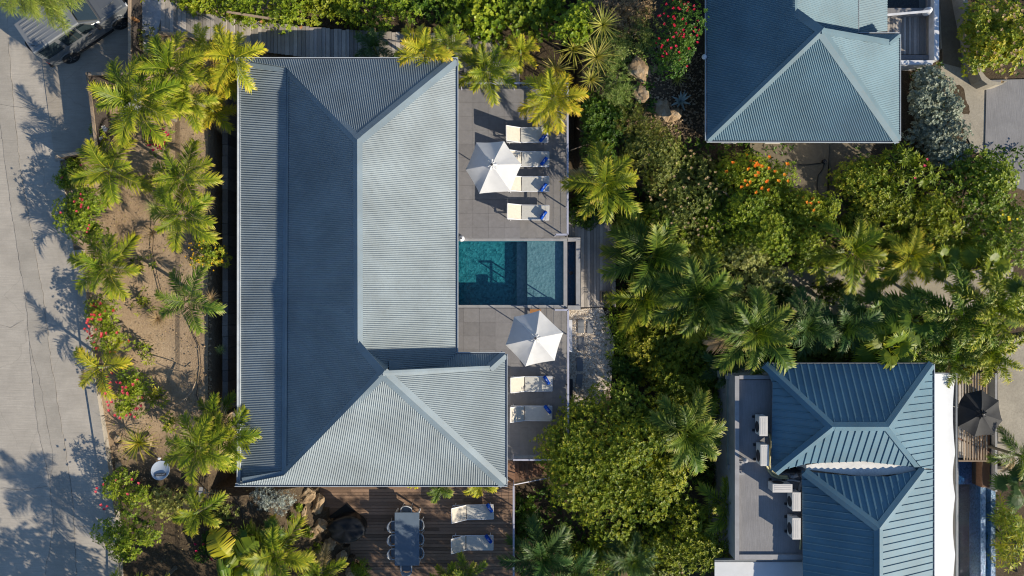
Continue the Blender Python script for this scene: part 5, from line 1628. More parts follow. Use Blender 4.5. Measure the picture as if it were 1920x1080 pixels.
scatter_stones('garden_pebbles', reg_gard, 1500, 0.01, 0.035, lambda x, y: ground_z(x, y) + 0.03, 'rock', 8)
def reg_low(rd):
    p = P(rd.uniform(300, 600), rd.uniform(915, 1080), -.2); return p.x, p.y
scatter_stones('lower_garden_pebbles', reg_low, 700, 0.01, 0.03, lambda x, y: ground_z(x, y) + 0.02, 'soil', 9)

# ================================================================== VEGETATION
def np_mesh(name, verts, quads, tint, mat, tris=None):
    m = bpy.data.meshes.new(name)
    nv = len(verts)
    m.vertices.add(nv)
    m.vertices.foreach_set('co', verts.astype(np.float32).ravel())
    nq = len(quads)
    m.loops.add(nq * 4)
    m.loops.foreach_set('vertex_index', quads.astype(np.int32).ravel())
    m.polygons.add(nq)
    m.polygons.foreach_set('loop_start', np.arange(0, nq * 4, 4, dtype=np.int32))
    at = m.attributes.new('tint', 'FLOAT', 'POINT')
    at.data.foreach_set('value', tint.astype(np.float32))
    m.materials.append(mat)
    m.update(calc_edges=True)
    return m

def norm(a):
    return a / (np.linalg.norm(a, axis=-1, keepdims=True) + 1e-9)

def leaves_arrays(pos, d, up, L_, W_, tint, droop=0.15, fold=0.12):
    side = norm(np.cross(d, up)); u = norm(np.cross(side, d))
    L_ = L_[:, None]; W_ = W_[:, None]
    b = pos
    mid = pos + d * L_ * 0.5
    r = mid + side * W_ * 0.5 + u * W_ * fold
    l = mid - side * W_ * 0.5 + u * W_ * fold
    t = pos + d * L_ + np.array([0, 0, -1.0]) * L_ * droop
    v = np.stack([b, r, t, l], 1).reshape(-1, 3)
    q = np.arange(len(pos) * 4).reshape(-1, 4)
    return v, q, np.repeat(tint, 4)

def crown_mesh(name, rx, ry, rz, mat, leaf=0.14, wid=0.4, per=6, cover=3.0, lobes=9, seed=0, lob_r=0.45, tilt=0.55, stripe=0.0, ragged=0.25, tmid=0.5):
    rg = np.random.default_rng(seed)
    # lobes spread over the dome
    K = lobes
    ang = rg.uniform(0, 2 * np.pi, K) + np.arange(K) * 2.4
    rr = np.sqrt((np.arange(K) + 0.5) / K) * 0.72
    lz = np.sqrt(np.clip(1 - rr ** 2, 0.05, 1)) * rg.uniform(0.25, 0.75, K)
    C = np.stack([rr * np.cos(ang), rr * np.sin(ang), lz], 1)
    lr = lob_r * rg.uniform(0.65, 1.25, K)
    area = np.pi * rx * ry
    n = int(cover * area / (leaf * 1.15) ** 2)
    n = max(20, min(n, 15000))
    li = rg.choice(K, n, p=lr ** 2 / (lr ** 2).sum())
    dr = norm(rg.normal(size=(n, 3)) + np.array([0, 0, 0.35]))
    rad = lr[li] * (1 - ragged * rg.random(n) ** 1.5 + 0.12 * rg.normal(size=n))
    pos = C[li] + dr * rad[:, None]
    pos[:, 2] = np.abs(pos[:, 2])
    pos = pos * np.array([rx, ry, rz])
    nrm = norm(dr * 0.75 + np.array([0, 0, 0.5]))
    ct = np.clip(tmid + 0.16 * rg.normal(size=n) + 0.12 * rg.normal(size=K)[li], 0, 1)
    # whorl leaves
    a = norm(np.cross(nrm, rg.normal(size=(n, 3))))
    b = np.cross(nrm, a)
    P_ = []; D = []; T = []
    for j in range(per):
        q = 2 * np.pi * j / per + rg.uniform(-.35, .35, n)
        t = tilt * rg.uniform(0.5, 1.5, n)
        d = norm(a * np.cos(q)[:, None] + b * np.sin(q)[:, None] + nrm * t[:, None])
        P_.append(pos + d * leaf * 0.08); D.append(d)
        T.append(np.clip(ct + 0.14 * rg.normal(size=n), 0, 1))
    pos = np.concatenate(P_); d = np.concatenate(D); T = np.concatenate(T)
    up = np.tile(nrm, (per, 1))
    N_ = len(pos)
    Ls = leaf * rg.uniform(0.65, 1.25, N_)
    v, q, t = leaves_arrays(pos, d, up, Ls, Ls * wid, T)
    return np_mesh(name, v, q, t, mat)

def trunk_mesh(h, r, seed, spread=0.5, cr=1.0):
    rd = random.Random(seed)
    mb = MB()
    top = h * 0.55
    mb.tube([(0, 0, -0.1), (rd.uniform(-.06, .06), rd.uniform(-.06, .06), top * 0.5), (0, 0, top)], [r, r * 0.85, r * 0.7], 8)
    for k in range(5):
        q = k * 1.256 + rd.uniform(-.3, .3)
        e = cr * spread * rd.uniform(0.6, 1.1)
        mb.tube([(0, 0, top * 0.95), (e * 0.45 * math.cos(q), e * 0.45 * math.sin(q), top + (h - top) * 0.5), (e * math.cos(q), e * math.sin(q), h)], [r * 0.6, r * 0.35, r * 0.12], 5)
    return mb

def blossoms(root, rx, ry, rz, zc, mat, n, size, seed, name='blossoms', mask=None):
    rg = np.random.default_rng(seed)
    ang = rg.uniform(0, 2 * np.pi, n); rr = np.sqrt(rg.random(n)) * 0.92
    if mask is not None:
        ang = mask[0] + rg.normal(size=n) * mask[1]
        rr = np.clip(rg.normal(0.55, 0.2, n), 0, 0.8)
    z = np.sqrt(np.clip(1 - rr ** 2, 0.02, 1))
    pos = np.stack([rr * rx * np.cos(ang), rr * ry * np.sin(ang), z * rz * rg.uniform(0.9, 1.15, n) + zc], 1)
    P_ = []; D = []; U = []
    for j in range(5):
        q = 2 * np.pi * j / 5 + rg.uniform(-.2, .2, n)
        d = norm(np.stack([np.cos(q), np.sin(q), 0.35 * np.ones(n)], 1))
        P_.append(pos); D.append(d); U.append(np.tile([[0, 0, 1.0]], (n, 1)))
    pos = np.concatenate(P_); d = np.concatenate(D); U = np.concatenate(U)
    Ls = size * rg.uniform(0.7, 1.2, len(pos))
    v, q, t = leaves_arrays(pos, d, U, Ls, Ls * 0.75, rg.random(len(pos)), 0.05)
    o = link(name, np_mesh(name, v, q, t, L[mat]), root)
    o['kind'] = 'stuff'
    return o

seedc = [100]
def bush(kind, px, py, rpx, rpy, zt, mat, label, group=None, leaf=0.12, wid=0.42, per=6, cover=3.0, lobes=9, flowers=None, tilt=0.55, cat=None, lob_r=0.45, ragged=0.25, rzf=None, tmid=0.5):
    """zt = height (z) of the crown top"""
    seedc[0] += 1
    s = seedc[0]
    c0 = P(px, py, zt - 0.5); zt += lift(c0.x, c0.y); c0 = P(px, py, zt - 0.5)
    zg = ground_z(c0.x, c0.y)
    k = (CAMZ - zt + 0.4) / FPX
    rx, ry = rpx * k, rpy * k
    H = zt - zg
    rz = min(H * 0.85, max(rx, ry) * 0.9) if rzf is None else rzf
    zc = H - rz
    root = empty(kind, (c0.x, c0.y, zg), label=label, cat=cat or ('tree' if 'tree' in kind else 'bush'), group=group)
    m = crown_mesh('crown', rx, ry, rz, L[mat], leaf, wid, per, cover, lobes, s, tilt=tilt, lob_r=lob_r, ragged=ragged, tmid=tmid)
    link('crown' if 'tree' in kind else 'foliage', m, root, (0, 0, zc))
    trunk_mesh(zc + rz * 0.55, 0.04 + 0.03 * max(rx, ry), s, cr=max(rx, ry)).build('trunk' if 'tree' in kind else 'stem', MT['bark'], root, world=False, smooth=True)
    if flowers:
        for f in flowers:
            blossoms(root, rx, ry, rz, zc, f[0], f[1], f[2], s + 7, mask=f[3] if len(f) > 3 else None)
    return root

# ---- palm fronds
def frond(seed, e0, bend, npair=40, maxl=0.26, kind='feather', mat='palm', wd=0.020):
    rg = np.random.default_rng(seed)
    M_ = 14
    pts = [np.zeros(3)]; tans = []
    for i in range(M_):
        t = i / M_
        e = math.radians(e0 - bend * t ** 1.25)
        sw = 0.10 * math.sin(t * 2 + seed)
        d = np.array([math.cos(e) * math.cos(sw), math.cos(e) * math.sin(sw), math.sin(e)])
        tans.append(d); pts.append(pts[-1] + d / M_)
    tans.append(tans[-1]); pts = np.array(pts); tans = np.array(tans)
    V_ = []; Q_ = []; T_ = []
    # rachis: flat ribbon pair
    wr = 0.012
    for i in range(M_):
        a, b = pts[i], pts[i + 1]
        w0 = wr * (1 - 0.8 * i / M_); w1 = wr * (1 - 0.8 * (i + 1) / M_)
        sd = norm(np.cross(tans[i], [0, 0, 1])[None])[0]
        u = np.cross(sd, tans[i])
        for (s1, s2) in (((1, 0), (0, 1)), ((0, 1), (-1, 0))):
            o = len(V_)
            V_ += [a + (sd * s1[0] + u * s1[1]) * w0, b + (sd * s1[0] + u * s1[1]) * w1, b + (sd * s2[0] + u * s2[1]) * w1, a + (sd * s2[0] + u * s2[1]) * w0]
            Q_.append([o, o + 1, o + 2, o + 3]); T_ += [0.75] * 4
    for k in range(npair):
        t = 0.13 + 0.87 * (k + 0.5) / npair
        f = t * M_; i = min(int(f), M_ - 1); fr = f - i
        p = pts[i] * (1 - fr) + pts[i + 1] * fr
        tn = tans[i]
        sd = norm(np.cross(tn, [0, 0, 1])[None])[0]; u = np.cross(sd, tn)
        ln = maxl * (math.sin(math.pi * min(1, (0.10 + 0.90 * t) ** 0.9)) ** 0.55 * 0.72 + 0.30)
        for s in (-1, 1):
            l = ln * rg.uniform(0.7, 1.15)
            if kind == 'plume':
                roll = rg.uniform(-1.0, 1.3)
                out = sd * s * math.cos(roll) + u * math.sin(roll)
                d = norm((out * 0.9 + tn * rg.uniform(0.35, 0.6))[None])[0]
            else:
                fwd = 0.45 + 0.75 * t + rg.uniform(-.2, .2)
                d = norm((sd * s * 0.9 + tn * fwd + u * rg.uniform(0.0, 0.55))[None])[0]
            wv = norm(np.cross(d, u)[None])[0] * wd * rg.uniform(.8, 1.2)
            tt = min(1, 0.18 + 0.45 * t + rg.uniform(-.18, .22))
            m1 = p + d * l * 0.5 + u * wd * 0.3
            tip = p + d * l + np.array([0, 0, -1]) * l * rg.uniform(0.1, 0.4)
            o = len(V_)
            V_ += [p - wv * .5, p + wv * .5, m1 + wv, m1 - wv]
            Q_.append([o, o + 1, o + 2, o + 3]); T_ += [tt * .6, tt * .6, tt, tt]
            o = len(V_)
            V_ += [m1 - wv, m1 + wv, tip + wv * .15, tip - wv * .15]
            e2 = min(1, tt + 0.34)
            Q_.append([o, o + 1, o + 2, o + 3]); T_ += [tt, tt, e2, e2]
    return np_mesh('frond', np.array(V_), np.array(Q_), np.array(T_), L[mat])

def fan(seed, e0, mat='palm_dark', wd=1.0):
    rg = np.random.default_rng(seed)
    V_ = []; Q_ = []; T_ = []
    e = math.radians(e0)
    d0 = np.array([math.cos(e), 0, math.sin(e)])
    # petiole
    sd = np.array([0, 1, 0]); u = np.cross(d0, sd) * -1
    w = 0.014
    p1 = d0 * 0.5 + np.array([0, 0, -0.04])
    V_ += [sd * w, p1 + sd * w, p1 - sd * w, -sd * w]; Q_.append([0, 1, 2, 3]); T_ += [0.7] * 4
    nb = 30
    n0 = norm((u + np.array([0, 0, .4]))[None])[0]
    e1 = e - 0.5
    ax = np.array([math.cos(e1), 0, math.sin(e1)])
    nn = np.cross(ax, sd) * -1
    for k in range(nb):
        a = math.radians(-130 + 260 * (k + 0.5) / nb) + rg.uniform(-.03, .03)
        d = ax * math.cos(a) + sd * math.sin(a)
        l = 0.5 * (0.72 + 0.28 * math.cos(a * 0.8)) * rg.uniform(0.88, 1.08)
        pv = np.cross(d, nn)
        ww = l * 0.075
        o = len(V_)
        m1 = p1 + d * l * 0.55 + nn * 0.01
        tip = p1 + d * l + np.array([0, 0, -1]) * l * rg.uniform(0.15, 0.4)
        tt = 0.35 + rg.uniform(-.15, .2)
        V_ += [p1, m1 + pv * ww, m1 + nn * .012, m1 - pv * ww]; Q_.append([o, o + 1, o + 2, o + 3]); T_ += [tt] * 4
        o = len(V_)
        V_ += [m1 - pv * ww, m1 + pv * ww, tip + pv * ww * .15, tip - pv * ww * .15]; Q_.append([o, o + 1, o + 2, o + 3]); T_ += [tt, tt, min(1, tt + .3), min(1, tt + .3)]
    return np_mesh('fan_leaf', np.array(V_), np.array(Q_), np.array(T_), L[mat])

FR = {}
def frond_set(kind, mat):
    key = (kind, mat)
    if key not in FR:
        if kind == 'fan':
            FR[key] = [fan(s, e, mat) for s, e in ((1, 75), (2, 55), (3, 40), (4, 22), (5, 8), (6, -8))]
        elif kind == 'plume':
            FR[key] = [frond(s + 20, e, b, 70, 0.19, 'plume', mat, 0.011) for s, e, b in ((1, 72, 75), (2, 55, 85), (3, 42, 80), (4, 28, 75), (5, 14, 65), (6, 2, 55))]
        else:
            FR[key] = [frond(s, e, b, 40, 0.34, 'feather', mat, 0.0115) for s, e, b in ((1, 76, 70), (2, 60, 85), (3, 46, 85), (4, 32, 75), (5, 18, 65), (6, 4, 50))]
    return FR[key]
TRM = {}
def palm(px, py, rpx, zc, mat='palm', label='', n=11, kind='feather', group='palms in the garden', name='palm_tree', dead=0, lean=0.0, rot=None, sq=1.0, trunk_r=0.07):
    seedc[0] += 1
    rd = random.Random(seedc[0])
    c = P(px, py, zc); zc += lift(c.x, c.y)
    k = (CAMZ - zc) / FPX
    c = P(px, py, zc)
    zg = ground_z(c.x, c.y)
    root = empty(name, (c.x, c.y, zg), label=label, cat='palm', group=group)
    H = zc - zg
    root.rotation_euler = (R(rd.uniform(-4, 4)), R(rd.uniform(-4, 4)), 0)
    key = 'tr'
    if key not in TRM:
        mb = MB(); pr = [(1.5, 0)]
        for i in range(16):
            pr += [(1.15 - 0.25 * i / 16 + 0.08, i / 16 * 0.97 + .01), (1.12 - 0.25 * i / 16, (i + 0.5) / 16 * 0.97)]
        pr += [(0.85, 1.0), (0, 1.0)]
        mb.lathe(pr, 0, 0, 10)
        TRM[key] = mb.mesh('trunk', MT['palm_trunk'], smooth=True)
        TRM['sh'] = MB().lathe([(1.0, 0), (1.25, 0.2), (0.9, 0.7), (0.4, 1.0), (0, 1.02)], 0, 0, 10).mesh('crown_shaft', MT['palm_shaft'], smooth=True)
    link('trunk', TRM[key], root, (0, 0, -0.05), sc=(trunk_r, trunk_r, H + 0.05))
    link('crown_shaft', TRM['sh'], root, (0, 0, H - 0.05), sc=(trunk_r * .8, trunk_r * .8, 0.35))
    fs = frond_set(kind, mat)
    r0 = rpx * k * (0.92 if px < 460 else 1.0)
    a0 = rd.uniform(0, 6.28) if rot is None else R(rot)
    for i in range(n):
        az = a0 + i * 2.39996
        lev = (i + 0.5) / n          # 0 young/upright .. 1 old/low
        m = fs[min(5, int(lev * 6))]
        s = r0 * (1.06 if lev > 0.3 else 0.9) * rd.uniform(0.88, 1.1) * 1.12
        sunny = 1.0
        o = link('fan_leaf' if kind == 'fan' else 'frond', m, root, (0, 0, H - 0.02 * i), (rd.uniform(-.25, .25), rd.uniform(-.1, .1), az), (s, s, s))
        if not dead and i == n - 1 and seedc[0] % 2 and kind != 'fan' and rpx > 44:
            o.data = frond_set(kind, 'dry')[5]; o.scale = (s * .85, s * .85, s * .85)
        if dead and i >= n - dead:
            for ds in range(1): o.data = frond_set(kind, 'palm_yellow')[min(5, int(lev * 6))]
    return root

# --- left garden palms
G1 = 'feather palms in the left garden'
palm(258, 190, 84, 3.1, 'palm', 'largest deep green palm beside the slanted timber fence', 15, group=G1, rot=10)
palm(320, 140, 72, 2.4, 'palm', 'big palm up against the pale path above the largest one', 14, group=G1)
palm(352, 178, 52, 2.2, 'palm', 'palm squeezed between the largest palm and the golden ones', 10, group=G1)
palm(425, 97, 62, 2.4, 'palm_yellow', 'yellow green palm spreading over the stair path at the top left roof corner', 10, group=G1, rot=60)
palm(385, 85, 48, 1.8, 'palm_yellow', 'slim golden palm left of the one spreading over the stair path', 9, group=G1)
palm(418, 150, 40, 2.2, 'palm_yellow', 'brightest yellow palm touching the roof edge', 11, group=G1)
palm(398, 212, 46, 2.0, 'palm_yellow', 'yellow palm just below the brightest one beside the timber wall', 11, group=G1)
palm(201, 322, 70, 1.9, 'palm', 'palm with few broad fronds at the lower end of the parking slab', 10, group=G1, rot=95)
palm(342, 335, 66, 1.9, 'palm', 'palm in the upper middle of the bare soil, above its twin', 11, group=G1)
palm(340, 400, 62, 1.9, 'palm', 'palm in the middle of the bare soil overlapping its upper twin', 10, group=G1)
palm(203, 498, 64, 1.9, 'palm', 'palm by the kerb just under the big dark bush', 13, group=G1)
palm(352, 565, 64, 1.8, 'palm_dark', 'five-armed dark green palm standing alone on bare soil', 7, group=G1, rot=20)
palm(188, 692, 60, 1.6, 'palm_yellow', 'bright young palm leaning over the kerb with upright golden fronds', 7, group=G1, rot=100)
palm(384, 848, 62, 2.2, 'palm', 'palm right of the satellite dish', 13, group=G1)
palm(432, 812, 62, 2.9, 'palm', 'palm hanging over the lower left roof edge', 12, group=G1)
palm(405, 780, 48, 2.2, 'palm', 'darker palm behind the one hanging over the lower left roof edge', 10, group=G1)
palm(372, 962, 46, 1.3, 'palm', 'small palm below the comb shaped aerial', 9, group=G1)
palm(520, 1035, 62, 1.2, 'palm', 'palm at the bottom edge right of the banana plant', 12, group=G1)
palm(602, 1072, 50, 1.2, 'palm', 'palm cut by the bottom edge near the rock outcrop', 10, group=G1)
palm(507, 1008, 34, 0.9, 'palm_dark', 'dusky palm just above the palm right of the banana plant', 8, kind='fan', group='fan palms')
palm(872, 1082, 34, 1.0, 'palm', 'palm tips poking in at the bottom edge under the dining deck loungers', 10, group='palms below the dining deck')
palm(838, 1090, 30, 1.0, 'palm', 'second palm at the bottom edge left of the first tips', 9, group='palms below the dining deck')
# under the eaves of the villa
palm(785, 900, 28, 1.6, 'palm_yellow', 'yellow palm tips under the lower villa eave above the dining table', 9, group='small palms under the lower eave')
palm(822, 903, 30, 1.7, 'palm_dark', 'grey green palm tips under the lower villa eave right of the table', 9, group='small palms under the lower eave')
palm(905, 896, 30, 1.7, 'palm_yellow', 'yellow palm tips under the lower villa eave near its right corner', 8, group='small palms under the lower eave')
# top
palm(792, 96, 52, 2.9, 'palm_yellow', 'palm arching over the top roof edge of the villa, yellowing tips', 11, group='palms behind the villa')
palm(836, 98, 42, 2.7, 'palm', 'palm at the top right roof corner of the villa', 10, group='palms behind the villa')
palm(914, 128, 52, 1.6, 'palm', 'palm between the stair path and the upper terrace rail', 11, group='palms behind the villa')
palm(700, 90, 36, 1.0, 'palm_deep', 'shaded palm behind the top roof edge of the villa', 9, group='palms behind the villa')
palm(1042, 184, 54, 1.5, 'palm_yellow', 'yellow palm leaning over the top right corner of the upper terrace', 14, group='palms right of the terrace')
palm(1130, 348, 68, 1.2, 'palm', 'palm right of the upper terrace loungers', 12, group='palms right of the terrace', rot=80)
palm(1222, 482, 80, 0.2, 'palm_dark', 'large dark palm to the right of the boardwalk', 13, group='palms right of the terrace')
palm(1312, 556, 78, 0.8, 'palm_dark', 'large palm with one dead orange frond right of the boardwalk', 14, group='palms right of the terrace', dead=1)
palm(1210, 560, 60, 0.2, 'palm', 'palm below the large dark palm near the gravel', 9, group='palms right of the terrace')
palm(1412, 620, 78, 2.0, 'palm_dark', 'palm hanging over the top left corner of the ribbed roof', 14, group='palms above the ribbed roof')
palm(1512, 610, 60, 1.4, 'palm_deep', 'dark palm above the ribbed roof, second from the left', 11, group='palms above the ribbed roof')
palm(1600, 482, 62, 1.4, 'palm', 'palm with golden drooping fronds above the dark alley', 11, group='palms along the alley', rot=30)
palm(1708, 488, 50, 1.2, 'palm_yellow', 'bright yellow palm above the alley', 10, group='palms along the alley')
palm(1760, 500, 40, 0.8, 'palm', 'palm partly hidden behind the yellow one above the alley', 9, kind='fan', group='palms along the alley')
palm(1540, 480, 42, 0.6, 'palm', 'low palm left of the golden drooping one above the alley', 9, group='palms along the alley')
palm(1655, 505, 44, 0.6, 'palm', 'low palm between the golden drooping palm and the yellow one', 10, kind='fan', group='palms along the alley')
palm(1845, 500, 48, 1.0, 'palm', 'fan palm at the right end of the alley', 11, kind='fan', group='palms along the alley')
palm(1912, 560, 52, 1.0, 'palm_dark', 'fan palm cut by the right edge near the alley', 10, kind='fan', group='palms along the alley')
palm(1580, 615, 60, 1.2, 'palm_deep', 'very dark palm above the middle of the ribbed roof', 11, group='palms above the ribbed roof')
palm(1660, 640, 58, 1.6, 'palm', 'fan palm right above the ribbed roof ridge', 13, kind='fan', group='fan palms')
palm(1712, 610, 60, 1.4, 'palm_dark', 'fan palm above the top right corner of the ribbed roof', 13, kind='fan', group='fan palms')
palm(1640, 590, 50, 0.8, 'palm_dark', 'lower fan palm at the foot of the alley', 10, kind='fan', group='fan palms')
palm(1795, 590, 78, 1.9, 'palm_dark', 'bushy plumed palm at the top of the right hand group', 13, kind='plume', group='plumed palms at the right')
palm(1868, 590, 78, 2.0, 'palm', 'bushy plumed palm nearest the right edge', 12, kind='plume', group='plumed palms at the right')
palm(1843, 655, 66, 1.4, 'palm', 'bushy plumed palm hanging over the slatted deck', 14, kind='plume', group='plumed palms at the right')
palm(1775, 668, 60, 1.4, 'palm_dark', 'bushy plumed palm by the top right corner of the ribbed roof', 11, kind='plume', group='plumed palms at the right')
palm(1288, 802, 70, 1.6, 'palm_dark', 'palm standing between the big round tree and the flat roof', 14, group='palms around the big tree')
palm(1062, 846, 46, 0.9, 'palm', 'pale palm overhanging the lower terrace corner beside the big tree', 12, group='palms around the big tree')
palm(1352, 950, 52, 0.6, 'palm', 'palm tight against the wall of the flat roof', 10, group='palms around the big tree', rot=45)
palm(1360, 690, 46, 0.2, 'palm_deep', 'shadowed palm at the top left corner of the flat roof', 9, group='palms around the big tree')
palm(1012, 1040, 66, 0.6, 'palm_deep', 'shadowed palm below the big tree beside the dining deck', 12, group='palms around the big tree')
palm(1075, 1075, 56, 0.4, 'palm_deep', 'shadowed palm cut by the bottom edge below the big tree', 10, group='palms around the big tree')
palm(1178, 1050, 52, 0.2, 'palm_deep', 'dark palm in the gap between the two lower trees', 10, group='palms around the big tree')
palm(1905, 855, 46, 0.6, 'palm_dark', 'dark palm at the right edge near the lap pool', 10, group='palms at the right edge')
palm(1915, 920, 40, 0.2, 'palm_deep', 'shaded palm at the right edge above the yellow green bush', 9, kind='fan', group='palms at the right edge')
palm(975, 98, 34, 0.8, 'palm_yellow', 'small yellow palm at the upper right end of the stair path', 8, group='palms behind the villa')

# --- bushes
TOP = 'shrubs in the hedge along the top edge'
hed = [(395, 0, 62, 30, 'bright'), (462, 6, 55, 36, 'bright'), (530, 14, 52, 36, 'bright'), (598, 6, 54, 44, 'green'), (664, 14, 50, 42, 'bright'), (728, 12, 52, 42, 'green'), (790, 10, 50, 46, 'dark'), (850, 14, 50, 46, 'green'), (905, 22, 52, 50, 'bright'), (965, 32, 55, 58, 'green'), (1025, 20, 55, 62, 'green'), (1070, 40, 42, 48, 'bright')]
hl = ['leftmost hedge shrub beside the pale boards at the top', 'small leaved hedge shrub over the pale timber handrail', 'bright hedge shrub above the second handrail post', 'hedge shrub above the dark middle treads', 'lush hedge shrub above the shaded boards', 'hedge shrub in the middle of the top edge', 'darkest shrub of the top hedge', 'hedge shrub above the palm at the villa roof corner', 'round leaved hedge shrub where the stair path bends', 'broad hedge shrub above the upper terrace', 'hedge shrub just left of the yuccas at the top', 'rightmost hedge shrub touching the yuccas']
for i, ((x, y, a, b, m), lb) in enumerate(zip(hed, hl)):
    bush('shrub', x, y, a, b, 1.0 + (i % 3) * 0.25, m, lb, TOP, leaf=0.12 if i < 8 else 0.15, wid=0.5 if i < 8 else 0.8, lobes=9, cover=2.4)
bush('broadleaf_tree', 1150, 868, 178, 164, 2.3, 'lush', 'big round golden green tree at the bottom centre right of the terrace', None, leaf=0.12, wid=0.45, per=6, cover=2.9, lobes=48, lob_r=0.25, rzf=2.6, ragged=0.2)
bush('broadleaf_tree', 1285, 1010, 78, 85, 1.2, 'green', 'smaller tree tucked between the big round tree and the flat roof', None, leaf=0.13, lobes=12, cover=2.6)
bush('broadleaf_tree', 1118, 262, 62, 98, 0.2, 'dark', 'dense dark green tree pressed against the upper terrace rail', None, leaf=0.12, lobes=16, lob_r=0.33, cover=2.8)
bush('broadleaf_tree', 1112, 385, 56, 50, -0.5, 'dark', 'dark leafy tree under the palm right of the upper terrace', None, leaf=0.12, lobes=10)
bush('broadleaf_tree', 1428, 388, 124, 132, 1.9, 'bright', 'wide bright tree with orange flowers below the upper right house', None, leaf=0.10, wid=0.38, per=8, cover=2.7, lobes=34, lob_r=0.22, ragged=0.4, flowers=[('orange', 30, 0.10, (1.7, 0.45))])
bush('broadleaf_tree', 1520, 432, 92, 100, 1.6, 'bright', 'bright feathery tree right of the orange flowering one', None, leaf=0.09, per=8, lobes=24, lob_r=0.24, ragged=0.4, flowers=[('orange', 8, 0.09, (2.0, 0.3))])
bush('broadleaf_tree', 1300, 370, 92, 105, 1.1, 'olive', 'olive tree with pinkish leaf clusters in the middle of the thicket', None, leaf=0.11, lobes=20, lob_r=0.3, flowers=[('dry', 60, 0.08)])
bush('broadleaf_tree', 1230, 300, 60, 70, 0.6, 'olive', 'dusky olive tree on the slope below the blue agave', None, leaf=0.10, lobes=12)
bush('broadleaf_tree', 1420, 500, 70, 52, 0.8, 'pale', 'pale yellowish tree over the left end of the alley', None, leaf=0.11, lobes=10)
bush('broadleaf_tree', 1665, 405, 75, 72, 1.0, 'green', 'mid green tree left of the hillside thicket by the yard slab', None, leaf=0.12, lobes=14, lob_r=0.3)
bush('broadleaf_tree', 1765, 420, 85, 75, 1.2, 'bright', 'bright green tree in the middle of the right thicket', None, leaf=0.12, lobes=16, lob_r=0.3)
bush('broadleaf_tree', 1845, 345, 88, 82, 1.6, 'green', 'round leaved tree with bare twigs showing at the right', None, leaf=0.11, wid=0.7, lobes=18, lob_r=0.28, cover=1.7)
bush('broadleaf_tree', 1890, 440, 62, 78, 1.2, 'green', 'dark tree against the right edge below the street', None, leaf=0.13, lobes=12, flowers=[('yellow', 14, 0.08, (2.4, 0.4))])
bush('broadleaf_tree', 1640, 330, 62, 62, 0.9, 'gold', 'golden tree right of the yard slab under the upper right house', None, leaf=0.11, lobes=12)
bush('plumeria_tree', 1700, 318, 55, 50, 1.5, 'green', 'broad whorled plumeria tree in front of the golden tree', None, leaf=0.26, wid=0.24, per=9, cover=2.4, lobes=8, flowers=[('pink', 3, 0.08)])
bush('broadleaf_tree', 1762, 190, 72, 76, 0.8, 'silver', 'silver leaved tree against the right wall of the upper right house', None, leaf=0.11, wid=0.6, lobes=14, lob_r=0.3)
bush('broadleaf_tree', 1770, 262, 66, 46, 0.7, 'silver', 'lower silver leaved tree next to the street', None, leaf=0.10, wid=0.6, lobes=10, tmid=0.3)
bush('broadleaf_tree', 1880, 70, 72, 90, 1.6, 'gold', 'large golden green tree in the curved planter at the upper right', None, leaf=0.13, wid=0.6, lobes=18, lob_r=0.3, flowers=[('dry', 60, 0.09)])
bush('broadleaf_tree', 1240, 640, 88, 94, 0.3, 'lush', 'dark round tree between the gravel and the ribbed roof', None, leaf=0.12, lobes=16, lob_r=0.3)
bush('broadleaf_tree', 1275, 690, 60, 72, 0.1, 'gold', 'golden topped tree above the palm by the flat roof', None, leaf=0.12, lobes=12)
bush('broadleaf_tree', 1262, 735, 58, 52, 0.7, 'lush', 'lush golden green tree filling the gap above the big round tree', None, leaf=0.12, lobes=12)
bush('shrub', 1330, 640, 46, 46, 0.2, 'lush', 'golden green shrub left of the palm at the ribbed roof corner', None, leaf=0.11, lobes=9)
bush('whorled_shrub', 1168, 622, 42, 64, -0.5, 'bright', 'bright whorled shrub at the edge of the gravel court', None, leaf=0.30, wid=0.16, per=11, cover=3.2, lobes=8)
bush('shrub', 1275, 55, 46, 80, 2.3, 'dark', 'bougainvillea with crimson flowers against the upper right house', None, leaf=0.10, lobes=10, cover=2.0, flowers=[('red', 60, 0.075)])
bush('feathery_shrub', 1155, 150, 46, 44, -0.1, 'fuzz', 'feathery pale green shrub beside the tan boulder', None, leaf=0.20, wid=0.07, per=9, cover=4, lobes=8, tilt=1.2)
bush('feathery_shrub', 1196, 60, 34, 40, 0.0, 'fuzz', 'feathery shrub at the top beside the dry scrub', None, leaf=0.20, wid=0.07, per=9, cover=3, lobes=7, tilt=1.2)
bush('dry_scrub', 1165, 30, 66, 42, 0.0, 'dry', 'dry pinkish scrub at the top edge left of the bougainvillea', None, leaf=0.13, wid=0.2, per=7, cover=3, lobes=9)
bush('dry_scrub', 1150, 92, 42, 36, -0.1, 'fuzz', 'straw and green scrub between the yuccas and the bougainvillea', None, leaf=0.16, wid=0.12, per=7, cover=3, lobes=7)
bush('feathery_shrub', 1205, 225, 50, 54, -0.2, 'olive', 'dim feathery shrub right of the dense dark tree', None, leaf=0.18, wid=0.08, per=9, cover=3, lobes=8, tilt=1.0)
bush('shrub', 1255, 440, 60, 60, 0.3, 'green', 'green shrub above the large dark palm', None, leaf=0.12, lobes=10)
bush('shrub', 1345, 470, 60, 50, 0.6, 'green', 'green shrub left of the pale yellowish tree', None, leaf=0.12, lobes=10)
bush('shrub', 1190, 405, 50, 55, -0.5, 'green', 'dark shrub beside the upper end of the boardwalk', None, leaf=0.12, lobes=9)
bush('shrub', 1180, 690, 42, 40, -0.6, 'dark', 'dark shrub right of the gravel in the shade', None, leaf=0.14, lobes=8)
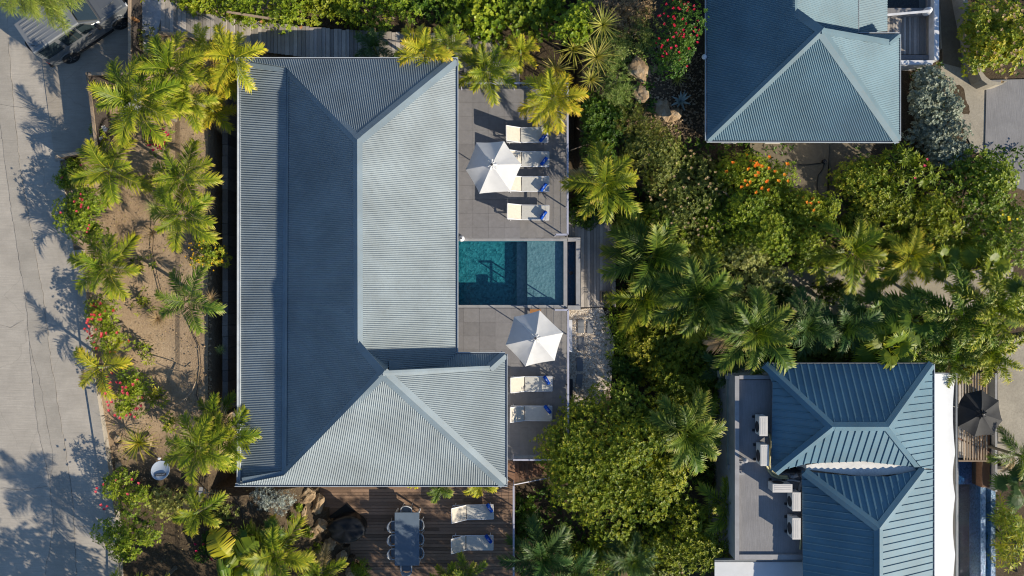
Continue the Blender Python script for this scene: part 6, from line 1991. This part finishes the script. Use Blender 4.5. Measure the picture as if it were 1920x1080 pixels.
bush('shrub', 1318, 745, 38, 64, -0.1, 'green', 'dark shrub in the gap beside the hanging gutter', None, leaf=0.14, lobes=8)
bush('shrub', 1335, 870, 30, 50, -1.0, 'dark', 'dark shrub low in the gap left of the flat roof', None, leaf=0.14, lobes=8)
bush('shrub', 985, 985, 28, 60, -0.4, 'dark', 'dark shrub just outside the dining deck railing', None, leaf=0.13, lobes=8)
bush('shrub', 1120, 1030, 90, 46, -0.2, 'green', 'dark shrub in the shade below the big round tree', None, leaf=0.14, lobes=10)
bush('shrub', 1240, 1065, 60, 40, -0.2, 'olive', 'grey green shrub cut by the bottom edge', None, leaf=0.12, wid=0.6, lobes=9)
bush('shrub', 1895, 1010, 42, 66, -0.8, 'gold', 'yellow green whorled bush right of the lap pool', None, leaf=0.28, wid=0.18, per=9, cover=3, lobes=9)
bush('shrub', 1890, 530, 30, 26, -1.0, 'bright', 'small bright bush at the right end of the alley', None, leaf=0.10, lobes=6)
bush('shrub', 1600, 395, 40, 45, 0.2, 'dark', 'dark green shrub right of the yard steps', None, leaf=0.12, lobes=8)
bush('shrub', 1555, 545, 40, 24, -1.4, 'dark', 'small dark shrub in the shade of the alley', None, leaf=0.12, lobes=6)
bush('shrub', 1455, 560, 50, 30, -1.2, 'dark', 'dark shrub at the left end of the alley', None, leaf=0.12, lobes=6)
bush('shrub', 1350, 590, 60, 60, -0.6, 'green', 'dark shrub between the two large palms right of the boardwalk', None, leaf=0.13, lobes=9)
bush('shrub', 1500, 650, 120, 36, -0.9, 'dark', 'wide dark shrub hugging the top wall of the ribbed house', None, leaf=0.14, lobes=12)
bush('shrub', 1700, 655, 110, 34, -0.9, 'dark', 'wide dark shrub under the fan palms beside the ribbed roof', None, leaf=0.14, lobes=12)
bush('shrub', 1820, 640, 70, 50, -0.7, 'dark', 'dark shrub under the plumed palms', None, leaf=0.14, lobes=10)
bush('shrub', 1700, 450, 70, 44, 0.2, 'green', 'green shrub right above the yellow palm', None, leaf=0.12, lobes=9)
bush('shrub', 1810, 470, 60, 40, 0.2, 'bright', 'bright shrub above the fan palm at the alley end', None, leaf=0.12, lobes=9)
# left garden
bush('shrub', 150, 400, 54, 68, 2.2, 'green', 'big dark hibiscus bush at the kerb below the parking slab', None, leaf=0.10, lobes=16, lob_r=0.33, flowers=[('pink', 14, 0.07, (0.5, 1.6))])
bush('shrub', 150, 330, 40, 34, 1.1, 'green', 'green bush right at the lower corner of the parking slab', None, leaf=0.10, lobes=8, flowers=[('pink', 3, 0.07)])
bush('shrub', 200, 608, 50, 60, 1.8, 'bright', 'hibiscus bush covered in pink red flowers at the kerb', None, leaf=0.11, wid=0.35, lobes=13, lob_r=0.32, cover=2.2, flowers=[('pink', 42, 0.085)])
bush('shrub', 232, 738, 50, 54, 1.7, 'bright', 'hibiscus bush with pink flowers below the bright young palm', None, leaf=0.11, wid=0.35, lobes=11, lob_r=0.32, cover=2.0, flowers=[('pink', 34, 0.085)])
bush('plumeria_shrub', 278, 660, 32, 30, 0.9, 'green', 'sparse plumeria with whorled leaves in the bare soil', None, leaf=0.22, wid=0.26, per=7, cover=0.8, lobes=6)
bush('plumeria_shrub', 297, 745, 24, 16, 0.8, 'gold', 'small golden plumeria whorls beside the curved bare branch', None, leaf=0.24, wid=0.24, per=8, cover=1.0, lobes=4)
bush('plumeria_shrub', 322, 790, 18, 16, 0.7, 'gold', 'tiny golden whorl above the satellite dish', None, leaf=0.22, wid=0.24, per=8, cover=1.2, lobes=3)
bush('plumeria_shrub', 272, 560, 22, 30, 0.4, 'green', 'sparse dusky shrub with whorled leaves left of the lone dark palm', None, leaf=0.20, wid=0.24, per=7, cover=0.8, lobes=5)
bush('plumeria_shrub', 270, 500, 24, 20, 0.4, 'green', 'low leafy plant right of the kerb palm', None, leaf=0.20, wid=0.26, per=7, cover=0.9, lobes=5)
bush('plumeria_shrub', 290, 345, 26, 20, 0.4, 'green', 'small leafy plant left of the twin palms', None, leaf=0.20, wid=0.26, per=7, cover=0.8, lobes=5)
bush('shrub', 388, 478, 44, 36, 0.9, 'gold', 'golden green bush with yellow flowers beside the timber wall', None, leaf=0.10, lobes=10, cover=1.6, lob_r=0.33, flowers=[('yellow', 34, 0.05)])
bush('shrub', 300, 262, 24, 30, 0.8, 'green', 'small bougainvillea with red flowers below the largest palm', None, leaf=0.09, lobes=7, cover=1.6, flowers=[('red', 34, 0.07)])
bush('shrub', 195, 255, 18, 24, 1.3, 'bright', 'climbing shrub with white flowers on the slanted timber fence', None, leaf=0.11, lobes=5, cover=1.6, flowers=[('white', 4, 0.13)])
bush('shrub', 285, 78, 34, 26, 1.0, 'olive', 'wispy shrub at the foot of the pale path', None, leaf=0.11, lobes=8, cover=0.8)
bush('shrub', 222, 925, 58, 44, 1.9, 'green', 'leafy hibiscus with a few pink flowers at the lower kerb', None, leaf=0.12, wid=0.36, lobes=12, lob_r=0.32, cover=2.0, flowers=[('pink', 10, 0.08)])
bush('shrub', 312, 935, 44, 34, 0.9, 'pale', 'pale yellow green shrub below the satellite dish', None, leaf=0.12, lobes=9, cover=2.2)
bush('shrub', 240, 1010, 64, 62, 2.2, 'green', 'large green shrub at the kerb near the bottom edge', None, leaf=0.13, wid=0.36, lobes=14, lob_r=0.32, cover=2.3)
bush('shrub', 515, 935, 40, 30, 0.6, 'bluegrey', 'blue grey silvery shrub under the lower left villa corner', None, leaf=0.10, wid=0.25, lobes=10, cover=2.6)
bush('shrub', 685, 1064, 22, 24, 0.4, 'bright', 'small bright bush growing through the deck edge at the bottom', None, leaf=0.13, wid=0.25, lobes=6)
bush('shrub', 398, 1020, 32, 26, 0.2, 'dark', 'dim shrub with crimson flowers left of the banana plant', None, leaf=0.11, lobes=7, cover=1.6, flowers=[('red', 12, 0.08)])
bush('shrub', 425, 960, 34, 28, 0.3, 'olive', 'dull grey green shrub under the comb shaped aerial', None, leaf=0.10, lobes=7, cover=1.4)
for i, (x, y, r, lb) in enumerate([(562, 946, 9, 'tiny green plant at the tip of the silvery shrub'), (552, 968, 10, 'tiny green plant beside the long pale rock slab'), (582, 990, 14, 'small green plant on the slope left of the outcrop'), (602, 1020, 10, 'tiny green plant below the middle of the outcrop'), (640, 1050, 8, 'tiny green plant near the broad lower rock')]):
    bush('small_plant', x, y, r, r, 0.05, 'green', lb, 'small plants on the rocky slope', leaf=0.09, lobes=4, cover=2, cat='plant')
bush('planter_plant', 1136, 556, 9, 10, -0.6, 'olive', 'sparse plant growing in the boardwalk planter', None, leaf=0.10, lobes=4, cover=2, cat='plant')
for i, (x, y, r, lb) in enumerate([(282, 435, 14, 'dry grass tuft with straw blades by the twin palms'), (300, 595, 22, 'straw coloured dry grass tuft left of the lone dark palm'), (395, 385, 12, 'pale dry grass tuft by the timber wall above the flowering bush'), (405, 560, 12, 'dry grass tuft by the timber wall below the flowering bush')]):
    pass

# --- spiky rosettes
def rosette(kind, px, py, rpx, z, mat, label, n=40, w=0.03, e=(5, 75), cat='plant', group=None, part='blade', curve=0.25, zg=None, separate=False, length_var=0.15):
    seedc[0] += 1
    rg = np.random.default_rng(seedc[0])
    c = P(px, py, z); z += lift(c.x, c.y); c = P(px, py, z); zg = ground_z(c.x, c.y) if zg is None else zg
    root = empty(kind, (c.x, c.y, zg), label=label, cat=cat, group=group)
    Rr = rpx * (CAMZ - z) / FPX
    H = max(0.05, z - zg)
    MB().tube([(0, 0, -0.1), (0, 0, H)], [0.06, 0.04], 7).build('stem', MT['bark'], root, world=False)
    V_ = []; Q_ = []; T_ = []
    for k in range(n):
        az = k * 2.39996 + rg.uniform(-.15, .15)
        el = math.radians(e[0] + (e[1] - e[0]) * (1 - (k + .5) / n))
        l = Rr * rg.uniform(1 - length_var, 1 + length_var)
        h = np.array([math.cos(az), math.sin(az), 0]); sd = np.array([-math.sin(az), math.cos(az), 0])
        prev = np.array([0, 0, H]); tt = rg.uniform(0.1, 0.9)
        segs = 4; pp = [prev]
        for s in range(segs):
            ee = el - curve * (s / segs) * 2
            prev = prev + (h * math.cos(ee) + np.array([0, 0, 1]) * math.sin(ee)) * l / segs
            pp.append(prev)
        ws = [w * .6, w, w * .85, w * .5, w * .05]
        for s in range(segs):
            for sg in (-1, 1):   # V section
                o = len(V_)
                up = np.array([0, 0, 0.35])
                V_ += [pp[s], pp[s + 1], pp[s + 1] + (sd * sg + up) * ws[s + 1], pp[s] + (sd * sg + up) * ws[s]]
                Q_.append([o, o + 1, o + 2, o + 3]); T_ += [tt] * 2 + [min(1, tt + .25)] * 2
        if separate:
            link(part, np_mesh(part, np.array(V_), np.array(Q_), np.array(T_), L[mat]), root)
            V_ = []; Q_ = []; T_ = []
    if not separate:
        o = link(part + 's', np_mesh(part, np.array(V_), np.array(Q_), np.array(T_), L[mat]), root)
    return root
Y = 'yuccas at the top right of the terrace'
for x, y, r, z, lb in [(1118, 108, 44, 0.3, 'largest yellow striped yucca beside the straw scrub'), (1075, 92, 44, 0.3, 'yellow striped yucca below the hedge'), (1042, 132, 38, 0.0, 'darker yucca just above the yellow terrace palm'), (1130, 48, 40, 0.3, 'yucca with pale blades near the top edge'), (1108, 150, 26, -0.2, 'small yucca below the largest one')]:
    rosette('yucca', x, y, r, z, 'yucca', lb, 46, 0.022, (0, 70), group=Y, part='blade')
rosette('agave', 1276, 190, 22, -0.5, 'agave', 'blue grey agave with thick pointed leaves on the dark slope', 14, 0.06, (8, 70), separate=True, part='leaf', curve=0.1)
rosette('agave', 1270, 148, 18, -0.5, 'yucca', 'small spiny rosette between the cactus and the blue agave', 30, 0.02, (5, 70), part='blade')
rosette('spiky_plant', 262, 830, 42, 0.6, 'palm', 'grassy spiky plant above the satellite dish', 70, 0.016, (0, 75), part='blade', curve=0.5)
rosette('spiky_plant', 510, 1000, 30, 0.3, 'palm_dark', 'grey green spiky plant above the bottom palm', 34, 0.022, (0, 60), part='blade')
rosette('spiky_plant', 462, 1000, 26, 0.3, 'palm_dark', 'dark spiky plant right of the banana leaves', 30, 0.022, (0, 60), part='blade')
rosette('dry_grass', 287, 437, 22, 0.3, 'dry', 'dry grass tuft with long straw blades by the twin palms', 44, 0.010, (5, 70), cat='grass', part='blade', curve=0.4)
rosette('dry_grass', 297, 597, 26, 0.25, 'dry', 'dense straw coloured grass tuft left of the lone dark palm', 90, 0.009, (0, 70), cat='grass', part='blade', curve=0.5)
rosette('dry_grass', 388, 382, 20, 0.25, 'dry', 'pale dry grass tuft right of the twin palms', 60, 0.008, (0, 60), cat='grass', part='blade', curve=0.5)
rosette('dry_grass', 398, 560, 22, 0.2, 'dry', 'dry grass tuft beside the timber wall and the lone dark palm', 60, 0.008, (0, 60), cat='grass', part='blade', curve=0.5)
rosette('grass_tuft', 293, 390, 26, 0.3, 'fuzz', 'thin pale green grass tuft left of the twin palms', 80, 0.007, (0, 70), cat='grass', part='blade', curve=0.6)
rosette('grass_tuft', 414, 655, 12, 0.2, 'fuzz', 'little green grass tuft by the timber wall above the stones', 40, 0.008, (0, 70), cat='grass', part='blade', curve=0.5)
# cactus
def cactus():
    c = P(1238, 132, 0.3)
    root = empty('columnar_cactus', (c.x, c.y, 0.1), label='leaning clump of pale columnar cactus beside the bougainvillea', cat='cactus')
    tips = [(1262, 100), (1272, 104), (1285, 100), (1290, 96), (1300, 102), (1275, 118), (1283, 112), (1294, 94), (1268, 90)]
    for i, (x, y) in enumerate(tips):
        b = P(1236 + i * 1.5, 134 - i, 0.1)
        t = P(x, y, 1.9)
        m = b.lerp(t, 0.5) + Vector((0.05, -0.08, -0.15))
        mb = MB().tube([b, m, t, t + Vector((0.03, 0.02, 0.05))], [0.06, 0.065, 0.06, 0.02], 7)
        o = mb.build('stem', L['cactus'], root, smooth=True)
cactus()
# banana plant
def banana():
    c = P(440, 1050, 2.2); zg = ground_z(c.x, c.y)
    root = empty('banana_plant', (c.x, c.y, zg), label='banana plant with broad torn yellow green leaves at the bottom left', cat='plant')
    MB().tube([(0, 0, -0.1), (0, 0, 1.2)], [0.12, 0.08], 10).build('stem', MT['palm_shaft'], root, world=False, smooth=True)
    specs = [(442, 1052, 405, 988, 26), (440, 1050, 482, 1010, 24), (436, 1060, 412, 1062, 20), (450, 1060, 428, 1035, 18), (448, 1060, 498, 1062, 16), (455, 1050, 470, 1085, 18), (440, 1040, 395, 1015, 15), (446, 1070, 420, 1090, 20), (455, 1040, 460, 990, 14)]
    rd = random.Random(5)
    for j, (x0, y0, x1, y1, w) in enumerate(specs):
        a = P(x0, y0, 2.6 - j * 0.05) ; b = P(x1, y1, 2.4 - j * 0.04)
        n = 18; V_ = []; Q_ = []; T_ = []
        t = (b - a); s = Vector((-t.y, t.x, 0)).normalized()
        W = w * 0.0245
        base = rd.uniform(0.25, 0.7)
        for sg in (-1, 1):
            lag = 0
            for k in range(n):
                f0 = k / n; f1 = (k + 1) / n
                def pt(f): return a + t * f + Vector((0, 0, 0.55 * math.sin(f * math.pi * 0.8)))
                def wd(f): return W * math.sin(math.pi * (0.08 + 0.9 * f)) ** 0.55
                dr = rd.uniform(-0.12, 0.02) if rd.random() < 0.4 else 0
                gap = rd.uniform(0.01, 0.05) if rd.random() < 0.45 else 0
                p0, p1 = pt(f0), pt(f1)
                sk = t * 0.06
                o = len(V_)
                z = Vector((0, 0, -0.10 * W / 0.4 + dr))
                V_ += [tuple(p0), tuple(p1), tuple(p1 + s * sg * wd(f1) + sk + z - t * gap), tuple(p0 + s * sg * wd(f0) + sk + z)]
                Q_.append([o, o + 1, o + 2, o + 3])
                tt = min(1, max(0, base + rd.uniform(-.12, .12)))
                T_ += [tt * .8, tt * .8, min(1, tt + .1), min(1, tt + .1)]
        off = np.array(root.location)
        V2 = np.array(V_) - off
        lf = link('leaf', np_mesh('leaf', V2, np.array(Q_), np.array(T_), L['palm_yellow' if j in (0,) else ('palm' if j % 2 else 'palm_dark')]), root)
        m = MB(); m.tube([Vector(v) for v in [a - root.location, a + t * .5 + Vector((0, 0, .53)) - root.location, b + Vector((0, 0, .33)) - root.location]], [0.03, 0.018, 0.006], 5)
        m.build('midrib', MT['palm_shaft'], lf, world=False)
banana()
# bare curved branch
br = empty('bare_branch', P(345, 750, 1.8), label='bare curved branch arching over the soil below the sparse plumeria', cat='branch')
MB().tube([P(x, y, z) for x, y, z in [(318, 763, 2.0), (335, 757, 2.1), (350, 745, 2.3), (360, 732, 2.35), (367, 715, 2.35)]], [0.02, 0.025, 0.028, 0.03, 0.02], 6).tube([P(350, 745, 2.3), P(349, 760, 2.2), P(342, 783, 2.0)], [0.02, 0.016, 0.01], 5).build('limb', MT['post_wood'], br, smooth=True)
MB().tube([P(x, y, z) for x, y, z in [(292, 680, 2.05), (315, 690, 2.15), (340, 697, 2.1), (362, 702, 2.0), (370, 690, 1.95)]], [0.03, 0.025, 0.02, 0.02, 0.01], 6).build('limb', MT['bark'], br, smooth=True)

# pine branch top left: a pine standing off the top edge
def pine():
    c = P(-40, -260, 0.5)
    root = empty('pine_tree', (c.x, c.y, RZ), label='pine branch with long light green needles over the parked car', cat='tree')
    zt = 8.0
    MB().tube([(c.x, c.y, RZ - 0.1), (c.x + .2, c.y - .2, 4), (c.x + .4, c.y - .3, 9.5)], [0.22, 0.17, 0.1], 10).build('trunk', MT['bark'], root)
    rg = np.random.default_rng(4)
    tips = [(20, 20), (45, 22), (60, 12), (92, 18), (110, 35), (122, 52), (98, 42), (135, 8), (70, 30), (30, 5), (82, 0), (150, 0), (108, 20), (5, 8), (60, 25), (118, 12)]
    V_ = []; Q_ = []; T_ = []
    mbr = MB(); b0 = P(30, -120, zt)
    mbr.tube([(c.x + .3, c.y - .3, zt), b0], [0.09, 0.05], 6)
    for (x, y) in tips:
        e = P(x, y, zt + rg.uniform(-.4, .2)); st = b0.lerp(e, 0.25) + Vector((0, 0, .1))
        mbr.tube([b0, st, e], [0.03, 0.02, 0.008], 4)
        e = np.array(e); st = np.array(st)
        d0 = norm((e - st)[None])[0]
        nn = 520
        t = rg.random(nn) ** 0.6
        pos = st + (e - st) * t[:, None] + rg.normal(size=(nn, 3)) * 0.05
        d = norm(d0 * 0.8 + rg.normal(size=(nn, 3)) * 0.55)
        up = np.tile([[0, 0, 1.0]], (nn, 1))
        v, q, tt = leaves_arrays(pos, d, up, 0.30 * rg.uniform(.7, 1.2, nn), np.full(nn, 0.012), rg.random(nn), 0.1)
        Q_.append(q + sum(len(a) for a in V_)); V_.append(v); T_.append(tt)
    v = np.concatenate(V_) - np.array(root.location)
    L['pine'] = leafmat('pine_needles', [(0, (0.13, 0.20, 0.03)), (0.5, (0.26, 0.34, 0.05)), (1, (0.42, 0.45, 0.10))])
    link('needles', np_mesh('needles', v, np.concatenate(Q_), np.concatenate(T_), L['pine']), root)
    mbr.build('branch', MT['bark'], root)
    m = crown_mesh('crown', 2.6, 2.6, 2.5, L['pine'], 0.3, 0.08, 10, 4, 10, 77, tilt=1.0)
    link('crown', m, root, (0.3, 0.6, 6.0))
pine()

# undergrowth
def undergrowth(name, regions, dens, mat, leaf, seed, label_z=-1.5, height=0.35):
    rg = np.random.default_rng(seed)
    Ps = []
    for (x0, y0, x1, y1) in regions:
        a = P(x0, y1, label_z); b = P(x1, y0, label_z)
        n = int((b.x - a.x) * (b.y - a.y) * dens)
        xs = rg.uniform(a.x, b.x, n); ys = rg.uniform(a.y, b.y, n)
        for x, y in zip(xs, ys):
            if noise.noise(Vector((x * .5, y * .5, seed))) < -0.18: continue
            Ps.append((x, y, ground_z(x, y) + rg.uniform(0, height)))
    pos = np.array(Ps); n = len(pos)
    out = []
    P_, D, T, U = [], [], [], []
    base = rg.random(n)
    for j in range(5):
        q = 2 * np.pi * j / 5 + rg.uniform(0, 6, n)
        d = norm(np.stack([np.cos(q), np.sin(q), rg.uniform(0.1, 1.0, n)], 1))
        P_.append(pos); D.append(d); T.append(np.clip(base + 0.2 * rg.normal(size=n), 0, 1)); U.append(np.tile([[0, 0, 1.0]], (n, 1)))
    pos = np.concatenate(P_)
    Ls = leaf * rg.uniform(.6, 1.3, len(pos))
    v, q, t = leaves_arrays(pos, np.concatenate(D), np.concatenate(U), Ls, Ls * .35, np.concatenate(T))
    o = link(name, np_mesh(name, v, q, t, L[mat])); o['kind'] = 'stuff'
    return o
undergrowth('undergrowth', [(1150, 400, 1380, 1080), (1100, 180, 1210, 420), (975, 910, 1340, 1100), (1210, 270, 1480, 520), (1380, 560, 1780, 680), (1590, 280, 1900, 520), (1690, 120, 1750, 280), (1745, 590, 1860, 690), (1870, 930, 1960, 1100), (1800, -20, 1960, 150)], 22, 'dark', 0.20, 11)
undergrowth('ground_litter', [(190, 240, 415, 900), (300, 915, 600, 1080)], 9, 'dry', 0.055, 12, 1.85, height=0.05)
undergrowth('slope_grass', [(1090, 0, 1230, 230)], 60, 'fuzz', 0.16, 13, height=0.1)
undergrowth('low_weeds', [(200, 300, 410, 520), (200, 700, 300, 860), (330, 240, 410, 420), (380, 560, 412, 760)], 2.6, 'green', 0.08, 14, 1.85, height=0.06)
undergrowth('hedge_undergrowth', [(330, -60, 1090, 60)], 16, 'green', 0.18, 15)

palm(250, 1130, 72, 3.4, 'palm', 'tall palm just outside the lower edge, near the kerb', 12, group='palms beyond the lower edge')
palm(300, 1190, 72, 4.2, 'palm', 'tall palm just outside the lower edge, second from the kerb', 12, group='palms beyond the lower edge')
# trees that stand just outside the picture and shade the lower edge and the road
OUT = 'tall trees just beyond the lower edge of the picture'
def outer(x, y, r, zt, lb, mat='green'):
    c = Vector((x, y, 0)); zg = ground_z(x, y); seedc[0] += 1
    root = empty('broadleaf_tree', (x, y, zg), label=lb, cat='tree', group=OUT)
    H = zt - zg; rz = min(r, H * 0.6)
    link('crown', crown_mesh('crown', r, r, rz, L[mat], 0.2, 0.45, 6, 2.3, 12, seedc[0]), root, (0, 0, H - rz))
    trunk_mesh(H - rz * 0.4, 0.14, seedc[0], cr=r).build('trunk', MT['bark'], root, world=False, smooth=True)
for i, (x, y, r, zt) in enumerate([(-3.6, -17.6, 2.1, 4.6), (0.4, -18.0, 2.2, 5.6), (4.0, -18.2, 2.2, 5.9), (7.6, -18.2, 2.1, 5.6), (-7.0, -16.8, 1.9, 5.2), (-10.4, -16.6, 1.9, 5.6), (-13.8, -16.4, 2.0, 6.2), (-17.2, -16.2, 2.0, 6.0)]):
    outer(x, y, r, zt, ['tree just outside the lower edge, below the dining table', 'tree just outside the lower edge, below the wood deck loungers', 'tree just outside the lower edge, below the big round tree', 'tree just outside the lower edge, nearest the ribbed house', 'small tree just outside the lower edge, below the rock outcrop', 'small tree just outside the lower edge, below the banana plant', 'tree just outside the lower edge, below the kerbside shrub', 'tree just outside the lower edge, nearest the road'][i])

# irrigation pipes in the garden
for lb, pts in (('thin black irrigation pipe curving past the lone dark palm', [(345, 590), (362, 625), (374, 650), (377, 690), (368, 740), (384, 790)]), ('thin black irrigation pipe crossing the bare soil by the twin palms', [(285, 380), (290, 420), (287, 470), (296, 520), (306, 560)]), ('thin black pipe snaking over the shaded soil under the silvery shrub', [(440, 935), (452, 960), (455, 1000)])):
    w = [P(x, y, 1.8) for x, y in pts]
    w = [Vector((p.x, p.y, ground_z(p.x, p.y) + 0.05)) for p in w]
    o = MB().tube(w, 0.014, 5).build('irrigation_pipe', MT['black']); setp(o, lb, 'pipe')
